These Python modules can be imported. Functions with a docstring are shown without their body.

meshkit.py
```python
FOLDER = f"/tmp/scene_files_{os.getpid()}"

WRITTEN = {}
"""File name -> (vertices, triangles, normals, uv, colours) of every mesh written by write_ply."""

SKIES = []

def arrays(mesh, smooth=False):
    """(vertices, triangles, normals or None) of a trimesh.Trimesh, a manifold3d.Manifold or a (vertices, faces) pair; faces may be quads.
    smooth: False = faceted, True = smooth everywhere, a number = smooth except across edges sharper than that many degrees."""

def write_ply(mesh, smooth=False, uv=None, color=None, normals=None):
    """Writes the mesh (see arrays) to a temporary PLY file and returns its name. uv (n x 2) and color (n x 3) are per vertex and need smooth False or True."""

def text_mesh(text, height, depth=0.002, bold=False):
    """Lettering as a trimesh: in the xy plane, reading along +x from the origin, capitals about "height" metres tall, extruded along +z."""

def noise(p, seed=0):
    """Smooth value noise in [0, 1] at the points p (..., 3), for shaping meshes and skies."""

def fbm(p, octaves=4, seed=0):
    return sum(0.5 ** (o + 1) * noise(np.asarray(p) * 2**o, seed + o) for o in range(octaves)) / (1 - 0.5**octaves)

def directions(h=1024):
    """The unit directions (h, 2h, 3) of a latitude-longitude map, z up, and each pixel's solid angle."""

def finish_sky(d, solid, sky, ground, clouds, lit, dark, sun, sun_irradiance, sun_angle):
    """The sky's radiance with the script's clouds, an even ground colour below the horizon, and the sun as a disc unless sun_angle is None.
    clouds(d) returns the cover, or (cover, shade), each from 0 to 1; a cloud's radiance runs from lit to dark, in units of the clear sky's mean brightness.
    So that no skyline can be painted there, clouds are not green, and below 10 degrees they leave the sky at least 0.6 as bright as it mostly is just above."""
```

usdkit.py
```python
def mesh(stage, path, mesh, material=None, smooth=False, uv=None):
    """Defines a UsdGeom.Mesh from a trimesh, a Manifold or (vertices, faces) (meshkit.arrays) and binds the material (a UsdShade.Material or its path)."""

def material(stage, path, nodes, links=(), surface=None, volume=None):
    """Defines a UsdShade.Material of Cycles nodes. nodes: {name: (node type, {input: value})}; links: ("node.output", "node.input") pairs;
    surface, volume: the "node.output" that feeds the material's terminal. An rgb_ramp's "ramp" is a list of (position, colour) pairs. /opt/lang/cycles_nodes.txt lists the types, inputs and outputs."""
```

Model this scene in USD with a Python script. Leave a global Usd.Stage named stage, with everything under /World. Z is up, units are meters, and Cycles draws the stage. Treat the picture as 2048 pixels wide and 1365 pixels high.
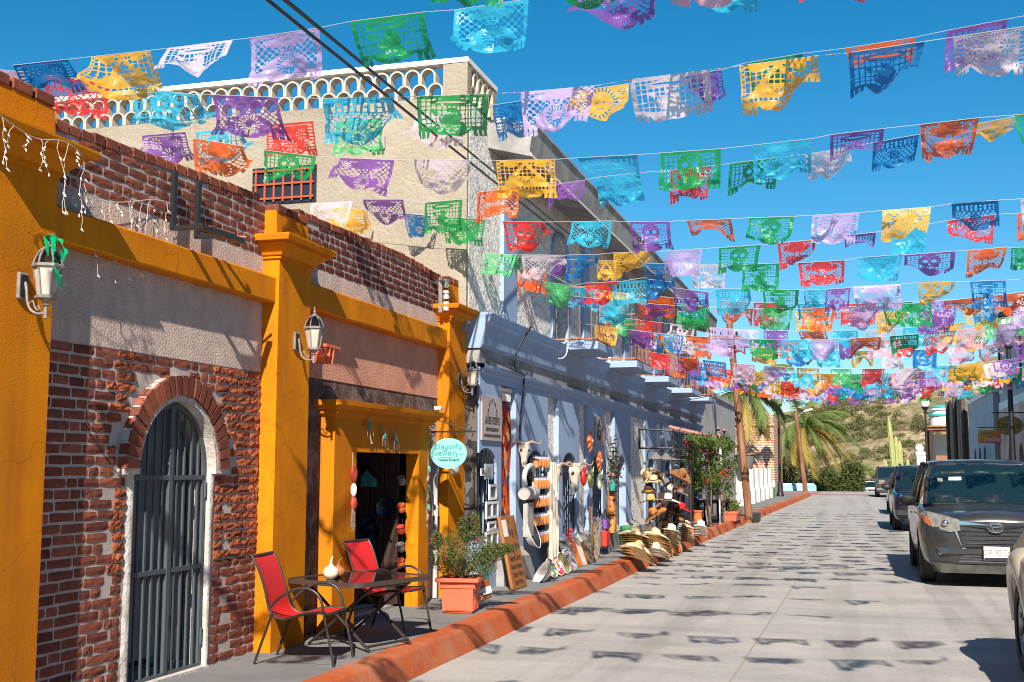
import math, random, numpy as np, trimesh, shapely, usdkit, meshkit
from shapely.geometry import Polygon, box as sbox, Point, LineString
from shapely.ops import unary_union
from shapely import affinity
from scipy import ndimage
from pxr import Usd, UsdGeom, UsdLux, UsdShade, Gf, Sdf, Vt
stage = Usd.Stage.CreateInMemory()
UsdGeom.SetStageUpAxis(stage, 'Z'); UsdGeom.SetStageMetersPerUnit(stage, 1.0)
UsdGeom.Xform.Define(stage, '/World'); UsdGeom.Scope.Define(stage, '/World/Looks')
rng = random.Random(7); nrg = np.random.default_rng(7)
PI = math.pi
# ---------------------------------------------------------------- camera
EYE = 1.62
cam = UsdGeom.Camera.Define(stage, '/World/camera')
cam.CreateHorizontalApertureAttr(36.0); cam.CreateVerticalApertureAttr(36.0 * 682 / 1024)
FPX = 2350.0
cam.CreateFocalLengthAttr(36.0 * FPX / 2048)
cam.CreateClippingRangeAttr((0.05, 5000))
def camera_axes():
    d = np.array([(1710 - 1024) / FPX, -(938 - 682.5) / FPX, -1.0]); d /= np.linalg.norm(d)
    s = 0.003
    u = np.array([s, 1, -(s * d[0] + d[1]) / d[2]]); u /= np.linalg.norm(u)
    return np.stack([np.cross(d, u), d, u], 1)         # columns: world x, y, z seen in the camera
RW = camera_axes()
M4 = np.eye(4); M4[:3, :3] = RW                          # row-vector convention: p_world = p_cam * M
M4[3, :3] = (0, 0, EYE)
cam.AddTransformOp().Set(Gf.Matrix4d(*M4.ravel().tolist()))
cam.CreateExposureAttr(1.0)
# ---------------------------------------------------------------- sun and sky
SUN_TO = np.array([0.25, -1.0, 0.75]); SUN_TO /= np.linalg.norm(SUN_TO)      # towards the sun
SUN_EL = math.asin(SUN_TO[2]); SUN_ROT = math.atan2(SUN_TO[0], SUN_TO[1])
sun = UsdLux.DistantLight.Define(stage, '/World/sun')
sun.CreateIntensityAttr(1.25); sun.CreateAngleAttr(0.53); sun.CreateNormalizeAttr(True); sun.CreateColorAttr(Gf.Vec3f(1.0, 0.93, 0.82))
zax = SUN_TO; xax = np.cross([0, 0, 1], zax); xax /= np.linalg.norm(xax); yax = np.cross(zax, xax)
MS = np.eye(4); MS[0, :3], MS[1, :3], MS[2, :3] = xax, yax, zax
sun.AddTransformOp().Set(Gf.Matrix4d(*MS.ravel().tolist()))
sky = UsdLux.DomeLight.Define(stage, '/World/sky'); sky.CreateIntensityAttr(1.0)
skym = usdkit.material(stage, '/World/Looks/sky_look', {
    'sky': ('sky_texture', {'sky_type': 'single_scattering', 'sun_disc': False, 'sun_elevation': SUN_EL, 'sun_rotation': SUN_ROT,
                            'altitude': 100.0, 'air_density': 1.0, 'aerosol_density': 0.05, 'ozone_density': 5.0}),
    'h': ('hsv', {'hue': 0.487, 'saturation': 1.33, 'value': 1.0, 'fac': 1.0}),
    'b': ('background_shader', {'strength': 0.062})}, [('sky.color', 'h.color'), ('h.color', 'b.color')], surface='b.background')
UsdShade.MaterialBindingAPI.Apply(sky.GetPrim()).Bind(skym)
sky.GetPrim().SetCustomDataByKey('kind', 'structure')
# ================================================================ helpers
_names = {}
def numbered(parent, name):
    k = (parent, name); n = _names.get(k, 0); _names[k] = n + 1
    return name if n == 0 else '%s_%03d' % (name, n)
class Node:
    def __init__(self, path, loc, rz=0.0): self.path, self.loc, self.rz = path, np.array(loc, float), rz
    @property
    def prim(self): return stage.GetPrimAtPath(self.path)
def tag(o, label=None, cat=None, group=None, kind=None):
    p = o.prim
    for k, v in (('label', label), ('category', cat), ('group', group), ('kind', kind)):
        if v: p.SetCustomDataByKey(k, v)
    return o
def place(node, loc, rz=0.0, scale=None, rot=None):
    x = UsdGeom.Xformable(node.prim); x.ClearXformOpOrder()
    if rot is not None:
        m = np.eye(4); m[:3, :3] = (np.asarray(rot) * (scale or 1.0)).T; m[3, :3] = loc
        a = node.prim.GetAttribute('xformOp:transform'); op = UsdGeom.XformOp(a) if a else x.AddTransformOp()
        op.Set(Gf.Matrix4d(*m.ravel().tolist())); x.SetXformOpOrder([op]); return
    t = node.prim.GetAttribute('xformOp:translate'); ops = [UsdGeom.XformOp(t) if t else x.AddTranslateOp()]
    ops[0].Set(Gf.Vec3d(*map(float, loc)))
    if rz:
        r = node.prim.GetAttribute('xformOp:rotateZ'); ops.append(UsdGeom.XformOp(r) if r else x.AddRotateZOp()); ops[-1].Set(float(math.degrees(rz)))
    if scale:
        s = node.prim.GetAttribute('xformOp:scale'); ops.append(UsdGeom.XformOp(s) if s else x.AddScaleOp()); ops[-1].Set(Gf.Vec3f(scale, scale, scale) if np.isscalar(scale) else Gf.Vec3f(*map(float, scale)))
    x.SetXformOpOrder(ops)
def thing(name, label, cat, loc=(0, 0, 0), rz=0.0, group=None, kind=None):
    path = '/World/' + numbered('/World', name); UsdGeom.Xform.Define(stage, path)
    n = Node(path, loc, rz); place(n, loc, rz); return tag(n, label, cat, group, kind)
def dup(src, loc, rz=0.0, label=None, group=None, scale=None, rot=None, cat=None):
    was = src.prim.GetCustomData(); base = src.prim.GetName()
    base = base[:-4] if base[-4:-3] == '_' and base[-3:].isdigit() else base
    path = '/World/' + numbered('/World', base); UsdGeom.Xform.Define(stage, path)
    n = Node(path, loc, rz); p = n.prim
    p.GetReferences().AddInternalReference(src.prim.GetPath()); p.SetInstanceable(True)
    place(n, loc, rz, scale, rot)
    return tag(n, label or was['label'], cat or was.get('category'), group or was.get('group'))
def rotm(axis, a): return trimesh.transformations.rotation_matrix(a, axis)[:3, :3]
class MB:
    def __init__(self): self.v, self.f, self.n = [], [], 0
    def add(self, v, f, R=None, t=None):
        v = np.asarray(v, float); f = np.asarray(f, int)
        if R is not None: v = v @ np.asarray(R).T
        if t is not None: v = v + np.asarray(t, float)
        if f.shape[1] == 4: f = np.vstack([f[:, [0, 1, 2]], f[:, [0, 2, 3]]])
        self.v.append(v); self.f.append(f + self.n); self.n += len(v); return self
    BF = np.array([[0, 3, 2, 1], [4, 5, 6, 7], [0, 1, 5, 4], [1, 2, 6, 5], [2, 3, 7, 6], [3, 0, 4, 7]])
    def box(self, x0, x1, y0, y1, z0, z1, R=None, t=None):
        v = np.array([[x0, y0, z0], [x1, y0, z0], [x1, y1, z0], [x0, y1, z0], [x0, y0, z1], [x1, y0, z1], [x1, y1, z1], [x0, y1, z1]], float)
        return self.add(v, self.BF, R, t)
    def cbox(self, x0, x1, y0, y1, z0, z1, c=0.01, R=None, t=None):   # chamfered box
        m = trimesh.convex.convex_hull(np.array([[x, y, z] for s in range(3) for x in ((x0, x1) if s == 0 else (x0 + c, x1 - c)) for y in ((y0, y1) if s == 1 else (y0 + c, y1 - c)) for z in ((z0, z1) if s == 2 else (z0 + c, z1 - c))]))
        return self.add(m.vertices, m.faces, R, t)
    def tube(self, pts, r, n=8, caps=True, closed=False):
        p = np.asarray(pts, float); r = np.broadcast_to(np.asarray(r, float), (len(p),))
        t = np.roll(p, -1, 0) - np.roll(p, 1, 0) if closed else np.gradient(p, axis=0)
        t /= np.linalg.norm(t, axis=1, keepdims=True) + 1e-12
        a = np.cross(t[0], [0, 0, 1.0] if abs(t[0][2]) < .9 else [1.0, 0, 0]); A = []
        for k in range(len(p)):
            a = a - t[k] * (a @ t[k]); a /= np.linalg.norm(a) + 1e-12; A.append(a)
        A = np.array(A); B = np.cross(t, A); g = np.arange(n) * 2 * PI / n
        v = p[:, None] + r[:, None, None] * (np.cos(g)[None, :, None] * A[:, None] + np.sin(g)[None, :, None] * B[:, None])
        m = len(p) if closed else len(p) - 1
        i, j = np.meshgrid(np.arange(m), np.arange(n), indexing='ij'); k = (i + 1) % len(p)
        q = np.stack([i * n + j, i * n + (j + 1) % n, k * n + (j + 1) % n, k * n + j], -1).reshape(-1, 4)
        f = np.vstack([q[:, [0, 1, 2]], q[:, [0, 2, 3]]])
        v = v.reshape(-1, 3)
        if caps and not closed:
            e = len(v); v = np.vstack([v, p[:1], p[-1:]]); o = (len(p) - 1) * n; J = np.arange(n)
            f = np.vstack([f, np.stack([np.full(n, e), (J + 1) % n, J], 1), np.stack([np.full(n, e + 1), o + J, o + (J + 1) % n], 1)])
        return self.add(v, f)
    def lathe(self, prof, n=16, t=(0, 0, 0), R=None, cap=True):
        p = np.asarray(prof, float); g = np.arange(n) * 2 * PI / n
        v = np.stack([p[:, :1] * np.cos(g), p[:, :1] * np.sin(g), np.repeat(p[:, 1:2], n, 1)], -1).reshape(-1, 3)
        i, j = np.meshgrid(np.arange(len(p) - 1), np.arange(n), indexing='ij')
        q = np.stack([i * n + j, i * n + (j + 1) % n, (i + 1) * n + (j + 1) % n, (i + 1) * n + j], -1).reshape(-1, 4)
        return self.add(v, q, R, t)
    def prism(self, poly, plane, a0, a1, R=None, t=None):     # shapely polygon extruded: 'yz' along x, 'xz' along y, 'xy' along z
        for g in getattr(poly, 'geoms', [poly]):
            if g.is_empty or g.area < 1e-9: continue
            m = trimesh.creation.extrude_polygon(g, a1 - a0, engine='earcut'); v = np.array(m.vertices); f = np.array(m.faces)
            if plane == 'yz': v = np.stack([v[:, 2] + a0, v[:, 0], v[:, 1]], 1)
            elif plane == 'xz': v = np.stack([v[:, 0], v[:, 2] + a0, v[:, 1]], 1); f = f[:, ::-1]
            else: v = v + [0, 0, a0]
            self.add(v, f, R, t)
        return self
    def grid(self, P, flip=False):                                # P (a, b, 3)
        a, b = P.shape[:2]; i, j = np.meshgrid(np.arange(a - 1), np.arange(b - 1), indexing='ij')
        q = np.stack([i * b + j, (i + 1) * b + j, (i + 1) * b + j + 1, i * b + j + 1], -1).reshape(-1, 4)
        return self.add(P.reshape(-1, 3), q[:, ::-1] if flip else q)
    def mould(self, x0, x1, y0, y1, prof):                        # prof [(overhang, z)...]: rings grown on +x and both y sides
        R = [np.array([[x0, y0 - e, z], [x1 + e, y0 - e, z], [x1 + e, y1 + e, z], [x0, y1 + e, z]]) for e, z in prof]
        v = np.vstack(R); k = len(prof); f = []
        for i in range(k - 1):
            for j in range(4): f.append([i * 4 + j, i * 4 + (j + 1) % 4, i * 4 + 4 + (j + 1) % 4, i * 4 + 4 + j])
        f += [[3, 2, 1, 0], [4 * k - 4, 4 * k - 3, 4 * k - 2, 4 * k - 1]]
        return self.add(v, f)
    def text(self, s, h, R, t, depth=0.002, bold=False, sx=1.0, center=True):
        m = meshkit.text_mesh(s, h, depth, bold); v = np.array(m.vertices)
        if center: v[:, 0] -= (v[:, 0].min() + v[:, 0].max()) / 2
        v[:, 0] *= sx
        return self.add(v, m.faces, R, t)
    def ball(self, c, r, sub=2, R=None):
        m = trimesh.creation.icosphere(sub); return self.add(m.vertices * np.asarray(r, float), m.faces, R, c)
    def arrays(self): return np.vstack(self.v), np.vstack(self.f)
    def build(self, name, mat, parent=None, smooth=False, world=False, kind=None, uv=None):
        return mesh_prim(name, *self.arrays(), mat, parent, smooth, world, kind)
def mesh_prim(name, v, f, mat, parent=None, smooth=False, world=False, kind=None):
    pp = parent.path if parent else '/World'; path = pp + '/' + numbered(pp, name)
    if parent is not None and world:
        v = v - parent.loc
        if parent.rz: v = v @ rotm([0, 0, 1], -parent.rz).T
    if smooth is not False:
        tm = trimesh.Trimesh(v, f, process=True) if smooth is not True else (v, f)
        v, f, n = meshkit.arrays(tm, smooth)
    else: n = None
    m = UsdGeom.Mesh.Define(stage, path)
    m.CreatePointsAttr(Vt.Vec3fArray.FromNumpy(np.ascontiguousarray(v, np.float32)))
    m.CreateFaceVertexCountsAttr(Vt.IntArray.FromNumpy(np.full(len(f), 3, np.int32)))
    m.CreateFaceVertexIndicesAttr(Vt.IntArray.FromNumpy(np.ascontiguousarray(f, np.int32).ravel()))
    m.CreateSubdivisionSchemeAttr('none')
    if n is not None:
        m.CreateNormalsAttr(Vt.Vec3fArray.FromNumpy(np.ascontiguousarray(n, np.float32))); m.SetNormalsInterpolation('vertex')
    UsdShade.MaterialBindingAPI.Apply(m.GetPrim()).Bind(mat)
    nd = Node(path, parent.loc if parent else (0, 0, 0), parent.rz if parent else 0.0)
    if kind: tag(nd, kind=kind)
    return nd
# ================================================================ materials
def mix3(a, b, t): return tuple(np.asarray(a) * (1 - t) + np.asarray(b) * t)
_mats = {}
def mat(name, col, rough=0.8, metal=0.0, spec=0.3, col2=None, scale=3.0, detail=6, bump=0.0, bscale=60.0, bdist=0.004, stain=None, sscale=0.7, obj=False, rnd=None, coat=0.0, island=False, lo=0.35, hi=0.65, emis=0.0, vscale=None, streak=None, crack=None):
    """One principled surface: colour mottled by noise between col and col2, larger stains, fine relief, and an even change of tone per object (rnd)."""
    if name in _mats: return _mats[name]
    N = {'p': ('principled_bsdf', {'roughness': rough, 'metallic': metal, 'specular_ior_level': spec, 'base_color': col, 'coat_weight': coat}), }
    L = []
    if obj: N['tc'] = ('texture_coordinate', {}); pos = 'tc.object'
    else: N['g'] = ('geometry', {}); pos = 'g.position'
    if vscale is not None:
        N['mp'] = ('mapping', {'scale': vscale}); L.append((pos, 'mp.vector')); pos = 'mp.vector'
    cur = None
    if col2 is not None:
        N['n'] = ('noise_texture', {'scale': scale, 'detail': float(detail), 'roughness': 0.6}); L.append((pos, 'n.vector'))
        N['r'] = ('rgb_ramp', {'ramp': [(lo, col), (hi, col2)]}); L += [('n.fac', 'r.fac')]; cur = 'r.color'
    if stain is not None:
        N['n2'] = ('noise_texture', {'scale': sscale, 'detail': 8.0, 'roughness': 0.65}); L.append((pos, 'n2.vector'))
        N['r2'] = ('rgb_ramp', {'ramp': [(0.45, (0, 0, 0)), (0.72, (1, 1, 1))]}); L.append(('n2.fac', 'r2.fac'))
        N['mx'] = ('mix', {'color1': col, 'color2': stain}); L.append(('r2.color', 'mx.fac'))
        if cur: L.append((cur, 'mx.color1'))
        cur = 'mx.color'
    if streak is not None:
        N['mps'] = ('mapping', {'scale': (5.0, 5.0, .35)}); N['n3'] = ('noise_texture', {'scale': 1.0, 'detail': 7.0, 'roughness': 0.7}); L += [('g.position' if not obj else 'tc.object', 'mps.vector'), ('mps.vector', 'n3.vector')]
        N['r3'] = ('rgb_ramp', {'ramp': [(0.5, (0, 0, 0)), (0.78, (.75, .75, .75))]}); L.append(('n3.fac', 'r3.fac')); N['mx3'] = ('mix', {'color1': col, 'color2': streak}); L.append(('r3.color', 'mx3.fac'))
        if cur: L.append((cur, 'mx3.color1'))
        cur = 'mx3.color'
    if crack is not None:
        N['nc'] = ('noise_texture', {'scale': 3.0, 'detail': 4.0}); N['vc'] = ('vector_math', {'math_type': 'multiply_add', 'vector2': (.5, .5, .5)}); N['vo'] = ('voronoi_texture', {'feature': 'distance_to_edge', 'scale': .8})
        L += [('g.position', 'nc.vector'), ('nc.color', 'vc.vector1'), ('g.position', 'vc.vector3'), ('vc.vector', 'vo.vector'), ('vo.distance', 'rc.fac')]
        N['rc'] = ('rgb_ramp', {'ramp': [(0, (.55, .55, .55)), (.0035, (.9, .9, .9)), (.006, (1, 1, 1))]}); N['mc'] = ('mix', {'mix_type': 'multiply', 'fac': crack, 'color1': col}); L.append(('rc.color', 'mc.color2'))
        if cur: L.append((cur, 'mc.color1'))
        cur = 'mc.color'
    if rnd is not None:
        if island: N['oi'] = ('geometry', {}); src = 'oi.random_per_island'
        else: N['oi'] = ('object_info', {}); src = 'oi.random'
        N['rr'] = ('rgb_ramp', {'ramp': rnd}); L.append((src, 'rr.fac'))
        N['mm'] = ('mix', {'mix_type': 'multiply', 'fac': 1.0, 'color1': col}); L.append(('rr.color', 'mm.color2'))
        if cur: L.append((cur, 'mm.color1'))
        cur = 'mm.color'
    if cur: L.append((cur, 'p.base_color'))
    if bump:
        N['bn'] = ('noise_texture', {'scale': bscale, 'detail': 4.0, 'roughness': 0.6}); L.append((pos, 'bn.vector'))
        N['bp'] = ('bump', {'strength': bump, 'distance': bdist}); L += [('bn.fac', 'bp.height'), ('bp.normal', 'p.normal')]
    m = usdkit.material(stage, '/World/Looks/' + name, N, L, surface='p.BSDF'); _mats[name] = m; return m
def glass_mat(name, tint, gl=(1, 1, 1), rough=0.03, ior=1.5):
    if name in _mats: return _mats[name]
    m = usdkit.material(stage, '/World/Looks/' + name, {'t': ('transparent_bsdf', {'color': tint}), 'g': ('glossy_bsdf', {'color': gl, 'roughness': rough}),
        'f': ('fresnel', {'IOR': ior}), 'm': ('mix_closure', {})}, [('f.fac', 'm.fac'), ('t.BSDF', 'm.closure1'), ('g.BSDF', 'm.closure2')], surface='m.closure')
    _mats[name] = m; return m
def leaf_mat(name, c1, c2, trans=0.4, island=True, rough=0.55):
    if name in _mats: return _mats[name]
    N = {'oi': ('geometry', {}), 'r': ('rgb_ramp', {'ramp': [(0, c1), (1, c2)]}), 'p': ('principled_bsdf', {'roughness': rough, 'specular_ior_level': 0.25}),
         't': ('translucent_bsdf', {}), 'm': ('mix_closure', {'fac': trans})}
    m = usdkit.material(stage, '/World/Looks/' + name, N, [('oi.random_per_island', 'r.fac'), ('r.color', 'p.base_color'), ('r.color', 't.color'), ('p.BSDF', 'm.closure1'), ('t.BSDF', 'm.closure2')], surface='m.closure')
    _mats[name] = m; return m
# ================================================================ ground, road, pavements, hill
KY = np.array([-12, 20, 27, 34, 44, 58, 72.]); KX = np.array([-3.31, -3.31, -3.24, -3.15, -2.98, -2.76, -2.54])
kx = lambda y: np.interp(y, KY, KX)
def ground_z(y): return np.interp(y, [88, 96, 110, 130, 150], [0, -0.15, -1.2, -2.8, -3.2])
m_ground = mat('dry_earth', (0.30, 0.23, 0.17), .95, col2=(0.22, 0.18, 0.12), scale=.4, bump=.3, bscale=8)
b = MB()
ys = np.r_[np.array([-60, -30, 0, 40, 80]), np.arange(88, 152, 3), np.array([200, 400, 900, 2200])]
xs = np.array([-2000, -300, -80, -30, -10, -3, 0, 3, 10, 30, 80, 300, 2000.])
P = np.array([[[x, y, ground_z(y) - .03] for x in xs] for y in ys]); b.grid(P, flip=True)
tag(b.build('ground', m_ground), kind='structure')
# road: pale stamped concrete
def road_material():
    N = {'g': ('geometry', {}), 'n': ('noise_texture', {'scale': 1.2, 'detail': 9.0, 'roughness': .65}), 'r': ('rgb_ramp', {'ramp': [(.3, (.298, .277, .256)), (.7, (.372, .348, .325))]}),
         'n3': ('noise_texture', {'scale': .35, 'detail': 5.0, 'distortion': 1.0}), 'r3': ('rgb_ramp', {'ramp': [(.35, (.84, .84, .85)), (.65, (1.04, 1.02, 1.0))]}),
         'mx': ('mix', {'mix_type': 'multiply', 'fac': 1.0}), 'mx4': ('mix', {'mix_type': 'multiply', 'fac': 1.0}), 'mp5': ('mapping', {'scale': (1.5, .05, 1.0)}), 'n5': ('noise_texture', {'scale': 1.0, 'detail': 6.0, 'roughness': .6}), 'r5': ('rgb_ramp', {'ramp': [(.38, (.80, .79, .78)), (.5, (1, 1, 1)), (.68, (1.05, 1.04, 1.03))]}),
         'ns': ('noise_texture', {'scale': 2.5, 'detail': 3.0}), 'ad': ('vector_math', {'math_type': 'multiply_add', 'vector2': (.12, .12, .12)}),
         'v': ('voronoi_texture', {'feature': 'distance_to_edge', 'scale': 5.5}), 'vr': ('rgb_ramp', {'ramp': [(0, (0, 0, 0)), (.05, (1, 1, 1))]}),
         'vm': ('rgb_ramp', {'ramp': [(0, (.93, .925, .92)), (.03, (1, 1, 1))]}), 'mx2': ('mix', {'mix_type': 'multiply', 'fac': 1.0}),
         'n4': ('noise_texture', {'scale': 90., 'detail': 3.0}), 'hm': ('math', {'math_type': 'multiply_add', 'value2': .35}),
         'bp': ('bump', {'strength': .28, 'distance': .010}), 'mp': ('mapping', {'scale': (1.0, 3.0, 1.0)}),
         'p': ('principled_bsdf', {'roughness': .72, 'specular_ior_level': .35})}
    L = [('g.position', 'n.vector'), ('n.fac', 'r.fac'), ('g.position', 'mp.vector'), ('mp.vector', 'n3.vector'), ('n3.fac', 'r3.fac'), ('r.color', 'mx4.color1'), ('g.position', 'mp5.vector'), ('mp5.vector', 'n5.vector'), ('n5.fac', 'r5.fac'), ('r5.color', 'mx4.color2'), ('mx4.color', 'mx.color1'), ('r3.color', 'mx.color2'),
         ('g.position', 'ns.vector'), ('ns.color', 'ad.vector1'), ('g.position', 'ad.vector3'), ('ad.vector', 'v.vector'), ('v.distance', 'vr.fac'), ('v.distance', 'vm.fac'),
         ('mx.color', 'mx2.color1'), ('vm.color', 'mx2.color2'), ('mx2.color', 'p.base_color'), ('g.position', 'n4.vector'), ('n4.fac', 'hm.value1'), ('vr.color', 'hm.value3'),
         ('hm.value', 'bp.height'), ('bp.normal', 'p.normal')]
    return usdkit.material(stage, '/World/Looks/road_concrete', N, L, surface='p.BSDF')
m_road = road_material()
b = MB(); yy = np.r_[np.arange(-12, 80, 2.0), 84.0, 88.0]
b.grid(np.array([[[x0 if k else kx(y) - .06, y, 0.0] for k, x0 in enumerate((0, 3.35))] for y in yy]), flip=True)
tag(b.build('road', m_road), kind='structure')
b = MB(); yj = np.arange(-8, 76, 2.0)                                  # the long sawn joint
b.grid(np.array([[[x + .012 * (y - 8), y, .004] for x in (-.985, -.965)] for y in yj]), flip=True)
tag(b.build('road_joint', mat('joint', (.27, .235, .20), .9)), kind='structure')
m_pink = mat('pink_pavers', (.36, .17, .14), .9, col2=(.28, .14, .12), scale=3)
b = MB(); b.grid(np.array([[[x, y, .004] for x in (-14, -2.5, 8)] for y in (75.5, 79)]), flip=True); b.grid(np.array([[[x, y, .006] for x in (-14, -4, -2.3)] for y in (79.02, 88)]), flip=True)
tag(b.build('crosswalk', m_pink), kind='structure')
# kerb, painted terracotta, face leaning back
m_kerb = mat('kerb_paint', (.40, .088, .027), .8, spec=.2, col2=(.32, .066, .02), scale=2.2, stain=(.36, .15, .08), sscale=1.6, bump=.5, bscale=26, bdist=.012)
prof = [(0.0, -.03), (-.012, .02), (-.075, .165), (-.085, .185), (-.105, .198), (-.27, .2), (-.27, .1)]
yk = np.arange(-10, 72.01, .22); zn = meshkit.fbm(np.stack([yk * 1.3, yk * 0, yk * 0], 1), 3) - .5
b = MB(); G = np.array([[[kx(y) + px - .0 + .022 * zn[i] * (k in (1, 2, 3)), y, pz + .014 * zn[(i * 7) % len(yk)] * (k in (3, 4)) - (.02 if (27 < y < 45 and int(y / .22) % 9 == 0 and 1 <= k <= 4) else 0)] for k, (px, pz) in enumerate(prof)] for i, y in enumerate(yk)])
b.grid(G, flip=False); tag(b.build('kerb', m_kerb, smooth=50), kind='structure')
m_pave = mat('pavement_concrete', (.195, .19, .185), .9, col2=(.15, .147, .147), scale=1.5, stain=(.12, .112, .11), sscale=1.1, bump=.35, bscale=40, bdist=.006)
b = MB(); yp = np.arange(-10, 72.01, 1.0)
b.grid(np.array([[[x if k == 0 else kx(y) - .26, y, .196] for k, x in enumerate((-9.5, 0))] for y in yp]), flip=True)
tag(b.build('pavement', m_pave), kind='structure')
b = MB()
for y in (3.2, 5.6, 8.0, 10.4, 12.8, 15.5, 18.2, 21, 24, 27, 30, 34, 38, 42, 46, 50, 55, 60, 65): b.grid(np.array([[[x, y + d, .2] for x in (-4.5, kx(y) - .275)] for d in (0, .012)]))
tag(b.build('pavement_joint', mat('joint2', (.22, .20, .18), .9)), kind='structure')
b = MB(); b.box(3.35, 3.5, -10, 80, -.05, .17); tag(b.build('kerb', m_kerb), kind='structure')
b = MB(); b.box(3.5, 9.5, -10, 80, -.05, .165); tag(b.build('pavement', m_pave), kind='structure')
# hill
def hill_h(x, y):
    crest = np.interp(x, [-90, -45, -29, -17, -9, -5, 2, 10, 30, 60, 120], [-4, 0, 4.5, 10.0, 13.6, 14.6, 16.6, 19.0, 21.5, 21, 14])
    t = np.clip((y - 125) / 105, 0, 1); up = t ** 1.15 * (1.25 - .25 * t)
    back = np.clip((y - 245) / 120, 0, 1)
    n = meshkit.fbm(np.stack([x * .06, y * .06, x * 0], -1), 4) - .5; n2 = meshkit.fbm(np.stack([x * .35, y * .35, x * 0 + 9], -1), 3) - .5
    return -3.4 + (crest + 3.4) * up * (1 - back) + (n * 5 * t + n2 * 1.2 * np.minimum(t * 4, 1)) * (1 - back)
X, Y = np.meshgrid(np.linspace(-110, 130, 150), np.linspace(124, 370, 130), indexing='ij')
def hill_material():
    N = {'g': ('geometry', {}), 'n': ('noise_texture', {'scale': .12, 'detail': 9.0, 'roughness': .7}), 'r': ('rgb_ramp', {'ramp': [(.36, (.15, .135, .065)), (.47, (.24, .195, .11)), (.56, (.38, .285, .19)), (.68, (.46, .32, .23))]}),
         'n2': ('noise_texture', {'scale': 1.3, 'detail': 6.0}), 'r2': ('rgb_ramp', {'ramp': [(.35, (.62, .66, .55)), (.65, (1.15, 1.1, 1.05))]}), 'm': ('mix', {'mix_type': 'multiply', 'fac': 1.0}),
         'bp': ('bump', {'strength': .8, 'distance': .6}), 'p': ('principled_bsdf', {'roughness': .95, 'specular_ior_level': .1})}
    return usdkit.material(stage, '/World/Looks/hill_scrub', N, [('g.position', 'n.vector'), ('n.fac', 'r.fac'), ('g.position', 'n2.vector'), ('n2.fac', 'r2.fac'), ('r.color', 'm.color1'), ('r2.color', 'm.color2'),
        ('m.color', 'p.base_color'), ('n2.fac', 'bp.height'), ('bp.normal', 'p.normal')], surface='p.BSDF')
b = MB(); b.grid(np.stack([X, Y, hill_h(X, Y)], -1)); tag(b.build('hill', hill_material(), smooth=True), kind='structure')
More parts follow.
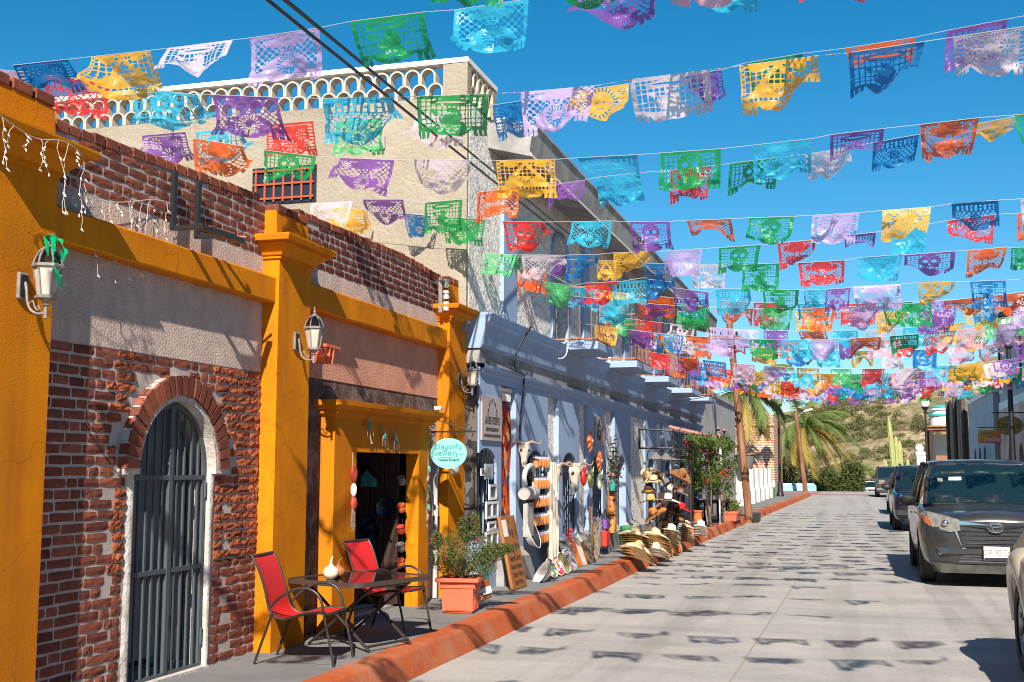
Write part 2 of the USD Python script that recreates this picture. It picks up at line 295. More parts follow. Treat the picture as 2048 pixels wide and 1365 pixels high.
# ================================================================ the ochre and brick shop building
PX, WX = -4.36, -4.50                      # street face of the pillars, of the wall
m_ochre = mat('ochre_paint', (.60, .20, .004), .8, spec=.08, col2=(.48, .145, .005), scale=2.2, stain=(.46, .14, .008), sscale=.9, streak=(.34, .105, .014), crack=.7, bump=.55, bscale=95, bdist=.006)
m_mortar = mat('mortar', (.45, .38, .345), .95, col2=(.33, .275, .25), scale=9, bump=.5, bscale=70, bdist=.005)
m_brick = mat('red_brick', (.215, .072, .046), .95, spec=.06, col2=(.15, .048, .034), scale=22, bump=.5, bscale=120, bdist=.005, rnd=[(0, (.62, .62, .68)), (.3, (.9, .9, .9)), (.75, (1.1, 1.05, 1)), (1, (1.45, 1.35, 1.2))])
m_brick_i = mat('red_brick_joined', (.215, .072, .046), .95, spec=.06, col2=(.15, .048, .034), scale=22, bump=.5, bscale=120, bdist=.005, island=True, rnd=[(0, (.62, .62, .68)), (.3, (.9, .9, .9)), (.75, (1.1, 1.05, 1)), (1, (1.45, 1.35, 1.2))])
m_rough = mat('eroded_brick', (.36, .105, .048), .95, spec=.1, col2=(.22, .06, .032), scale=30, bump=1.0, bscale=75, bdist=.02, rnd=[(0, (.7, .7, .7)), (1, (1.25, 1.2, 1.1))])
m_stucco = mat('rough_stucco', (.58, .45, .38), .95, spec=.1, col2=(.46, .35, .30), scale=6, streak=(.36, .28, .25), bump=1.0, bscale=62, bdist=.02)
m_salmon = mat('salmon_stucco', (.60, .30, .205), .95, spec=.1, col2=(.50, .24, .165), scale=5, bump=1.0, bscale=62, bdist=.02)
m_plaster = mat('white_plaster', (.54, .49, .45), .9, col2=(.36, .32, .29), scale=7, bump=.8, bscale=30, bdist=.015)
m_grime = mat('grimy_masonry', (.10, .062, .05), .95, col2=(.045, .03, .028), scale=8, stain=(.24, .19, .16), sscale=7, bump=1, bscale=40, bdist=.02)
m_iron = mat('painted_iron', (.06, .074, .082), .5, spec=.4)
m_black = mat('black_metal', (.012, .012, .013), .42, spec=.5)
oc = thing('brick_building', 'low ochre building with exposed red brick, three pillars and an arched gated doorway', 'building', (WX, 9, 0))
HW = lambda mb, name, m, parent=oc, **k: mb.build(name, m, parent, world=True, **k)
ARY, ARZ, ARR = 7.165, 1.60, 0.46
def arch_poly(r, y=ARY, z=ARZ, z0=.19, n=40):
    a = np.linspace(0, PI, n); return Polygon([(y + r, z0)] + [(y + r * math.cos(t), z + r * math.sin(t)) for t in a] + [(y - r, z0)])
wall = sbox(3.6, .1, 13.05, 3.66).difference(arch_poly(ARR + .015)).difference(sbox(9.94, .1, 11.55, 1.76))
main = HW(MB().prism(wall, 'yz', -4.95, -4.5035), 'brick_wall', m_mortar)
b = MB(); b.box(-9.4, -4.96, 3.6, 13.05, 3.2, 3.3); b.box(-9.4, -9.2, 3.6, 13.05, .1, 3.3); HW(b, 'roof', m_grime)
# pillars, each with its capital and attic block
CAP = [(.0, 3.27), (.02, 3.275), (.02, 3.295), (.035, 3.30), (.045, 3.32), (.085, 3.355), (.10, 3.375), (.115, 3.38), (.115, 3.395), (.15, 3.40), (.16, 3.435), (.16, 3.45), (.0, 3.458)]
for k, (y0, y1, ztop) in enumerate([(5.06, 5.63, 3.70), (8.36, 8.93, 3.67), (12.48, 13.08, 3.74)]):
    p = HW(MB().box(-4.9, PX, y0, y1, .15, 3.275), 'pillar', m_ochre)
    HW(MB().mould(-4.9, PX, y0, y1, CAP), 'capital', m_ochre, p)
    b = MB(); v = np.array([[-4.9, y0, 3.45], [-4.385, y0, 3.45], [-4.385, y1, 3.45], [-4.9, y1, 3.45], [-4.9, y0, ztop], [-4.40, y0, ztop], [-4.40, y1, ztop - .02], [-4.9, y1, ztop - .02]]); b.add(v, MB.BF)
    HW(b, 'attic_block', m_ochre, p)
    for j in range(3): HW(MB().cbox(-4.62 + .0, -4.39, y0 + .01 + j * (y1 - y0) / 3, y0 + (j + 1) * (y1 - y0) / 3 - .012, ztop - .012, ztop + .055, .008), 'coping_brick', m_brick, p)
# beams, stucco panels and strips
for k, (y0, y1, z0, z1) in enumerate([(5.632, 8.358, 2.92, 3.125), (8.932, 12.478, 2.955, 3.175)]):
    b = MB(); n = 12; yy_ = np.linspace(y0, y1, n); wv = [.006 * (rng.random() - .5) for _ in yy_]
    G = np.array([[[-4.6, y, z0], [-4.395, y, z0 + w], [-4.388, y, z0 + .012 + w], [-4.388, y, z1 - .012 + w], [-4.40, y, z1 + w], [-4.6, y, z1 + w]] for y, w in zip(yy_, wv)]); b.grid(G, flip=True)
    HW(b, 'beam', m_ochre)
HW(MB().box(-4.6, -4.502, 5.632, 8.358, 3.13, 3.295), 'stucco_strip', m_stucco); HW(MB().box(-4.6, -4.502, 8.932, 12.478, 3.18, 3.355), 'stucco_strip', m_stucco)
HW(MB().box(-4.6, -4.498, 5.632, 8.358, 2.365, 2.918), 'stucco_panel', m_stucco); HW(MB().box(-4.6, -4.495, 8.932, 12.478, 2.395, 2.952), 'stucco_panel', m_salmon)
HW(MB().box(-4.6, -4.50, 8.932, 9.49, .19, 2.39), 'grimy_panel', m_grime); HW(MB().box(-4.6, -4.502, 9.49, 12.478, 2.13, 2.392), 'grimy_panel', m_grime)
# bricks: each its own piece
def brick_mesh(y0, y1, z0, z1, xf, rough, r):
    ny, nz = (4, 3) if rough else (3, 2)
    ys_ = np.linspace(y0, y1, ny + 1); zs_ = np.linspace(z0, z1, nz + 1); a = .010 if rough else .0028
    F = np.zeros((ny + 1, nz + 1, 3))
    for i in range(ny + 1):
        for j in range(nz + 1):
            edge = (i in (0, ny)) + (j in (0, nz))
            F[i, j] = (xf + a * (r.random() - .5) * 1.6 - (.0025 if edge == 1 else .006 if edge == 2 else 0) * (1.8 if rough else 1), ys_[i] + (r.random() - .5) * (.010 if rough else .005), zs_[j] + (r.random() - .5) * (.009 if rough else .004))
    B = F.copy(); B[..., 0] = -4.53; mb = MB(); mb.grid(F)
    ring = [(i, 0) for i in range(ny + 1)] + [(ny, j) for j in range(1, nz + 1)] + [(i, nz) for i in range(ny - 1, -1, -1)] + [(0, j) for j in range(nz - 1, 0, -1)]
    v = np.array([F[p] for p in ring] + [B[p] for p in ring]); m = len(ring)
    return mb.add(v, [[k, m + k, m + (k + 1) % m, (k + 1) % m] for k in range(m)])
rb = random.Random(3)
def courses(y0, y1, z0, z1, pitch, skip, joint=.017):
    out = []; z = z0; row = 0
    while z + pitch * .8 <= z1:
        y = y0 - rb.random() * .12
        while y < y1 - .02:
            L = rb.choice([.215, .225, .21, .235, .205, .11, .105, .15]); a, e = max(y, y0 + .003), min(y + L, y1 - .003)
            if e - a > .045:
                jz = (rb.random() - .5) * .006
                if not skip(a, e, z): out.append((a + joint / 2, e - joint / 2, z + joint / 2 + jz, z + pitch - joint / 2 + jz * .5))
            y += L
        z += pitch; row += 1
    return out
def skip_main(a, e, z):
    zc = z + .034
    if zc < ARZ - .02: return e > ARY - .60 and a < ARY + .59
    for yv in (a, e, (a + e) / 2):
        if math.hypot(yv - ARY, zc - ARZ) < .665: return True
    return False
main_list = courses(5.632, 8.358, .205, 2.36, .0675, skip_main)
# bricks narrowed to the door's edge
z = .205
while z < 1.55:
    for a, e in ((ARY - .69 + rb.random() * .03, ARY - .575 + rb.random() * .015), (ARY + .545, ARY + .64 + rb.random() * .03)):
        main_list.append((a, e, z + .007, z + .06))
    z += .0675
for a, e, z0, z1 in main_list:
    rough = (e > 7.78 or (6.35 < a < 6.5)) and z0 > .95
    HW(brick_mesh(a, e, z0, z1, WX + (.012 if rough else .004), rough, rb), 'brick', m_rough if rough else m_brick, main)
def top_z(y): return np.interp(y, [5.6, 6.5, 7.4, 8.5, 9.4, 11.3, 12.7], [3.66, 3.70, 3.74, 3.80, 3.81, 3.85, 3.80])
par = HW(MB().prism(Polygon([(5.2, 3.29), (13.0, 3.29)] + [(y, top_z(y) - .06) for y in (13.0, 12.7, 11.3, 9.4, 8.5, 7.4, 6.5, 5.6, 5.2)]), 'yz', -4.75, -4.5032), 'parapet', m_mortar)
over = lambda a, e, z: z + .066 > top_z((a + e) / 2) - .045
pl = courses(5.62, 8.38, 3.297, 3.84, .0685, over, .019) + courses(8.91, 12.50, 3.357, 3.90, .0685, over, .019)
budget = 300 - len(main_list); rest = MB()
pl.sort(key=lambda q: q[0])
for i, (a, e, z0, z1) in enumerate(pl):
    mb = brick_mesh(a, e, z0, z1, WX + .004, False, rb)
    if i < 90: HW(mb, 'brick', m_brick, par)
    else: rest.add(*mb.arrays())
HW(rest, 'bricks_beyond', m_brick_i, par, kind='stuff')
y = 5.64                                                            # coping of bricks on edge
while y < 12.46:
    w = .105 + rb.random() * .03
    if not (8.30 < y + w and y < 8.94):
        t = top_z(y); z0 = t - .062
        HW(MB().cbox(-4.74, -4.499 + rb.random() * .010, y, y + w, z0, t + rb.random() * .010, .006), 'coping_brick', m_brick, par)
    y += w + .012 + (rb.random() < .12) * .012
# the arch over the door
arch = HW(MB().prism(arch_poly(.648).difference(arch_poly(ARR + .012)).intersection(sbox(5, ARZ - .03, 9, 3)), 'yz', -4.6, -4.452), 'door_arch', m_plaster)
nv = 23
for k in range(nv):
    a0, a1 = (k + .09) * PI / nv, (k + .91 - .04 * rb.random()) * PI / nv; r0, r1 = ARR + .045 + rb.random() * .01, .645 + rb.random() * .012
    q = Polygon([(ARY + r * math.cos(a), ARZ + r * math.sin(a)) for r, a in ((r0, a0), (r1, a0), (r1, a1), (r0, a1))])
    HW(MB().prism(q, 'yz', -4.58, -4.438 + rb.random() * .010), 'arch_brick', m_brick, arch)
for s in (-1, 1):
    zz = np.linspace(.19, 1.57, 22); b = MB(); G = []
    for i, zt in enumerate(zz):
        jag = .014 * (rb.random() - .5) + (.02 if i > 17 and s > 0 else 0) - (.045 if s > 0 else .02)
        G.append([[-4.95, ARY + s * (ARR + .012), zt], [-4.495, ARY + s * (ARR + .012), zt], [-4.488, ARY + s * (ARR + .03), zt], [-4.490 + jag * .1, ARY + s * (ARR + .085 + jag), zt], [-4.52, ARY + s * (ARR + .125 + jag), zt]])
    b.grid(np.array(G), flip=s < 0); HW(b, 'door_jamb', m_plaster, smooth=40)
b = MB(); r0 = ARR + .012
aa = np.linspace(0, PI, 28); b.grid(np.array([[[x, ARY + r0 * math.cos(t), ARZ + r0 * math.sin(t)] for x in (-4.95, -4.455)] for t in aa]), flip=False); HW(b, 'arch_soffit', m_plaster, smooth=True)
# grey double leaf behind an iron gate
m_door = mat('grey_door_paint', (.13, .155, .175), .55, col2=(.095, .115, .135), scale=4, spec=.4)
arch_in = arch_poly(ARR - .005, z0=.21)
leafL = arch_in.intersection(sbox(6, .1, ARY + .06, 3)).difference(sbox(6.2, .1, 8, .33)); leafR = arch_in.intersection(sbox(ARY + .17, .1, 8.4, 3))
b = MB().prism(leafL, 'yz', -4.68, -4.65)
b.prism(arch_in.difference(arch_poly(ARR - .05, z0=.26)), 'yz', -4.65, -4.635); HW(b, 'door_leaf', m_door)
HW(MB().prism(leafR, 'yz', -4.69, -4.66), 'door_leaf', m_door)
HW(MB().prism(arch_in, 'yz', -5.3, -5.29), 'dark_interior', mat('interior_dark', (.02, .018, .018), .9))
gate = HW(MB().prism(arch_in.difference(arch_poly(ARR - .04, z0=.235)), 'yz', -4.548, -4.523), 'iron_gate', m_iron)
for y in np.linspace(ARY - .36, ARY + .36, 9):
    if abs(y - ARY) < .03: continue
    zt = ARZ + math.sqrt(max((ARR - .03) ** 2 - (y - ARY) ** 2, 0)) - .0
    HW(MB().box(-4.543, -4.529, y - .008, y + .008, .235, zt), 'gate_bar', m_iron, gate)
HW(MB().box(-4.551, -4.519, ARY - .022, ARY + .022, .235, ARZ + ARR - .02), 'gate_stile', m_iron, gate)
for zt in (1.545, .915): HW(MB().box(-4.547, -4.523, ARY - ARR + .03, ARY + ARR - .03, zt - .016, zt + .016), 'gate_rail', m_iron, gate)
for zt in (1.46, .42): HW(MB().tube([(-4.522, ARY + ARR - .015, zt - .06), (-4.522, ARY + ARR - .015, zt + .06)], .011), 'gate_hinge', m_iron, gate)
HW(MB().box(-4.95, -4.47, 6.68, 7.65, .15, .213), 'door_step', m_plaster)
# shop doorway surround
P0, P1, O0, O1 = 9.46, 11.85, 9.94, 11.55
HW(MB().box(-4.95, PX, P0, O0, .15, 2.12), 'portal_pier', m_ochre); HW(MB().box(-4.95, PX, O1, P1, .15, 2.12), 'portal_pier', m_ochre)
HW(MB().box(-4.95, PX - .003, O0, O1, 1.76, 2.12), 'portal_lintel', m_ochre)
HW(MB().mould(-4.6, PX, P0, P1, [(.0, 2.06), (.045, 2.09), (.05, 2.12), (.075, 2.125), (.10, 2.15), (.12, 2.16), (.125, 2.205), (0, 2.21)]), 'portal_cornice', m_ochre)
m_wood = mat('dark_plank', (.052, .024, .016), .7, col2=(.028, .014, .011), scale=5, vscale=(20, 20, 2), bump=.4, bscale=20)
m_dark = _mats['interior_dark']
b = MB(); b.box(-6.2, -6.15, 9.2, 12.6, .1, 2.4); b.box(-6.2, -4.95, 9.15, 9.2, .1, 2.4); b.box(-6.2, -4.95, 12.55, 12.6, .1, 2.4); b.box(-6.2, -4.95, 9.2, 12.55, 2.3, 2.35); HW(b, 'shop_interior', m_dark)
for k in range(6): HW(MB().cbox(-5.55 + k * .165, -5.55 + k * .165 + .158, 11.50, 11.54, .215, 1.755, .006), 'door_plank', m_wood)
HW(MB().box(-4.95, -4.62, 9.945, 11.545, .15, .21), 'threshold', m_plaster)
# ================================================================ the blue two-storey building
BX = -4.20; BY0, BY1 = 13.10, 33.95
m_blue = mat('blue_paint', (.275, .365, .515), .78, spec=.15, col2=(.23, .31, .45), scale=1.5, stain=(.30, .36, .46), sscale=1.2, streak=(.19, .265, .40), crack=.4, bump=.3, bscale=60, bdist=.006)
m_pebble = mat('pebble_dash', (.86, .82, .76), .95, spec=.1, col2=(.50, .46, .42), scale=15, detail=3, bump=1.0, bscale=22, bdist=.045)
m_cream = mat('cream_stucco', (.335, .29, .226), .95, spec=.1, col2=(.29, .245, .185), scale=3, stain=(.25, .21, .165), sscale=.9, streak=(.24, .205, .165), crack=.5, bump=1.0, bscale=20, bdist=.02)
m_concrete = mat('raw_concrete', (.33, .315, .30), .95, col2=(.24, .23, .22), scale=3, stain=(.17, .16, .155), sscale=1.5, bump=.5, bscale=30, bdist=.008)
m_white = mat('white_paint', (.72, .70, .66), .7, col2=(.60, .58, .54), scale=3, bump=.2)
m_tile = mat('clay_tile', (.52, .445, .36), .9, col2=(.44, .36, .28), scale=8, bump=.4, bscale=40)
m_rust = mat('rusty_iron', (.24, .085, .04), .8, col2=(.36, .17, .10), scale=14)
bb = thing('blue_building', 'two storey blue and cream building with balconies and a tile balustrade', 'building', (BX, BY0, 0))
B_ = lambda mb, name, m, parent=bb, **k: mb.build(name, m, parent, world=True, **k)
STRIPS = [(14.0, 14.65), (16.3, 16.95), (18.32, 18.98), (20.4, 21.2), (22.8, 24.45), (25.95, 26.95), (28.35, 29.2), (30.7, 31.7), (33.3, 33.9)]
ARCHES = [(13.38, .42, .78), (15.62, .45, .62), (17.63, .45, .62), (19.7, .42, .78), (21.85, .40, .19), (25.2, .42, .5), (27.6, .42, .5), (29.95, .42, .5), (32.5, .42, .5)]
def seg_arch(c, hw, z0, zs=1.62, rise=.235, n=14):
    a = np.linspace(0, PI, n); return Polygon([(c + hw, z0)] + [(c + hw * math.cos(t), zs + rise * math.sin(t)) for t in a] + [(c - hw, z0)])
wp = sbox(BY0, .15, BY1, 2.80)
for a, e in STRIPS: wp = wp.difference(sbox(a, .45, e, 2.645))
for c, hw, z0 in ARCHES: wp = wp.difference(seg_arch(c, hw, z0))
gw = B_(MB().prism(wp, 'yz', -4.44, BX), 'street_wall', m_blue)
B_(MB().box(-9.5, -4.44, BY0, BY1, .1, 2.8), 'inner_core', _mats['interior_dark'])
for a, e in STRIPS: B_(MB().box(-4.43, BX - (.075 if a != 22.8 else .03), a, e, .45, 2.645), 'stucco_strip', m_pebble, gw)
b = MB()
for y0, y1 in [(13.9, 15.1), (16.15, 17.1), (18.15, 19.2), (20.2, 21.4), (22.3, 24.7)]:
    b = MB(); b.mould(-4.3, BX, y0, y1, [(.10, .19), (.10, .50), (.0, .60)]); B_(b, 'plinth', m_concrete)
m_doorb = mat('brown_door', (.085, .03, .02), .6, col2=(.055, .02, .014), scale=6, vscale=(8, 8, 1))
for k, (c, hw, z0) in enumerate(ARCHES):
    if k == 4: B_(MB().prism(seg_arch(c, hw - .01, .19), 'yz', -4.36, -4.33), 'arched_door', m_doorb, gw)
    else:
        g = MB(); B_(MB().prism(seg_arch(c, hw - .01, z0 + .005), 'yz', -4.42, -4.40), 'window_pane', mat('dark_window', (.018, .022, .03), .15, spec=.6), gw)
        for y in np.linspace(c - hw + .05, c + hw - .05, 8 if k in (1, 2) else 6):
            zt = 1.62 + .235 * math.sqrt(max(1 - ((y - c) / hw) ** 2, 0)) - .02
            if k >= 5: zt = 1.80 + .1 * ((int(y * 10)) % 2)
            g.tube([(BX - .03, y, z0 + .03), (BX - .03, y, zt)], .009, 6)
        for zt in (z0 + .06, 1.2, 1.56): g.tube([(BX - .03, c - hw, zt), (BX - .03, c + hw, zt)], .009, 6)
        B_(g, 'window_grille', m_black, gw)
# string course, concrete frieze, big cornice
b = MB(); pr = [(0, 2.72), (.03, 2.735), (.035, 2.78), (.06, 2.80), (.065, 2.835), (.02, 2.85), (0, 2.85)]
b.grid(np.array([[[BX + e, y, z] for e, z in pr] for y in (BY0, BY1)]), flip=False); B_(b, 'string_course', m_blue)
B_(MB().box(-4.5, BX - .002, BY0, BY1, 2.85, 3.04), 'frieze', m_concrete)
b = MB(); pr = [(-.002, 3.02), (.03, 3.03), (.034, 3.055), (.048, 3.06), (.055, 3.12), (.07, 3.21), (.10, 3.30), (.125, 3.335), (.13, 3.36), (.15, 3.41), (.155, 3.43), (.12, 3.44), (-.1, 3.45)]
yc = np.arange(BY0 - .02, BY1 + .01, .4); b.grid(np.array([[[BX + e + (.006 * (rng.random() - .5) if i > 8 else 0), y, z + (.012 * (rng.random() - .5) if i > 10 else 0)] for i, (e, z) in enumerate(pr)] for y in yc]), flip=False)
poly = [(BX + e, z) for e, z in pr] + [(-4.5, 3.45), (-4.5, 3.02)]
b.prism(Polygon(poly), 'xz', BY0 - .03, BY0 - .021); b.prism(Polygon(poly), 'xz', BY1 + .001, BY1 + .01)
B_(b, 'cornice', m_blue, smooth=12)
# upper storey
UX = -4.30
BAL = [(16.85, 18.1), (20.1, 21.7), (23.7, 25.3), (27.3, 28.9), (30.6, 32.1)]
up = sbox(12.96, 3.30, BY1, 5.95)
for y0, y1 in BAL: up = up.difference(seg_arch((y0 + y1) / 2 - .05, .46, 3.46, 4.75, .40))
uw = B_(MB().prism(up, 'yz', -4.56, UX), 'upper_wall', m_pebble)
b = MB(); b.box(-12.6, -4.56, 12.9, 13.1, 0, 6.03); sw = B_(b, 'side_wall', m_cream)
B_(MB().box(-4.565, UX - .004, 12.885, 12.955, 3.2, 6.03), 'corner_quoin', m_cream, uw)
b = MB(); b.box(-12.6, -4.57, 13.1, BY1, 5.8, 5.9); b.box(-12.6, -12.4, 13.1, BY1, 0, 5.8); b.box(-12.4, -4.57, BY1 - .2, BY1, 0, 5.8); B_(b, 'roof_slab', m_concrete)
for y0, y1 in [(14.25, 14.85), (18.9, 19.35), (22.5, 22.95), (26.1, 26.55), (29.6, 30.05)]:
    B_(MB().mould(-4.4, UX + .05, y0, y1, [(0, 3.45), (0, 5.15), (.02, 5.16), (.02, 5.22), (.05, 5.27), (.055, 5.33), (.0, 5.34), (0, 5.44)]), 'pilaster', m_blue, uw)
B_(MB().mould(-4.4, UX + .06, 14.2, 14.9, [(0, 5.9), (0, 6.06), (.03, 6.07), (.03, 6.12), (0, 6.125)]), 'pilaster_cap', m_white, uw)
# eave with a deep fascia
eav = [(UX, 5.60), (-3.78, 5.46), (-3.74, 5.46), (-3.735, 5.50), (-3.76, 5.51), (-3.72, 5.86), (-3.70, 5.865), (-3.70, 5.895), (-4.6, 5.93)]
b = MB().prism(Polygon(eav + [(-4.6, 5.7)]), 'xz', 13.7, BY1 + .1); B_(b, 'eave', m_concrete)
B_(MB().box(-3.745, -3.729, 13.69, BY1 + .11, 5.452, 5.478), 'eave_strip', m_white)
m_dkdoor = mat('dark_shutter', (.03, .036, .05), .5)
for k, (y0, y1) in enumerate(BAL):
    c = (y0 + y1) / 2 - .05
    B_(MB().prism(seg_arch(c, .45, 3.47, 4.75, .39), 'yz', -4.55, -4.53), 'balcony_door', m_dkdoor, uw)
    fr = MB(); fr.box(UX, UX + .035, c - .56, c - .46, 3.46, 4.8); fr.box(UX, UX + .035, c + .46, c + .56, 3.46, 4.8)
    fr.prism(seg_arch(c, .56, 4.8, 4.8, .46).difference(seg_arch(c, .46, 4.7, 4.79, .38)), 'yz', UX, UX + .035)
    B_(fr, 'door_surround', m_blue, uw)
    sl = B_(MB().mould(-4.4, -3.58, y0, y1, [(-.03, 3.355), (0, 3.365), (.0, 3.465), (-.004, 3.475)]), 'balcony_slab', m_blue)
    rl = MB(); z0, z1 = 3.49, 4.30; x1 = -3.63
    for z in (z0 + .03, z1): rl.tube([(UX, y0 + .06, z), (x1, y0 + .06, z), (x1, y1 - .06, z), (UX, y1 - .06, z)], .014, 6)
    B_(rl, 'balcony_rail', m_rust, sl)
    for y in np.linspace(y0 + .1, y1 - .1, 11): B_(MB().tube([(x1, y, z0 - .02), (x1 + .012, y, 3.75), (x1, y, z1)], .006, 5), 'baluster', m_rust, sl)
    for x in np.linspace(UX + .08, x1 - .06, 4): B_(MB().tube([(x, y0 + .06, z0 - .02), (x, y0 + .06, z1)], .006, 5), 'baluster', m_rust, sl)
# balustrade of half-round clay tiles on the parapet
def u_tile(c, z, r=.098, t=.020, h=.185):
    a = np.linspace(0, PI, 11); zs = z + h - r
    o = [(c + r, z)] + [(c + r * math.cos(k), zs + r * math.sin(k)) for k in a] + [(c - r, z)]
    i_ = [(c - (r - t), z)] + [(c - (r - t) * math.cos(k), zs + (r - t) * math.sin(k)) for k in a] + [(c + r - t, z)]
    return Polygon(o + i_)
bal = B_(MB().box(-12.6, -4.30, 12.89, 13.06, 6.44, 6.50), 'balustrade_cap', m_white)
B_(MB().box(-4.46, -4.30, 13.06, 14.1, 6.44, 6.50), 'balustrade_cap', m_white)
B_(MB().box(-4.62, -4.31, 12.90, 13.05, 6.03, 6.44), 'balustrade_pier', m_cream); B_(MB().box(-4.45, -4.31, 13.94, 14.08, 6.03, 6.44), 'balustrade_pier', m_cream)
for row in (0, 1):
    x = -4.62 - .10 - row * .098
    while x > -10.6:
        B_(MB().prism(u_tile(x, 6.035 + row * .188), 'xz', 12.905, 13.045), 'curved_tile', m_tile, bal); x -= .2
    y = 13.155 + row * .098
    while y < 13.9:
        B_(MB().prism(u_tile(y, 6.035 + row * .188), 'yz', -4.45, -4.315), 'curved_tile', m_tile, bal); y += .2
b = MB()                                                              # side window with an orange grille
b.box(-7.12, -6.25, 12.88, 12.915, 4.86, 5.32); win = B_(b, 'side_window', mat('dark_window', (.018, .022, .03), .15))
m_ogr = mat('orange_iron', (.34, .065, .025), .6); g = MB()
for x in np.linspace(-7.06, -6.31, 7): g.box(x - .012, x + .012, 12.855, 12.875, 4.88, 5.30)
for z in (4.92, 5.1, 5.27): g.box(-7.1, -6.27, 12.85, 12.87, z - .012, z + .012)
B_(g, 'window_grille', m_ogr, win)
B_(MB().tube([(-8.3, 12.86, 3.2), (-8.3, 12.86, 6.0)], .035, 8), 'drain_pipe', m_concrete); B_(MB().box(-5.55, -5.35, 12.87, 12.905, 5.45, 5.6), 'vent', m_concrete)
for x, z in ((-9.2, 5.6), (-5.9, 4.6), (-7.6, 5.75)): B_(MB().tube([(x, 12.95, z), (x, 12.80, z - .02)], .03, 8), 'spout', m_concrete)
# ---------------------------------------------------------------- plain grey building past it
m_grey = mat('grey_render', (.40, .385, .37), .9, col2=(.34, .33, .315), scale=1, stain=(.28, .27, .26), sscale=.8, bump=.2)
gb = thing('grey_building', 'plain single storey grey rendered building beyond the blue building', 'building', (-4.4, 34, 0))
b = MB(); b.box(-10, -4.40, 34.1, 46, .1, 3.95); b.build('wall', m_grey, gb, world=True)
b = MB(); b.box(-10, -4.34, 34.06, 46.04, 3.95, 4.08); b.build('parapet_cap', m_grey, gb, world=True)
MB().box(-4.42, -4.385, 37.2, 38.2, .2, 2.3).build('door', m_doorb, gb, world=True)
# ================================================================ right side of the street
m_salm2 = mat('salmon_paint', (.66, .45, .35), .85, col2=(.45, .28, .21), scale=1, bump=.2)
m_greyw = mat('grey_wall_paint', (.37, .36, .365), .9, col2=(.31, .30, .305), scale=1, bump=.2)
m_pole0 = mat('brown_post', (.12, .075, .05), .85, col2=(.07, .045, .03), scale=4)
m_thatch = mat('woven_palm', (.26, .205, .16), .95, col2=(.09, .07, .055), scale=22, vscale=(1, 1, 3), bump=1, bscale=60, bdist=.02)
m_board = mat('weathered_board', (.33, .15, .075), .8, col2=(.20, .085, .045), scale=4, vscale=(3, 3, .6))
m_teal = mat('teal_plastic', (.05, .36, .37), .45)
RX = 4.75
rb1 = thing('salmon_building', 'two storey salmon building with dark eaves at the right edge of the street', 'building', (RX, 30, 0))
wp = sbox(-12, .1, 43, 3.6)
for c in np.arange(-9, 43, 2.6): wp = wp.difference(seg_arch(c, .5, .2, 1.9, .5))
def rbuild(mb, n, m, p=rb1, **k): return mb.build(n, m, p, world=True, **k)
rw = rbuild(MB().prism(wp, 'yz', RX, RX + .35), 'wall', m_salm2)
rbuild(MB().box(RX + .35, RX + .4, -12, 43, .1, 3.6), 'inner_wall', _mats['interior_dark'])
rbuild(MB().box(RX, 11, -12, 43, 3.6, 3.85), 'floor_band', m_white)
up = sbox(27, 3.85, 43, 6.3)
for c in np.arange(29.5, 43, 2.6): up = up.difference(sbox(c - .4, 4.3, c + .4, 5.7))
rbuild(MB().prism(up, 'yz', RX + .05, RX + .3), 'upper_wall', m_greyw)
for c in np.arange(29.5, 43, 2.6):
    w = rbuild(MB().box(RX + .22, RX + .24, c - .4, c + .4, 4.3, 5.7), 'window', mat('dark_window', (.018, .022, .03), .15))
    f = MB(); f.box(RX + .03, RX + .09, c - .47, c - .4, 4.23, 5.77); f.box(RX + .03, RX + .09, c + .4, c + .47, 4.23, 5.77); f.box(RX + .03, RX + .09, c - .47, c + .47, 5.77, 5.84); f.box(RX + .03, RX + .12, c - .5, c + .5, 4.15, 4.23)
    rbuild(f, 'window_frame', m_white, w)
b = MB().box(RX + .35, 11, 42.7, 43, .1, 6.3); b.box(RX + .35, 11, 27, 27.3, 3.85, 6.3); rbuild(b, 'end_wall', m_salm2)
b = MB().prism(Polygon([(RX - .35, 6.25), (RX - .3, 6.2), (7.9, 7.6), (11.3, 6.2), (11.3, 6.3), (7.9, 7.75)]), 'xz', 26.7, 43.4); rbuild(b, 'roof', mat('brown_roof', (.14, .07, .05), .9, col2=(.10, .05, .04), scale=6))
gw2 = thing('arched_building', 'low grey building with three small arched niches behind the yellow sign', 'building', (RX, 48, 0))
wp = sbox(43.2, .1, 52.5, 4.25)
for c in (46.5, 48.3, 50.1): wp = wp.difference(seg_arch(c, .42, .9, 2.0, .45))
rbuild(MB().prism(wp, 'yz', RX - .15, RX + .2), 'wall', m_greyw, gw2); rbuild(MB().box(RX + .2, 10, 43.2, 52.5, .1, 4.2), 'core', m_greyw, gw2)
for c in (46.5, 48.3, 50.1): rbuild(MB().prism(seg_arch(c, .40, .92, 2.0, .43), 'yz', RX + .1, RX + .13), 'niche', _mats['dark_window'], gw2)
rbuild(MB().box(RX - .22, 10.05, 43.15, 52.55, 4.25, 4.4), 'parapet_cap', m_white, gw2)
pw = thing('woven_wall', 'dark woven palm wall hung on posts beside the grey arched building', 'shade wall', (RX - .1, 56, 0))
for k in range(9): rbuild(MB().box(RX - .22 - .02 * (k % 2), RX - .12, 53.0 + k * .95, 53.93 + k * .95, .15, 4.75 + .12 * ((k * 7) % 3)), 'palm_panel', m_thatch, pw)
for y in (53, 57.3, 61.6): rbuild(MB().tube([(RX - .3, y, .1), (RX - .3, y, 4.9)], .09), 'post', m_pole0, pw)
wt = thing('water_tower', 'timber stand carrying white and teal water tanks beyond the woven palm wall', 'water tank', (5, 70, 0))
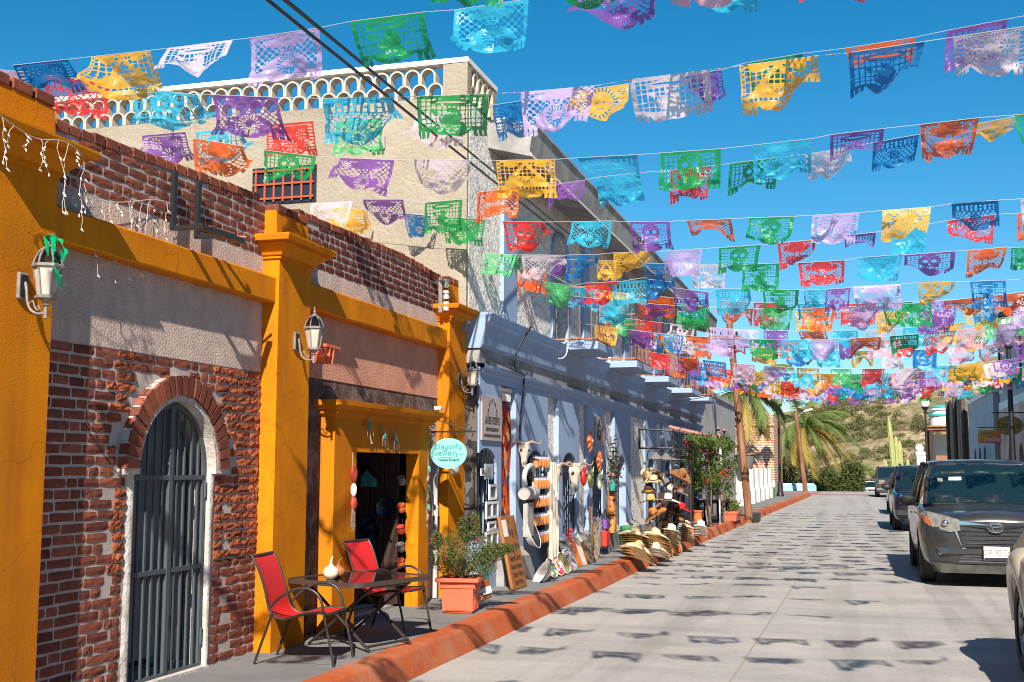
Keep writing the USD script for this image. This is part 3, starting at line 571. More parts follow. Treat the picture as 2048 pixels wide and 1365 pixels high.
for x in (4.05, 5.9):
    for y in (68.2, 71.6): rbuild(MB().box(x - .09, x + .09, y - .09, y + .09, .1, 3.75), 'post', m_wood, wt)
for y in (68.2, 69.9, 71.6): rbuild(MB().box(3.8, 6.2, y - .07, y + .07, 3.75, 3.9), 'beam', m_board, wt)
rbuild(MB().box(3.7, 6.2, 68.0, 71.8, 3.9, 3.97), 'deck', m_board, wt); rbuild(MB().box(4.25, 5.8, 68.12, 68.16, .3, 2.35), 'board_panel', m_board, wt); rbuild(MB().box(4.2, 5.9, 71.9, 72.1, .1, 3.6), 'back_wall', m_white, wt)
tk = rbuild(MB().lathe([(0, 3.97), (.62, 3.97), (.66, 4.02), (.66, 4.55), (.6, 4.7), (.60, 4.85), (.69, 4.88), (.69, 4.98), (.2, 5.1), (0, 5.1)], 20, (4.75, 69.5, 0)), 'tank', m_white, wt, smooth=35)
rbuild(MB().lathe([(.68, 4.52), (.74, 4.55), (.74, 4.62), (.66, 4.66)], 20, (4.75, 69.5, 0)), 'tank_rim', m_teal, tk, smooth=35)
rbuild(MB().lathe([(.7, 4.98), (.72, 5.02), (.3, 5.16), (0, 5.17)], 20, (4.75, 69.5, 0)), 'tank_lid', m_teal, tk, smooth=35)
wp_ = thing('gate_pillar', 'white plastered gate pillar with a ball finial in front of the cactus', 'pillar', (4.35, 84, 0))
rbuild(MB().cbox(4.0, 4.75, 83.6, 84.3, -.1, 2.5, .03), 'shaft', m_white, wp_); rbuild(MB().ball((4.2, 84, 3.0), .28), 'ball_finial', m_white, wp_, smooth=True); rbuild(MB().cbox(3.95, 4.8, 83.55, 84.35, 2.5, 2.72, .03), 'pillar_cap', m_white, wp_)
# hanging signs
def fcamR(tilt=0): return np.array([[1, 0, 0], [0, 0, -1], [0, 1, 0]], float)          # text facing the approaching viewer (-y)
ysn = thing('sign', 'yellow to red rectangular shop sign hanging on the right hand buildings', 'sign', (4.33, 42.2, 2.7))
N = {'tc': ('texture_coordinate', {}), 's': ('separate_xyz', {}), 'a': ('math', {'math_type': 'multiply_add', 'value2': -.9, 'value3': .0}), 'ad': ('math', {'math_type': 'add'}),
     'r': ('rgb_ramp', {'ramp': [(0, (.75, .06, .02)), (.5, (.75, .22, .03)), (1, (.8, .55, .08))]}), 'mr': ('map_range', {'from_min': -.5, 'from_max': .45, 'clamp': True}), 'p': ('principled_bsdf', {'roughness': .5})}
m_grad = usdkit.material(stage, '/World/Looks/sign_print', N, [('tc.object', 's.vector'), ('s.x', 'a.value1'), ('a.value', 'ad.value1'), ('s.z', 'ad.value2'), ('ad.value', 'mr.value'), ('mr.result', 'r.fac'), ('r.color', 'p.base_color')], surface='p.BSDF')
MB().cbox(-.36, .36, -.02, .02, -.22, .22, .01).build('board', m_grad, ysn)
MB().text('Mani', .12, fcamR(), (-.08, -.022, .05)).build('lettering', mat('sign_grey', (.12, .13, .12), .6), ysn); MB().text('neria', .15, fcamR(), (.08, -.022, -.16), bold=True).build('lettering', m_white, ysn)
MB().tube([(-.36, 0, .3), (.5, 0, .3)], .014).tube([(-.25, 0, .2), (-.25, 0, .31)], .008).tube([(.25, 0, .2), (.25, 0, .31)], .008).build('bracket', m_black, ysn)
osn = thing('sign', 'oval ochre hanging shop sign behind the black lamp post', 'sign', (4.17, 35.4, 2.83))
MB().prism(affinity.scale(Point(0, 0).buffer(1, 24), .37, .27), 'xz', -.02, .02).build('board', mat('sign_ochre', (.30, .20, .06), .6), osn)
MB().text('Dor', .16, fcamR(), (-.12, -.022, -.07)).text('d', .16, fcamR(), (.22, -.022, -.07)).build('lettering', m_black, osn)
MB().tube([(-.45, 0, .36), (.6, 0, .36)], .014).tube([(0, 0, .25), (0, 0, .36)], .008).build('bracket', m_black, osn)
# lamp posts
def lamp_post(label, loc, h=5.3, glob=True):
    t = thing('lamp_post', label, 'lamp post', loc, group=None)
    MB().lathe([(0, 0), (.19, 0), (.19, .12), (.14, .2), (.13, .55), (.10, .7), (.085, .8), (.07, 1.6), (.055, h - 1.0), (.05, h - .95)], 12).build('post', m_black, t, smooth=40)
    MB().lathe([(.05, h - .95), (.11, h - .88), (.06, h - .8), (.12, h - .72), (.19, h - .62), (.2, h - .55)], 12).build('collar', m_black, t, smooth=40)
    MB().lathe([(.18, h - .56), (.24, h - .35), (.20, h - .14), (.19, h - .13)], 12).build('glass_shade', mat('frosted_glass', (.62, .60, .55), .3, spec=.5), t, smooth=40)
    MB().lathe([(.26, h - .17), (.27, h - .13), (.17, h - .02), (.05, h + .05), (.03, h + .13), (0, h + .15)], 12).build('lamp_cap', m_black, t, smooth=40)
    return t
lamp_post('black lamp post in front of the orange brick building', (-3.74, 62.5, .2))
lamp_post('black lamp post beside the teal water tank', (3.72, 67, .165), 5.35)
lamp_post('black lamp post rising past the oval ochre sign', (3.72, 31.2, .165), 5.35)
# timber poles
m_pole = mat('pole_wood', (.20, .075, .035), .85, col2=(.10, .04, .022), scale=3, vscale=(6, 6, .7), stain=(.30, .16, .09), sscale=1.0, bump=.5, bscale=30)
def pole(label, pts, r0, r1, **k):
    t = thing('utility_pole', label, 'pole', pts[0]); n = 10; a = np.linspace(0, 1, n)
    P = np.array(pts[0]) * (1 - a[:, None]) + np.array(pts[1]) * a[:, None]
    MB().tube(P - np.array(pts[0]), np.linspace(r0, r1, n), 12).build('shaft', m_pole, t, smooth=40); return t
t = pole('thick reddish brown timber pole standing in the kerb by the bougainvillea', [(-3.05, 35.9, -.05), (-3.57, 35.9, 6.3)], .115, .095)
MB().box(-1.15, -.1, -.05, .05, 5.55, 5.67).build('cross_arm', m_pole, t)
for x in (-1.05, -.75, -.3): MB().lathe([(0, 0), (.05, .0), (.055, .05), (.03, .07), (.045, .1), (.0, .14)], 10, (x, 0, 5.67)).build('insulator', m_black, t, smooth=40)
MB().lathe([(.125, .0), (.125, .05), (.11, .05), (.11, 0)], 12, (-.12, 0, 1.5)).build('band', m_black, t)
pole('slim brown pole right behind the left lamp post', [(-4.15, 70, 0), (-4.2, 70, 6.9)], .15, .12)
t = pole('rust coloured pole with a white street light in front of the big palm', [(-3.4, 86, 0), (-3.95, 86, 5.75)], .17, .11)
MB().tube([(-.5, 0, 5.2), (-.2, -.1, 5.5), (.1, -.2, 5.65)], .03).build('arm', mat('galvanised', (.45, .45, .45), .4, metal=.5), t)
MB().ball((.32, -.28, 5.72), (.36, .14, .09), 2, rotm([0, 1, 0], -.25)).build('lamp_head', m_white, t, smooth=True)
# planter wall and far orange brick building
cw = thing('planter_wall', 'pale concrete garden wall of stepped panels behind the timber pole', 'wall', (-4, 50, 0))
m_pale = mat('pale_concrete', (.50, .47, .44), .9, col2=(.42, .39, .36), scale=2, bump=.2)
for k in range(6):
    y = 46 + k * 2.6
    p = MB(); p.box(-4.55, -3.95, y, y + .5, .2, 1.62); p.mould(-4.55, -3.95, y, y + .5, [(.06, .2), (.06, .75), (0, .85)]); p.build('wall_post', m_pale, cw, world=True)
    q = MB(); aa = np.linspace(0, 1, 9); G = np.array([[[-4.1 - .1 * math.sin(PI * a), y + .5 + 2.1 * a, z] for z in (.2, .7, 1.56)] for a in aa]); q.grid(G); q.grid(np.stack([G[..., 0] - .15, G[..., 1], G[..., 2]], -1), flip=True); q.build('wall_panel', m_pale, cw, world=True)
N = {'g': ('geometry', {}), 'mp': ('mapping', {'rotation': (PI / 2, 0, 0)}), 'bt': ('brick_texture', {'color1': (.46, .185, .09), 'color2': (.36, .13, .06), 'mortar': (.62, .52, .42), 'scale': 1.0, 'mortar_size': .022, 'brick_width': .42, 'row_height': .135, 'bias': 0.0}),
     'bp': ('bump', {'strength': .6, 'distance': .02, 'invert': True}), 'p': ('principled_bsdf', {'roughness': .9})}
m_fbrick = usdkit.material(stage, '/World/Looks/far_brick', N, [('g.position', 'mp.vector'), ('mp.vector', 'bt.vector'), ('bt.color', 'p.base_color'), ('bt.fac', 'bp.height'), ('bp.normal', 'p.normal')], surface='p.BSDF')
ob = thing('brick_house', 'small orange brick building in sun behind the palm and lamp post', 'building', (-6, 66, 0))
MB().box(-9, -4.25, 66.2, 72, .1, 4.45).build('wall', m_fbrick, ob, world=True)
MB().prism(Polygon([(-9, 4.45), (-4.25, 4.45), (-4.25, 4.6), (-5.0, 4.75), (-5.6, 4.95), (-9, 5)]), 'xz', 66.2, 66.6).build('gable', m_fbrick, ob, world=True)
MB().box(-9, -4.2, 66.12, 66.195, 3.95, 4.1).build('band', m_fbrick, ob, world=True)
MB().box(-5.7, -4.24, 66.1, 66.19, .1, 1.0).build('base_course', m_pale, ob, world=True)
bp_ = thing('painted_kerb', 'low blue and white painted block at the far corner of the pavement', 'block', (-4, 89, 0))
MB().cbox(-6.6, -2.75, 88.6, 90, -.2, .55, .2).build('body', mat('pool_blue', (.16, .42, .56), .8, col2=(.42, .52, .56), scale=1.2), bp_, world=True)
tb = thing('trash_can', 'small green and white bin by the far lamp post', 'bin', (-4.05, 60.0, .2))
MB().lathe([(0, 0), (.2, 0), (.22, .45), (.22, .5)], 12).build('body', mat('bin_green', (.03, .16, .07), .6), tb); MB().lathe([(.23, .5), (.23, .75), (0, .78)], 12).build('lid', m_white, tb)
# ---------------------------------------------------------------- plants of the far end
m_palm = leaf_mat('palm_leaf', (.13, .17, .045), (.30, .29, .07), .35); m_palmy = leaf_mat('palm_leaf_dry', (.38, .28, .07), (.60, .42, .12), .4)
m_trunk = mat('palm_trunk', (.22, .17, .13), .95, col2=(.12, .09, .07), scale=6, vscale=(1, 1, 6), bump=.8, bscale=20)
def frond(r, length, droop, az, up0, wind=0.0):
    n = 22; mb = MB(); p = np.zeros((n, 3)); d = np.array([math.cos(az) * math.cos(up0), math.sin(az) * math.cos(up0), math.sin(up0)]); st = length / n
    for i in range(1, n):
        d = d + np.array([wind * .05, 0, -droop / n]); d /= np.linalg.norm(d); p[i] = p[i - 1] + d * st
    mb.tube(p, np.linspace(.035, .006, n), 4, caps=False); side = np.cross(d, [0, 0, 1.0]); side /= np.linalg.norm(side) + 1e-9
    for i in range(3, n):
        for s in (-1, 1):
            for q in range(2):
                L = length * .30 * math.sin(PI * (i + q * .5) / (n + 2)) ** .6 * (.8 + .4 * r.random()); o = p[i] + (p[i] - p[i - 1]) * q * .5; fw = (p[i] - p[i - 1]) / st
                tip = o + (side * s * .62 + fw * .55 + np.array([wind * .35, 0, -.45 - .3 * r.random()])) * L
                w = fw * .055; mb.add(np.array([o - w, o + w, tip]), [[0, 1, 2]])
    return mb
def palm(label, base, h, lean, n, length, seed, wind=0.0, dry=.25):
    t = thing('palm_tree', label, 'palm tree', base); r = random.Random(seed); k = np.linspace(0, 1, 12)
    P = np.stack([lean * k ** 1.5, 0 * k, h * k], 1); MB().tube(P, .16 - .05 * k, 10).build('trunk', m_trunk, t, smooth=40)
    for i in range(n):
        az = i * 2.399 + r.random() * .5; lvl = i / n; old = lvl > 1 - dry
        mb = frond(r, length * (.8 + .35 * r.random()), 1.5 + 1.7 * lvl + r.random() * .4, az, 1.25 - 1.5 * lvl, wind); v, f = mb.arrays()
        mesh_prim('frond', v + P[-1], f, m_palmy if old else m_palm, t)
    return t
palm('palm leaning over the roof behind the thick timber pole', (-5.7, 60, .1), 5.2, .5, 20, 2.9, 5, .2, .3)
palm('tall wind blown palm with yellow fronds at the street end', (-3.6, 92, -.3), 4.9, .2, 34, 4.0, 9, .9, .5)
palm('small fan of palm fronds low in front of the hillside', (-.6, 118, -2.2), 3.0, 0, 14, 2.2, 4, .2, .0)
palm('shaggy low palm at the foot of the hill beside the cactus', (2.2, 119, -2.3), 3.2, 0, 14, 2.2, 6, .2, .0)
ct = thing('cactus', 'tall pale green candelabra cactus on the slope above the parked cars', 'cactus', (3.9, 112, -1.4))
m_cact = mat('cactus_skin', (.34, .34, .13), .7, col2=(.27, .28, .10), scale=4)
for x, z, r, x2 in [(-.35, 7.7, .21, -.85), (-.1, 6.0, .2, -.3), (.15, 5.6, .23, .0), (.5, 3.9, .19, .7), (-.6, 3.9, .19, -1.35), (.75, 3.6, .18, 1.6)]:
    n = 14; k = np.linspace(0, 1, n); P = np.stack([x + (x2 - x) * k, 0 * k + .3 * x, z * k], 1); rr = np.full(n, r); rr[-1] = .03; rr[-2] = r * .75
    g = MB().tube(P, rr, 14); v, f = g.arrays(); c = P[np.minimum(np.arange(len(v)) // 14, n - 1)]; odd = (np.arange(len(v)) % 2 == 0)[:, None]; v = c + (v - c) * np.where(odd, 1.0, .78)
    mesh_prim('arm', v, f, m_cact, ct)
def leaf_cloud(r, n, fn, size, flat=.5):
    v = np.zeros((n, 4, 3)); c = np.array([fn(r) for _ in range(n)]); g = np.random.default_rng(r.randrange(10 ** 6))
    a = g.normal(size=(n, 3)); a[:, 2] *= flat; a /= np.linalg.norm(a, axis=1, keepdims=True); b = np.cross(a, g.normal(size=(n, 3))); b /= np.linalg.norm(b, axis=1, keepdims=True)
    s = size * (.6 + .8 * g.random((n, 1)))
    v[:, 0] = c - a * s; v[:, 1] = c + b * s * .45; v[:, 2] = c + a * s; v[:, 3] = c - b * s * .45
    i = np.arange(n)[:, None] * 4; f = np.vstack([i + [0, 1, 2], i + [0, 2, 3]])
    return v.reshape(-1, 3), f
m_bush = leaf_mat('bush_leaf', (.08, .10, .028), (.20, .21, .06), .3)
def bush(label, loc, rad, n, seed, size=.12, m=m_bush):
    t = thing('shrub', label, 'shrub', loc); r = random.Random(seed); blobs = [(r.uniform(-.6, .6) * rad[0], r.uniform(-.6, .6) * rad[1], r.uniform(.3, .8) * rad[2], r.uniform(.35, .6)) for _ in range(9)]
    def fn(r):
        x, y, z, s = r.choice(blobs); d = np.array([r.gauss(0, 1) for _ in range(3)]); d /= np.linalg.norm(d) + 1e-9
        p = np.array([x, y, z]) + d * s * np.array(rad) * (.75 + .3 * r.random()); p[2] = max(p[2], .02); return p
    mesh_prim('foliage', *leaf_cloud(r, n, fn, size), m, t); st = MB()
    for i in range(5): st.tube([(r.uniform(-.1, .1), r.uniform(-.1, .1), 0), (r.uniform(-.4, .4) * rad[0], r.uniform(-.4, .4) * rad[1], rad[2] * .8)], .03, 5)
    st.build('stems', m_trunk, t); return t
bush('broad green shrub left of the far palm trunk', (-5.3, 99, -.5), (1.5, 1.5, 3.3), 3500, 1)
bush('wide olive shrub filling the street end below the hill', (-2.2, 101, -1.0), (1.6, 1.6, 2.2), 4000, 2)
bush('rounded green shrub at the street end right of the palm', (-.2, 103, -1.2), (1.3, 1.6, 3.0), 4000, 3)
bush('low green shrub behind the white car at the crest', (1.7, 112, -1.9), (1.6, 1.6, 2.2), 3500, 4)
bush('dark green shrub behind the blue painted block', (-6.6, 95, -.3), (1.4, 1.4, 2.4), 3000, 5)
bush('tall olive shrub on the slope above the shrubs', (-3.2, 118, -2.6), (2.2, 2.0, 3.8), 4000, 6, .16)
# scrub on the hillside: nobody could count it
sp = random.Random(11); n = 5600; pts = []
while len(pts) < n:
    x, y = sp.uniform(-50, 70), sp.uniform(128, 240)
    if meshkit.fbm(np.array([[x * .09, y * .09, 3.]]), 3)[0] + .15 * sp.random() > .5: pts.append((x, y))
pts = np.array(pts); hz = hill_h(pts[:, 0], pts[:, 1])
UsdGeom.Scope.Define(stage, '/World/hillside_scrub_kinds') if False else None
pi = UsdGeom.PointInstancer.Define(stage, '/World/hillside_scrub')
protos = []
for k in range(4):
    r = random.Random(40 + k)
    def fn(r):
        d = np.array([r.gauss(0, 1) for _ in range(3)]); d /= np.linalg.norm(d); d[2] = abs(d[2]); return d * (.55 + .45 * r.random()) * np.array([.8, .8, .75])
    nd = mesh_prim('bush_kind', *leaf_cloud(r, 110, fn, .13), leaf_mat('scrub_leaf_%d' % k, *[((.13, .125, .045), (.22, .20, .085)), ((.18, .16, .075), (.28, .235, .12)), ((.10, .11, .04), (.17, .165, .065)), ((.22, .18, .10), (.32, .26, .16))][k], .25), Node('/World/hillside_scrub', (0, 0, 0)))
    protos.append(nd.path)
pi.CreatePrototypesRel().SetTargets([Sdf.Path(p) for p in protos])
pi.CreateProtoIndicesAttr(Vt.IntArray([sp.choice([0, 0, 1, 1, 2, 2, 3]) for _ in pts])); pi.CreatePositionsAttr(Vt.Vec3fArray([Gf.Vec3f(float(x), float(y), float(z) - .1) for (x, y), z in zip(pts, hz)]))
pi.CreateScalesAttr(Vt.Vec3fArray([Gf.Vec3f(s, s, s * sp.uniform(.7, 1.3)) for s in (sp.uniform(.45, 1.25) for _ in pts)]))
pi.CreateOrientationsAttr(Vt.QuathArray([Gf.Quath(math.cos(a), 0, 0, math.sin(a)) for a in (sp.uniform(0, PI) for _ in pts)]))
tag(Node('/World/hillside_scrub', (0, 0, 0)), 'olive and tan desert scrub covering the hillside', 'scrub', kind='stuff')
# ================================================================ street furniture and goods
SX = np.array([[0, 0, 1], [1, 0, 0], [0, 1, 0]], float)               # text facing the street (+x)
m_red = mat('red_sling', (.56, .018, .016), .55, spec=.3, col2=(.48, .014, .013), scale=6, bump=.3, bscale=260, bdist=.002)
m_tube = mat('brown_black_tube', (.028, .024, .022), .35, spec=.5)
m_terra = mat('terracotta_plastic', (.60, .13, .065), .5, spec=.35, col2=(.52, .11, .055), scale=3)
def spline(pts, n=24):
    from scipy.interpolate import CubicSpline
    p = np.asarray(pts, float); s = np.r_[0, np.cumsum(np.linalg.norm(np.diff(p, axis=0), axis=1))]; return CubicSpline(s, p)(np.linspace(0, s[-1], n))
def make_chair(label, loc, rz, sc):
    t = thing('sling_chair', label, 'chair', loc, rz); place(t, loc, rz, sc); w = .235
    prof = spline([(.27, .425), (.20, .43), (.0, .405), (-.16, .375), (-.235, .42), (-.285, .56), (-.335, .72), (-.40, .86), (-.43, .90)], 30)
    b = MB(); G = np.array([[[x, y, z - .012 * (1 - (y / w) ** 2)] for y in np.linspace(-w, w, 7)] for x, z in prof]); b.grid(G); b.grid(G - [0, 0, .006], flip=True); b.build('sling', m_red, t, smooth=True)
    for s in (-1, 1):
        MB().tube([(x, s * w, z) for x, z in prof], .011, 8).build('side_rail', m_tube, t, smooth=50)
        q = spline([(.33, .0), (.285, .22), (.235, .44), (.19, .575), (.10, .632), (-.02, .625), (-.14, .565), (-.24, .47)], 26)
        MB().tube([(x, s * (w + .022), z) for x, z in q], .012, 8).build('arm_leg', m_tube, t, smooth=50)
        q = spline([(-.37, 0), (-.30, .2), (-.22, .42)], 8); MB().tube([(x, s * (w + .02), z) for x, z in q], .012, 8).build('rear_leg', m_tube, t, smooth=50)
    MB().tube([(.265, -w, .42), (.265, w, .42)], .011, 8).build('front_bar', m_tube, t); MB().tube([(-.25, -w, .40), (-.25, w, .40)], .011, 8).build('rear_bar', m_tube, t); MB().tube([(-.425, -w, .895), (-.425, w, .895)], .012, 8).build('top_bar', m_tube, t)
    return t
make_chair('red sling chair in front of the middle ochre pillar', (-3.93, 8.11, .2), .10, .86)
make_chair('red sling chair in front of the dark shop doorway', (-3.93, 9.74, .2), -.16, .86)
tb_ = thing('folding_table', 'dark glass topped folding table with crossed tube legs', 'table', (-3.87, 8.93, .2), math.radians(-18))
m_glass = mat('smoked_glass', (.022, .016, .013), .06, spec=.7); tw, td = .385, .46
def rrect(w, d, r): return sbox(-w + r, -d + r, w - r, d - r).buffer(r, 6)
MB().prism(rrect(tw, td, .09), 'xy', .528, .536).build('glass_top', m_glass, tb_)
MB().prism(rrect(tw + .012, td + .012, .10).difference(rrect(tw - .002, td - .002, .088)), 'xy', .505, .542).build('rim', mat('brown_resin', (.055, .035, .028), .5), tb_)
for s in (-1, 1):
    MB().tube([(-.34, s * .25, .50), (.33, s * .25, .008)], .0125, 8).build('leg', m_tube, tb_); MB().tube([(.34, s * .22, .50), (-.34, s * .22, .008)], .0125, 8).build('leg', m_tube, tb_)
for x, y in ((-.34, .25), (.33, .22)): MB().tube([(x, -y, .49), (x, y, .49)], .011, 8).build('cross_bar', m_tube, tb_); MB().tube([(-x * .9, -y, .04), (-x * .9, y, .04)], .011, 8).build('foot_bar', m_tube, tb_)
MB().tube([(-.05, -.25, .27), (-.05, .25, .27)], .010, 8).build('pivot_bar', m_tube, tb_)
def gourd(label, loc, m, r, lean):
    t = thing('gourd', label, 'gourd', loc); a = np.linspace(-PI / 2, PI / 2, 14)[1:-3]
    pr = [(0, 0), (.03, .002)] + [(r * math.cos(x), r * .86 * (1 + math.sin(x))) for x in a[1:]] + [(r * .3, r * 1.72), (r * .17, r * 1.95)]
    MB().lathe(pr, 18).build('body', m, t, smooth=True)
    q = spline([(0, 0, r * 1.85), (lean * .2, 0, r * 2.3), (lean, .004, r * 2.9)], 10); MB().tube(q, np.linspace(r * .19, .005, 10), 8).build('neck', m, t, smooth=True); return t
gourd('cream white gourd standing on the glass table', (-4.02, 8.70, .735), mat('cream_gourd', (.70, .58, .44), .45, col2=(.62, .47, .33), scale=8), .063, .012)
gourd('orange brown gourd behind the white gourd on the table', (-4.03, 8.86, .735), mat('brown_gourd', (.36, .13, .05), .45, col2=(.25, .08, .03), scale=12), .055, .03)
# planter with bougainvillea
pt = thing('planter', 'square terracotta plastic planter holding a bushy pink bougainvillea', 'planter', (-3.80, 11.28, .2), .12)
def sq(w): return sbox(-w, -w, w, w).buffer(.015, 3)
def loft_sq(mb, levels):
    R = [np.array([[x, y, z] for x, y in list(sq(w).exterior.coords)[:-1]]) for w, z in levels]; n = len(R[0]); v = np.vstack(R)
    f = [[i * n + j, i * n + (j + 1) % n, (i + 1) * n + (j + 1) % n, (i + 1) * n + j] for i in range(len(R) - 1) for j in range(n)]; return mb.add(v, f)
b = loft_sq(MB(), [(.0, 0), (.132, 0), (.14, .02), (.142, .022), (.158, .24), (.168, .243), (.172, .305), (.168, .31), (.15, .31), (.145, .28), (0, .28)]); b.build('pot', m_terra, pt)
loft_sq(MB(), [(.158, .30), (.20, .302), (.205, .31), (.205, .335), (.195, .34), (.16, .34), (.155, .3)]).build('rim', m_terra, pt)
for s in range(4):
    R = rotm([0, 0, 1], s * PI / 2)
    for x in np.linspace(-.105, .105, 9): MB().box(x - .005, x + .005, -.158, -.143, .03, .235, R=R).build('rib', m_terra, pt)
m_bleaf = leaf_mat('bougainvillea_leaf', (.13, .15, .045), (.42, .38, .14), .4); m_magenta = leaf_mat('magenta_bract', (.55, .03, .16), (.75, .10, .32), .4)
def bougain(name, label, loc, blobs, n, size, nf, seed, fm, stems, cat='shrub', mleaf=None, clusters=14, fsize=None):
    t = thing(name, label, cat, loc); r = random.Random(seed)
    def fn(r):
        x, y, z, sx, sy, sz = r.choice(blobs); d = np.array([r.gauss(0, 1) for _ in range(3)]); d /= np.linalg.norm(d); return np.array([x, y, z]) + d * np.array([sx, sy, sz]) * (.45 + .65 * r.random())
    mesh_prim('foliage', *leaf_cloud(r, n, fn, size, .9), mleaf or m_bleaf, t)
    if nf:
        cl = [fn(r) for _ in range(clusters)]
        mesh_prim('flowers', *leaf_cloud(r, nf, lambda r: r.choice(cl) + np.array([r.gauss(0, 1) for _ in range(3)]) * (fsize or size) * 1.1, fsize or size * .9, 1), fm, t, kind='stuff')
    st = MB()
    for p in stems: st.tube(spline(p, 10), np.linspace(.012, .004, 10) * (1 if size < .03 else 2.2), 5)
    st.build('stems', m_trunk, t); return t
bl = [(-.17, 0, .25, .14, .14, .20), (.0, 0, .30, .17, .16, .22), (.17, .03, .30, .18, .16, .19), (-.05, -.05, .14, .2, .14, .12), (.2, 0, .13, .16, .14, .12), (.32, .02, .26, .12, .1, .09), (.02, 0, .5, .06, .06, .12), (.12, .08, .55, .05, .04, .1), (-.26, 0, .38, .06, .06, .08), (.44, .05, .30, .12, .04, .05)]
bougain('bougainvillea', 'green and yellow leafed bougainvillea with pink flowers growing in the planter', (-3.80, 11.28, .52), bl, 9500, .0125, 260, 3, m_magenta, [[(0, 0, 0), (x * .5, y * .5, z * .6), (x, y, z)] for x, y, z, *_ in bl], clusters=13)
# wall lamps
m_lmetal = mat('weathered_lamp_metal', (.27, .235, .215), .6, metal=.2, col2=(.16, .14, .13), scale=25); m_lglass = mat('frosted_lamp_glass', (.52, .47, .40), .22, spec=.6, col2=(.40, .35, .29), scale=8); m_dglass = glass_mat('lamp_dome_glass', (.45, .44, .42))
def hexprism(levels, n=6, ph=PI / 6):
    v = np.array([[r * math.cos(ph + k * 2 * PI / n), r * math.sin(ph + k * 2 * PI / n), z] for r, z in levels for k in range(n)])
    f = [[i * n + k, i * n + (k + 1) % n, (i + 1) * n + (k + 1) % n, (i + 1) * n + k] for i in range(len(levels) - 1) for k in range(n)]; return v, np.array(f)
def wall_lamp(label, y, z):
    t = thing('wall_lamp', label, 'lamp', (PX, y, z))                        # z: height of the wall plate's centre
    MB().cbox(0, .022, -.04, .04, -.075, .075, .008).build('wall_plate', m_lmetal, t); MB().cbox(.022, .03, -.03, .03, -.06, .06, .006).build('plate_front', m_black, t)
    q = spline([(.03, 0, .02), (.045, 0, -.06), (.07, 0, -.13), (.115, 0, -.155), (.165, 0, -.148)], 16); MB().tube(q, np.linspace(.009, .007, 16), 8).build('arm', m_lmetal, t, smooth=50)
    q = spline([(.06, 0, -.10), (.085, 0, -.085), (.10, 0, -.12), (.125, 0, -.135), (.125, 0, -.115), (.112, 0, -.118)], 16); MB().tube(q, .004, 6).build('scroll', m_lmetal, t)
    c = (.17, 0, 0); MB().lathe([(0, -.19), (.012, -.182), (.008, -.17), (.012, -.155), (.010, -.12), (.022, -.11), (.012, -.10), (.03, -.085), (.04, -.075)], 12, c).build('stem', m_lmetal, t, smooth=50)
    v, f = hexprism([(.01, -.078), (.062, -.075), (.064, -.062), (.046, -.055)]); MB().add(v, f, t=c).build('tray', m_lmetal, t)
    v, f = hexprism([(.044, -.056), (.071, .095)]); MB().add(v, f, t=c).build('glass_body', m_lglass, t)
    g = MB()
    for k in range(6):
        a = PI / 6 + k * PI / 3; g.tube([(c[0] + .046 * math.cos(a), .046 * math.sin(a), -.056), (c[0] + .073 * math.cos(a), .073 * math.sin(a), .095)], .0045, 5)
    g.build('cage', m_lmetal, t)
    v, f = hexprism([(.07, .092), (.086, .096), (.086, .108), (.078, .114)]); MB().add(v, f, t=c).build('collar', m_lmetal, t)
    v, f = hexprism([(.072, .114), (.062, .15), (.042, .185), (.018, .205)]); MB().add(v, f, t=c).build('dome_glass', m_dglass, t)
    g = MB()
    for k in range(6):
        a = PI / 6 + k * PI / 3; g.tube([(c[0] + r * math.cos(a), r * math.sin(a), z_) for r, z_ in ((.076, .112), (.064, .15), (.044, .187), (.018, .207))], .0045, 5)
    g.build('dome_ribs', m_lmetal, t); MB().lathe([(.022, .203), (.024, .21), (.008, .222), (.013, .235), (.005, .248), (.004, .27), (0, .285)], 10, c).build('finial', m_lmetal, t, smooth=50); return t
for y, z, l in ((5.36, 2.60, 'wall lamp with a green ribbon on the left pillar'), (8.66, 2.64, 'wall lamp on the middle ochre pillar'), (12.79, 2.63, 'wall lamp on the third ochre pillar above the rug')): wall_lamp(l, y, z)
rbn = thing('ribbon', 'shiny green ribbon tied round the top of the left wall lamp', 'ribbon', (-4.19, 5.36, 2.82)); m_grib = mat('green_ribbon', (.0, .30, .10), .25, spec=.6); r = random.Random(5)
for k in range(5):
    p = spline([(0, 0, .03), (r.uniform(-.05, .07), r.uniform(-.05, .05), .045), (r.uniform(.03, .09), r.uniform(-.04, .05), -.02 - .03 * k), (.07 + .01 * k, r.uniform(-.02, .05), -.08 - .045 * k)], 14)
    w = np.array([.006, .010, .004]); G = np.stack([p - w, p + w * np.cos(np.arange(14) * 1.3)[:, None]], 1); MB().grid(G).grid(G + [0, 0, .001], flip=True).build('strand', m_grib, rbn, smooth=True)
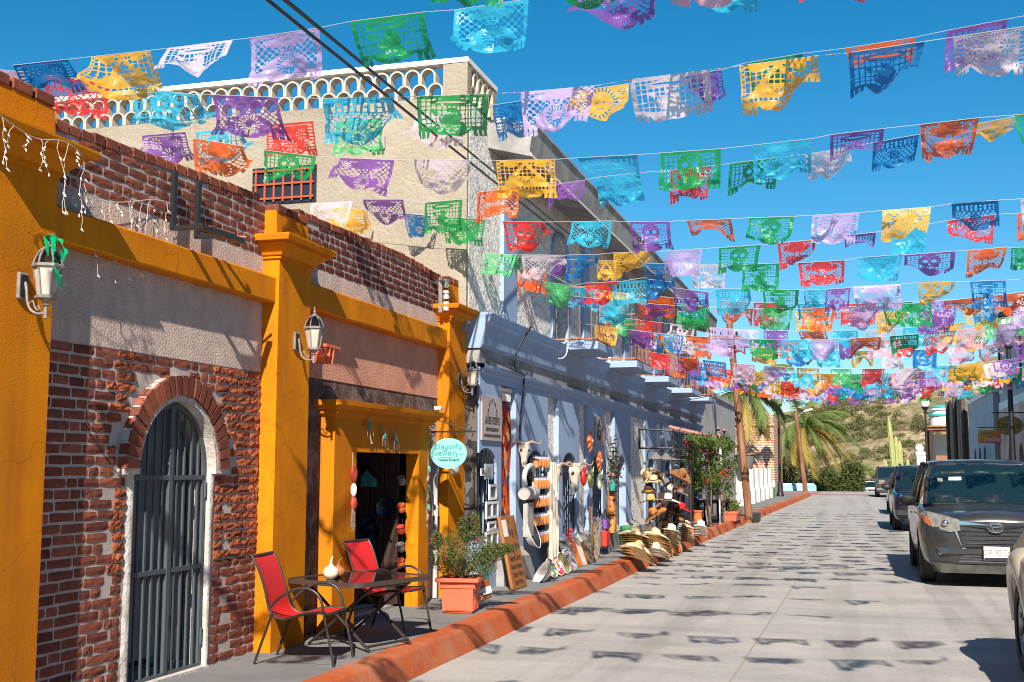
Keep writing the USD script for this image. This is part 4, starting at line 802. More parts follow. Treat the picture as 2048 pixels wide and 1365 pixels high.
# iron television bracket, flower box on the wall, floodlight, insulator
tv = thing('wall_bracket', 'rusty black iron bracket hanging on the brick parapet', 'bracket', (-4.48, 7.2, 3.4))
for y in (-.24, .07): MB().box(0.02, .05, y - .02, y + .02, -.16, .25).build('upright', m_black, tv)
for y in (-.24, .07): MB().box(0.02, .30, y - .015, y + .015, -.17, -.14).build('arm', m_black, tv)
MB().box(.24, .29, -.28, .30, -.175, -.14).build('front_bar', m_black, tv); MB().tube([(.05, .07, -.15), (.27, .34, -.12)], .012).build('stay', m_rust, tv); MB().tube([(.29, -.22, -.15), (.20, .3, -.1)], .01).build('stay', m_rust, tv)
fb = thing('flower_box', 'salmon plastic flower box hooked on the wall beside the middle lamp', 'planter', (-4.32, 9.12, 2.50))
v = []
for (w0, w1), z in (((.055, .10), 0), ((.075, .125), .13)): v += [[-w0, -w1, z], [w0, -w1, z], [w0, w1, z], [-w0, w1, z]]
MB().add(np.array(v), MB.BF).build('trough', m_terra, fb); MB().mould(-.08, .08, -.13, .13, [(0, .125), (.012, .127), (.012, .15), (0, .152)]).build('rim', m_terra, fb)
for y in (-.06, .02): MB().box(.05, .078, y - .008, y + .008, .0, .125, R=rotm([0, 1, 0], .12)).build('rib', m_terra, fb)
fl = thing('floodlight', 'small white security floodlight above the hanging oval sign', 'lamp', (-4.28, 11.9, 2.24)); MB().cbox(-.03, .05, -.06, .03, -.01, .03, .008).build('head', m_white, fl); MB().tube([(-.2, 0, -.05), (0, 0, -.06), (0, 0, 0)], .01).build('arm', m_black, fl)
ins = thing('insulator', 'grey ceramic insulator rack on the wall at the third pillar', 'insulator', (-4.42, 12.35, 3.55)); MB().box(-.02, .02, -.03, .03, -.2, .2).build('rack', m_lmetal, ins)
for z in (-.13, .0, .13): MB().lathe([(0, -.05), (.035, -.05), (.04, -.02), (.025, 0), (.04, .02), (.035, .05), (0, .05)], 10, (.06, 0, z)).build('spool', mat('ceramic', (.42, .40, .38), .3), ins, smooth=40)
# hanging oval sign
os_ = thing('sign', 'turquoise oval hanging sign lettered for a jewelry shop', 'sign', (-4.155, 11.9, 1.77))
m_turq = mat('turquoise_paint', (.20, .54, .49), .55); m_ink = mat('teal_ink', (.01, .17, .15), .6)
MB().prism(affinity.scale(Point(0, 0).buffer(1, 32), .203, .162), 'xz', -.009, .009).build('board', m_turq, os_)
MB().text('Dragonfly', .052, fcamR(), (0, -.0105, .045), sx=.95).text('JeWelry', .052, fcamR(), (-.02, -.0105, -.022), sx=.95).build('lettering', m_ink, os_)
MB().text('Yesika Brilanti', .026, fcamR(), (0, -.0105, -.082), bold=True).box(-.10, .055, -.0108, -.009, -.045, -.041).build('lettering', mat('dark_ink', (.012, .04, .045), .6), os_)
g = MB().box(.10, .104, -.0108, -.009, -.05, .0, R=rotm([0, 1, 0], .7), t=(.06, 0, .02))
for a in (.3, .9, 1.9, 2.5): g.box(0, .026, -.0108, -.009, -.0015, .0015, R=rotm([0, 1, 0], -a), t=(.145, 0, -.018))
g.build('dragonfly_mark', m_ink, os_)
for x in (-.075, .075): MB().tube([(x, 0, .15), (x + .006, 0, .19), (x, 0, .225)], .004, 6).build('hook', m_black, os_)
MB().box(-.30, .30, -.008, .008, .222, .238).build('bracket_bar', m_black, os_); MB().tube([(-.26, 0, .40), (.22, 0, .24)], .006, 6).build('stay', m_black, os_); MB().box(-.30, -.27, -.012, .012, .05, .42).build('wall_bar', m_black, os_)
MB().tube([(.22 + .035 * math.cos(a) * (1 - a / 12), 0, .275 + .035 * math.sin(a) * (1 - a / 12)) for a in np.linspace(-1.5, 6, 24)], .004, 6).build('scroll', m_black, os_)
m_rosy = mat('rusted_scrolls', (.36, .20, .16), .8, col2=(.22, .10, .08), scale=20)
for k in range(7):
    c = np.array([-.235 + .05 * (k % 2), 0, .33 - .045 * k]); MB().tube([c + [.03 * math.cos(a) * (1 - a / 9), -.006 * (k % 3), .03 * math.sin(a) * (1 - a / 9)] for a in np.linspace(0, 6.5, 20)], .007, 6).build('iron_flower', m_rosy, os_)
# ornaments round the shop door
m_drift = mat('driftwood', (.30, .22, .16), .8, col2=(.20, .14, .10), scale=20); m_tealw = mat('teal_cloth', (.02, .22, .20), .7)
for k, (y, z, L) in enumerate(((10.13, 2.0, .26), (10.50, 1.91, .2), (10.79, 1.88, .19))):
    t = thing('dragonfly_ornament', ('largest', 'middle', 'smallest, right hand')[k] + ' driftwood dragonfly ornament with a teal wrap over the shop door', 'ornament', (-4.345, y, z))
    q = spline([(.01, -.05, L * .55), (.025, 0, .02), (.02, .03, -L * .3), (.03, .05 + .02 * k, -L * .6)], 12); MB().tube(q, np.linspace(.012, .006, 12), 6).build('body', m_drift, t, smooth=50); MB().ball((.03, .052 + .02 * k, -L * .6), .014, 1).build('head', m_lmetal, t)
    for s in (-1, 1): MB().tube(spline([(.022, .0, .02), (.03, s * .05, -.02), (.03, s * .07 + .02, -.09)], 8), np.linspace(.008, .004, 8), 5).build('wing', m_drift, t)
    MB().lathe([(.0, -.03), (.018, -.03), (.02, 0), (.018, .03), (0, .03)], 8, (.022, .01, .01)).build('wrap', m_tealw, t)
m_oran = mat('orange_glaze', (.62, .16, .03), .35, spec=.5, col2=(.50, .07, .03), scale=12); m_fish = mat('fish_teal', (.12, .40, .36), .4)
t = thing('mask_ornament', 'string of red and white gourd masks hanging on the left door pier', 'ornament', (-4.33, 9.75, 1.42))
MB().tube([(.02, -.01, .33), (.02, 0, -.28)], .006, 5).build('cord', m_drift, t); MB().ball((.03, .0, .14), (.03, .045, .075)).build('mask', mat('red_mask', (.45, .05, .03), .45), t, smooth=True); MB().ball((.03, 0, .0), (.03, .028, .06)).build('white_bead', m_white, t, smooth=True); MB().ball((.03, .01, -.12), (.028, .042, .06)).build('mask', mat('red_mask', (.45, .05, .03), .45), t, smooth=True)
for k in range(5): MB().tube([(.03, -.02 + .012 * k, -.15), (.03, -.04 + .02 * k, -.33 - .03 * (k % 2))], .005, 5).build('tassel', m_drift, t)
t = thing('fish_ornament', 'string of teal and wooden fish hanging on the right door pier', 'ornament', (-4.33, 11.68, 1.36))
MB().tube([(.02, 0, .40), (.015, .03, .1), (.02, -.02, -.1), (.02, .0, -.36)], .006, 5).build('cord', m_drift, t)
for k in range(6): MB().ball((.03, .02 * (-1) ** k, .24 - .10 * k), (.015, .022, .045), 1, rotm([1, 0, 0], .5 * (-1) ** k)).build('fish', m_fish if k % 2 == 0 else m_drift, t, smooth=True)
# things inside the doorway
m_plate = mat('dark_blue_plate', (.012, .016, .03), .3, spec=.5, col2=(.18, .22, .28), scale=18, lo=.55, hi=.75)
for y, z, rr, l in ((-4.89, .96, .15, 'larger dark painted plate hanging low in the shop doorway'), (-4.68, 1.2, .12, 'smaller dark painted plate hanging high in the shop doorway')):
    t = thing('wall_plate', l, 'plate', (y, 11.49, z)); MB().lathe([(0, 0), (rr * .7, .0), (rr * .95, .02), (rr, .03), (rr * .97, .035), (rr * .7, .012), (0, .01)], 28, R=rotm([1, 0, 0], PI / 2)).build('dish', m_plate, t, smooth=40)
t = thing('birdhouse', 'little teal birdhouse hanging in the dark shop doorway', 'birdhouse', (-4.87, 11.43, 1.5)); MB().prism(Polygon([(-.07, -.08), (.07, -.08), (.07, .02), (0, .09), (-.07, .02)]), 'xz', -.05, .05).build('box', mat('birdhouse_teal', (.04, .22, .25), .6), t)
b = MB(); b.prism(Polygon([(-.10, .0), (0, .1), (0, .115), (-.115, .0)]), 'xz', -.06, .07); b.prism(Polygon([(.10, .0), (0, .1), (0, .115), (.115, .0)]), 'xz', -.06, .07); b.build('roof', m_wood, t)
for k, (z, cm) in enumerate(((1.48, m_drift), (1.20, m_oran), (.98, mat('red_mask', (.45, .05, .03), .45)), (.80, m_lmetal), (.64, m_oran))):
    t = thing('hanging_pot', ('brown', 'blue and orange', 'red rimmed', 'grey', 'flowered orange')[k] + ' little pot hung on the edge of the shop door', 'pot', (-4.50, 11.42, z)); MB().lathe([(0, -.045), (.03, -.04), (.045, -.01), (.035, .03), (.045, .045), (.038, .045), (.03, .02), (0, -.03)], 14, R=rotm([1, 0, 0], .5)).build('bowl', cm, t, smooth=40); MB().tube([(0, .03, .04), (0, .04, .12)], .004, 5).build('hook', m_black, t)
# meter and conduits
mt = thing('electric_meter', 'round glass electric meter with grey conduits beside the shop door', 'meter', (-4.5, 12.3, .2))
m_pvc = mat('grey_conduit', (.38, .385, .39), .6); MB().tube(spline([(.05, .02, 0), (.05, .02, .6), (.06, -.02, 1.0), (.05, .0, 1.25), (.06, .1, 1.55)], 20), .028, 10).build('conduit', m_pvc, mt, smooth=50); MB().tube([(.07, .28, .05), (.07, .2, 1.4)], .016, 8).build('conduit', m_white, mt, smooth=50)
MB().lathe([(.035, -.06), (.035, .06)], 12, (.055, -.01, .95)).build('coupling', m_white, mt, smooth=50); MB().cbox(0.02, .09, .26, .42, .98, 1.36, .01).build('box', m_pvc, mt); MB().lathe([(.085, 0), (.085, .05), (.07, .10), (.04, .12), (0, .125)], 18, (.09, .34, 1.42), rotm([0, 1, 0], PI / 2)).build('glass_dome', mat('meter_glass', (.42, .42, .40), .12, spec=.8, metal=.3), mt, smooth=50)
# rugs, signs and goods along the blue wall
def pattern_mat(name, cols, sc, vs=(1, 1, 1)):
    N = {'tc': ('geometry', {}), 'mp': ('mapping', {'scale': vs}), 'v': ('voronoi_texture', {'scale': sc, 'metric': 'manhattan', 'randomness': .85}), 's': ('separate_xyz', {}), 'r': ('rgb_ramp', {'ramp': [(i / len(cols), c) for i, c in enumerate(cols)], 'interpolate': False}), 'p': ('principled_bsdf', {'roughness': .9, 'specular_ior_level': .15}),
         'w': ('white_noise_texture', {'dimensions': '3D'})}
    return usdkit.material(stage, '/World/Looks/' + name, N, [('tc.position', 'mp.vector'), ('mp.vector', 'v.vector'), ('v.position', 'w.vector'), ('w.value', 'r.fac'), ('r.color', 'p.base_color')], surface='p.BSDF')
t = thing('rug', 'grey and black zigzag woven rug hung on the end of the blue wall', 'rug', (-4.3, 13.05, 1.8)); m_zig = pattern_mat('zapotec_grey', [(.035, .033, .035), (.07, .065, .065), (.02, .02, .02), (.10, .088, .08), (.03, .03, .03)], 14, (1, 1, .55))
ZZ = np.linspace(-.9, .86, 30); G = np.array([[[x, -.01 - .008 * math.sin(z * 9 + x * 20), z] for x in np.linspace(-.07, .09, 5)] for z in ZZ]); MB().grid(G).grid(G + [0, .008, 0], flip=True).build('weave', m_zig, t, smooth=True); MB().tube([(-.08, -.01, .87), (.1, -.01, .87)], .012).build('rod', m_black, t)
t = thing('rug', 'tall narrow rug of red, orange and blue fish pattern hung in a wall niche', 'rug', (BX - .04, 14.31, 1.75)); m_fishrug = pattern_mat('fish_rug', [(.42, .02, .012), (.60, .10, .01), (.22, .015, .01), (.58, .34, .12), (.02, .07, .16), (.50, .03, .015), (.10, .01, .01)], 9, (1, 1, .8))
G = np.array([[[.012 * math.sin(z * 5), y, z] for y in np.linspace(-.20, .20, 4)] for z in np.linspace(-.72, .72, 20)]); MB().grid(G, flip=True).grid(G - [.01, 0, 0]).build('weave', m_fishrug, t, smooth=True)
b = MB()
for y in np.linspace(-.19, .19, 13): b.tube([(.0, y, .71), (.015, y + rng.uniform(-.015, .015), .80)], .006, 4)
b.build('fringe', m_white, t); MB().box(-.03, .02, -.24, .24, .83, .87).build('hanging_rail', m_white, t)
m_sign = mat('sign_stone', (.40, .33, .30), .8, col2=(.34, .28, .25), scale=3)
t = thing('sign', 'grey beige weaver sign board with arched lettering on the blue wall', 'sign', (BX + .012, 13.56, 2.21)); MB().cbox(-.01, .012, -.43, .38, -.27, .265, .004).build('board', m_sign, t)
b = MB(); word = 'THE ART OF THE RUG'
for i, ch in enumerate(word):
    if ch == ' ': continue
    a = PI * (1 - (i + .5) / len(word)); Rt = SX @ rotm([0, 0, 1], a - PI / 2); b.text(ch, .04, Rt, (.0125, -.02 + .16 * math.cos(a), .02 + .17 * math.sin(a)))
b.text('JAVIER VICENTE', .085, SX, (.0125, -.02, -.07), sx=.62, bold=True).text('MASTER OF MEXICAN POP ART', .04, SX, (.0125, -.02, -.155), sx=.62, bold=True).text('HAND WOVEN LOOMS  100% NATURAL DYES', .032, SX, (.0125, -.02, -.225), sx=.68, bold=True); b.build('lettering', m_black, t)
t = thing('sign', 'square pale carved sign with black drawing on the blue wall', 'sign', (BX + .015, 19.80, 2.25)); MB().cbox(-.015, .015, -.37, .37, -.25, .25, .005).build('board', m_sign, t); b = MB(); rr_ = random.Random(8)
for k in range(9):
    c = (rr_.uniform(-.22, .22), rr_.uniform(-.17, .17)); R0 = rr_.uniform(.04, .11); s0 = rr_.uniform(0, 6); b.tube([(.018, c[0] + R0 * (1 - .1 * a) * math.cos(a + s0), c[1] + R0 * (1 - .1 * a) * math.sin(a + s0)) for a in np.linspace(0, 5, 18)], .007, 4)
b.build('drawing', m_black, t)
t = thing('sign', 'small grey open card in the first arched window', 'sign', (BX + .01, 13.43, 1.575)); MB().box(0, .012, -.16, .16, -.09, .09).build('card', mat('card_grey', (.36, .37, .38), .7), t); MB().text('OPEN', .06, SX, (.0125, 0, -.01), sx=.8).build('lettering', mat('sign_grey', (.12, .13, .12), .6), t)
t = thing('sign', 'little white card reading SA beside the open card', 'sign', (BX + .012, 13.17, 1.57)); MB().box(0, .01, -.06, .07, -.045, .045).build('card', m_white, t); MB().text('SA', .05, SX, (.0105, 0, -.025), bold=True).build('lettering', m_black, t)
m_photo = mat('sea_photo', (.03, .06, .09), .3, col2=(.12, .15, .16), scale=6)
for k, (y, z, w, h) in enumerate(((13.55, 1.33, .15, .12), (13.52, 1.12, .25, .13), (13.52, .93, .15, .07), (13.52, .76, .25, .14))):
    t = thing('picture_frame', ('single white photo frame, topmost of the window column', 'double white photo frame below the topmost one', 'small frame half hidden between the two double frames', 'double white photo frame, lowest of the window column')[k], 'picture', (BX + .02, y, z)); MB().prism(sbox(-w, -h / 1.3, w, h / 1.3).difference(sbox(-w + .035, -h / 1.3 + .03, w - .035, h / 1.3 - .03)), 'yz', 0, .02).build('frame', m_white, t); MB().box(0, .008, -w + .03, w - .03, -h / 1.3 + .025, h / 1.3 - .025).build('photo', m_photo, t)
    if w > .2: MB().box(0.0, .019, -.02, .02, -h / 1.3 + .02, h / 1.3 - .02).build('divider', m_white, t)
bd = thing('sign_board', 'tall wooden plank with hand painted black lettering leaning on the blue wall', 'sign', (-3.86, 13.62, .2)); Rb = rotm([0, 1, 0], -.20); m_plank = mat('orange_plank', (.33, .125, .03), .65, col2=(.26, .09, .02), scale=3, vscale=(2, 9, 1))
MB().cbox(-.02, .02, -.30, .30, 0, .86, .005, R=Rb).build('plank', m_plank, bd); b = MB()
for s, h, z, w in (('A', .05, .77, 1), ('Rug', .09, .63, 1), ('Jemoon Rugs', .065, .47, .9), ('in', .04, .41, 1), ('Natural Colors', .06, .33, .8), ('Master Weaver', .055, .235, .85), ('Tomar Home', .06, .14, .9), ('and Fotos', .06, .05, .9)): b.text(s, h, Rb @ SX, Rb @ np.array([.021, 0, z]), sx=w).build('lettering', m_black, bd); b = MB()
t = thing('paper', 'white paper sheet taped to the top of the wooden plank', 'paper', (-3.86, 13.62, .2)); MB().box(.022, .024, -.28, -.10, .62, .82, R=Rb).build('sheet', m_white, t)
t = thing('rug', 'folded teal and orange rug with white fringe leaning behind the planter', 'rug', (-3.90, 12.45, .2)); Rr = rotm([0, 1, 0], -.15)
for z0, z1, c in ((.12, .20, (.40, .10, .03)), (.20, .50, (.02, .22, .20)), (.0, .05, (.30, .10, .025))): MB().box(-.015, .015, -.15, .15, z0, z1, R=Rr).build('band', mat('rug_%d' % int(z0 * 100), c, .9), t)
b = MB(); [b.tube([(.01, y, .125), (.02, y + .01, .05)], .008, 4) for y in np.linspace(-.14, .14, 14)]; b.v = [q @ Rr.T for q in b.v]; b.build('fringe', m_white, t)
# cow skulls
m_bone = mat('bone', (.54, .47, .385), .7, col2=(.38, .32, .25), scale=14)
def skull(label, loc, sc, rz=0):
    t = thing('cow_skull', label, 'skull', loc, rz); place(t, loc, rz, sc)
    n = 16; Z = np.linspace(0, 1, n); W = np.interp(Z, [0, .1, .25, .4, .6, .8, 1], [.10, .125, .135, .10, .07, .062, .03]); D = np.interp(Z, [0, .1, .25, .5, .8, 1], [.05, .08, .09, .07, .05, .02]); a = np.linspace(-PI / 2, PI / 2, 11)
    G = np.array([[[d * math.cos(q) + .0, w * math.sin(q), -.5 * z + .12] for q in a] for z, w, d in zip(Z, W, D)]); MB().grid(G).build('bone', m_bone, t, smooth=True)
    for s in (-1, 1):
        MB().ball((.055, s * .085, -.02), (.03, .03, .035), 1).build('eye_socket', m_black, t, smooth=True); MB().ball((.045, s * .022, -.30), (.02, .010, .04), 1).build('nostril', m_black, t, smooth=True)
        MB().tube(spline([(.03, s * .09, .12), (.05, s * .22, .15), (.07, s * .33, .12), (.09, s * .38, .20)], 12), np.linspace(.034, .006, 12), 8).build('horn', m_drift, t, smooth=True)
    MB().tube([(.03, -.1, .12), (.03, .1, .12)], .034, 8).build('brow', m_bone, t, smooth=True); return t
skull('horned cow skull hanging beside the red fish rug', (-4.12, 14.75, 1.86), .6, -.9); skull('horned cow skull left of the pair on the grille', (-4.08, 16.2, 1.55), .8, -.6); skull('horned cow skull right of the pair on the grille', (-4.06, 17.35, 1.56), .85, -.6)
# clay jars on a wall rack
rk = thing('jar_rack', 'black iron rack of hanging clay jars in front of the second grille', 'rack', (-4.1, 15.38, .7))
for y in (-.33, .33): MB().tube([(0, y, -.1), (0, y, 1.15)], .01, 6).build('upright', m_black, rk)
for z in (.0, .24, .48, .72, 1.0): MB().tube([(0.03, -.36, z + .08), (0.03, .36, z + .08)], .009, 6).build('bar', m_black, rk)
m_clay = mat('orange_clay', (.50, .19, .065), .6, col2=(.42, .14, .045), scale=8); jar0 = None; m_jtop = mat('jar_glaze', (.42, .42, .55), .3)
for row, z in enumerate((.0, .24, .48, .72, 1.0)):
    for k in range(5):
        loc = (-4.06, 15.38 - .28 + .14 * k + .01 * row, .70 + z - .02); lab = 'small orange clay jar, %s on the %s row of the rack' % (('first from the left', 'second from the left', 'in the middle', 'second from the right', 'last on the right')[k], ('lowest', 'second lowest', 'middle', 'second highest', 'highest')[row])
        if jar0 is None:
            jar0 = thing('clay_jar', lab, 'jar', loc, group='clay jars on the iron rack'); MB().lathe([(0, -.06), (.035, -.06), (.044, -.03), (.044, .04), (.037, .06)], 10).build('body', m_clay, jar0, smooth=40); MB().lathe([(.038, .055), (.042, .085), (.034, .087), (.03, .06)], 10).build('rim', m_jtop, jar0)
        else: dup(jar0, loc, 0, lab)
tl = thing('tin_lamp', 'pair of white tin cylinders on a bent pipe beside the jar rack', 'lamp', (-4.08, 14.88, 1.29)); m_tin = mat('white_tin', (.36, .35, .325), .5, col2=(.27, .26, .24), scale=6)
for y in (-.16, .12): MB().lathe([(0, -.11), (.08, -.11), (.085, -.10), (.085, .10), (.08, .11), (0, .11)], 16, (.0, y, 0), rotm([1, 0, 0], PI / 2) @ rotm([0, 0, 1], 0)).build('drum', m_tin, tl, smooth=40)
MB().tube(spline([(.0, -.2, .1), (.0, -.18, .3), (.02, 0, .36), (0, .18, .3), (0, .2, .0)], 20), .035, 8).build('pipe', m_pvc, tl, smooth=50); MB().box(-.03, .03, -.2, .1, -.55, -.12).build('back_plate', m_tin, tl)
bs = thing('enamel_basin', 'white rimmed dark basin hanging edge on under the tin lamps', 'basin', (-4.02, 14.85, .78)); MB().lathe([(0, -.1), (.13, -.09), (.2, .0), (.21, .01), (.2, .015), (.13, -.07), (0, -.08)], 24, R=rotm([0, 1, 0], 1.2)).build('bowl', mat('enamel_white', (.62, .60, .56), .25, spec=.5), bs, smooth=40); MB().lathe([(0, -.065), (.13, -.06), (.19, .012)], 24, R=rotm([0, 1, 0], 1.2)).build('inside', m_black, bs, smooth=40)
sc = thing('scarf', 'long cream white knitted scarf hanging beside the jar rack', 'scarf', (-4.05, 15.9, 1.02)); G = np.array([[[.03 * math.sin(y * 40 + z * 2) + .02, y * (1.15 - .45 * (z + .68) / 1.36) + .08 * (.68 - z) * .5, z] for y in np.linspace(-.2, .2, 14)] for z in np.linspace(-.68, .68, 22)]); MB().grid(G, flip=True).grid(G - [.012, 0, 0]).build('knit', mat('cream_wool', (.56, .49, .39), .95, bump=.5, bscale=90), sc, smooth=True); b = MB(); [b.tube([(.02, y, -.66), (.02, y + .01, -.74)], .008, 4) for y in np.linspace(-.12, .3, 14)]; b.build('fringe', m_white, sc)
def sunface(label, y, z):
    t = thing('sun_face', label, 'mask', (-4.08, y, z)); MB().ball((0, 0, 0), (.05, .12, .12)).build('face', m_oran, t, smooth=True)
    for k in range(10): a = k * PI / 5; MB().add(np.array([[.0, .1 * math.cos(a - .25), .1 * math.sin(a - .25)], [.0, .1 * math.cos(a + .25), .1 * math.sin(a + .25)], [.0, .2 * math.cos(a), .2 * math.sin(a)], [.04, .1 * math.cos(a), .1 * math.sin(a)]]), [[0, 1, 3], [1, 2, 3], [2, 0, 3], [0, 2, 1]]).build('ray', m_oran, t)
    MB().ball((.035, .0, -.0), (.03, .045, .035), 1).build('cheek', mat('sky_glaze', (.22, .42, .50), .4), t, smooth=True)
sunface('orange glazed sun face on the pale wall strip', 18.55, 2.05); sunface('orange glazed sun face hanging lower at the next arch', 19.25, 1.74)
for y, z, c, l in ((18.0, 1.48, (.48, .015, .012), 'small red devil mask on the wall'), (18.5, 1.44, (.28, .36, .12), 'small pale green frog mask on the wall'), (19.2, 1.40, (.50, .52, .30), 'pale spotted mask hung on the blue pilaster')):
    t = thing('face_mask', l, 'mask', (-4.06, y, z)); mm = mat('mask_%d' % int(y * 10), c, .4, spec=.5); MB().ball((0, 0, 0), (.05, .10, .14)).build('face', mm, t, smooth=True)
    for s in (-1, 1): MB().ball((.045, s * .035, .03), .016, 1).build('eye', m_black, t); MB().tube([(.02, s * .06, .1), (.03, s * .1, .2)], np.array([.02, .006]), 6).build('ear', mm, t)
t = thing('mirror', 'carved wooden framed mirror on the wall by the arched door', 'mirror', (-4.15, 20.55, .92)); MB().prism(sbox(-.26, -.40, .26, .40).difference(sbox(-.16, -.29, .16, .29)), 'yz', 0, .05).build('frame', m_board, t); MB().box(0, .02, -.17, .17, -.3, .3).build('pane', mat('dull_mirror', (.35, .32, .22), .1, metal=.9), t)
t = thing('dried_flowers', 'hanging bunch of yellow and brown dried flowers', 'flowers', (-4.08, 20.55, 1.62)); r = random.Random(2); mesh_prim('blooms', *leaf_cloud(r, 260, lambda r: np.array([r.gauss(0, .05), r.gauss(0, .11), r.gauss(.05, .22)]), .035, 1), leaf_mat('dried_yellow', (.06, .05, .02), (.40, .27, .05), .2), t, kind='stuff'); MB().tube([(0, 0, -.3), (0, .02, .3)], .01, 5).build('stem', m_drift, t)
for k, (y, z, c, l) in enumerate(((20.2, 1.38, (.55, .22, .2), 'painted angel figure in pink and teal beside the mirror'), (20.1, .98, (.50, .16, .04), 'orange carved figure beside the mirror'), (20.15, .66, (.6, .2, .03), 'small orange pot hung below the carved figure'))):
    t = thing('carved_figure', l, 'figure', (-4.05, y, z)); cm = mat('fig_%d' % k, c, .5); MB().lathe([(0, -.16), (.05, -.15), (.06, -.05), (.04, .05), (.02, .09)], 10).build('body', cm if k else m_tealw, t, smooth=40); MB().ball((0, 0, .12), .04, 2).build('head', cm, t, smooth=True); MB().tube([(0, -.09, .0), (0, 0, .06), (0, .09, .0)], .015, 6).build('arms', cm, t)
t = thing('ribbon_bunch', 'bunch of orange and green ribbons hanging on the third grille', 'ribbons', (-4.0, 18.2, .72)); r = random.Random(4)
for k in range(16):
    y = r.uniform(-.06, .06); p = spline([(r.uniform(-.02, .02), y * .3, .30), (.02, y, .1), (r.uniform(0, .05), y * 2.2, -.25 - r.random() * .1)], 8); G = np.stack([p - [0, .014, 0], p + [0, .014, 0]], 1); MB().grid(G, flip=True).grid(G - [.001, 0, 0]).build('strand', mat('rib_%d' % (k % 4), [(.62, .12, .05), (.10, .30, .08), (.60, .22, .10), (.65, .50, .30)][k % 4], .6), t)
t = thing('red_bag', 'red and purple cloth bag hung low on the blue pilaster', 'bag', (-4.0, 19.35, .52)); MB().cbox(-.04, .05, -.17, .17, -.2, .08, .03).build('bag', mat('red_cloth', (.55, .03, .02), .8, col2=(.45, .05, .02), scale=5), t); MB().cbox(-.04, .05, -.17, .17, .081, .26, .03).build('top', mat('purple_cloth', (.16, .07, .28), .8), t); MB().tube(spline([(0, -.12, .25), (0, 0, .42), (0, .12, .25)], 10), .01, 5).build('strap', m_black, t)
t = thing('chili_string', 'string of red glazed chilies hanging in front of the grille', 'ornament', (-4.0, 16.75, .62)); MB().tube([(0, 0, .3), (0, 0, -.2)], .005, 5).build('cord', m_black, t)
for k in range(6): MB().ball((.02 * (-1) ** k, .03 * (-1) ** k, .1 - .05 * k), (.03, .035, .04), 1).build('bead', mat('chili_red', (.55, .015, .02), .3, spec=.5), t, smooth=True)
t = thing('branch_bundle', 'bundle of grey dried branches standing on the pavement by the wall', 'branches', (-3.95, 18.4, .2)); r = random.Random(6)
for k in range(14): MB().tube(spline([(r.uniform(-.03, .03), r.uniform(-.05, .05), 0), (r.uniform(-.05, .05), r.uniform(-.1, .1), .3), (r.uniform(-.1, .1), r.uniform(-.2, .2), .5 + .2 * r.random())], 7), np.linspace(.014, .004, 7), 5).build('branch', m_drift, t)
t = thing('canister', 'green metal canister standing on the pavement by the arched door', 'canister', (-3.93, 20.9, .2)); MB().lathe([(0, 0), (.12, 0), (.125, .02), (.125, .36), (.13, .37), (.11, .40), (0, .41)], 16).build('body', mat('green_tin', (.03, .17, .07), .4, spec=.4), t, smooth=40); MB().lathe([(.127, .3), (.132, .31), (.127, .32)], 16).build('band', m_black, t)
# bowls, plates and panels leaning at the foot of the wall
m_enam = _mats['enamel_white']; t = thing('enamel_bowl', 'white enamel washbowl with a dark blue rim leaning on the kerb', 'bowl', (-3.80, 14.5, .30)); place(t, (-3.80, 14.5, .30), 0, .62); MB().lathe([(0, -.1), (.14, -.1), (.26, .02), (.3, .03), (.3, .036), (.25, .03), (.13, -.08), (0, -.085)], 28, R=rotm([0, 1, 0], -.9) @ rotm([1, 0, 0], .5)).build('bowl', m_enam, t, smooth=40); MB().lathe([(.292, .026), (.306, .034), (.292, .042)], 28, R=rotm([0, 1, 0], -.9) @ rotm([1, 0, 0], .5)).build('rim', mat('navy', (.01, .015, .06), .3), t, smooth=40)
for k, (y, rr, l, c) in enumerate(((14.95, .13, 'brown and green painted plate next to the washbowl', [(.08, .05, .03), (.10, .18, .04), (.5, .4, .3), (.05, .1, .2)]), (15.3, .13, 'red and yellow flowered plate in the middle of the leaning plates', [(.55, .03, .03), (.62, .30, .03), (.6, .55, .45), (.2, .1, .3)]), (15.62, .15, 'olive green round tray behind the flowered plates', [(.16, .15, .07), (.18, .17, .08), (.15, .14, .06), (.2, .19, .1)]), (15.95, .16, 'blue and white painted plate with red flowers at the end of the plates', [(.05, .09, .2), (.45, .50, .55), (.5, .1, .08), (.3, .4, .5)]))):
    R = rotm([0, 0, 1], -.25) @ rotm([0, 1, 0], PI / 2 - .45); t = thing('painted_plate', l, 'plate', (-3.83, y, .2 + rr * .88)); pm_ = pattern_mat('plate_%d' % k, c, 26); MB().lathe([(0, 0), (rr * .62, 0), (rr * .96, .03), (rr, .035)], 28, R=R).lathe([(rr, .035), (rr * .62, -.01), (0, -.01)], 28, R=R).build('dish', pm_, t, smooth=40); MB().lathe([(rr * .97, .028), (rr * 1.03, .037), (rr * .97, .046)], 28, R=R).build('rim', m_white, t, smooth=40)
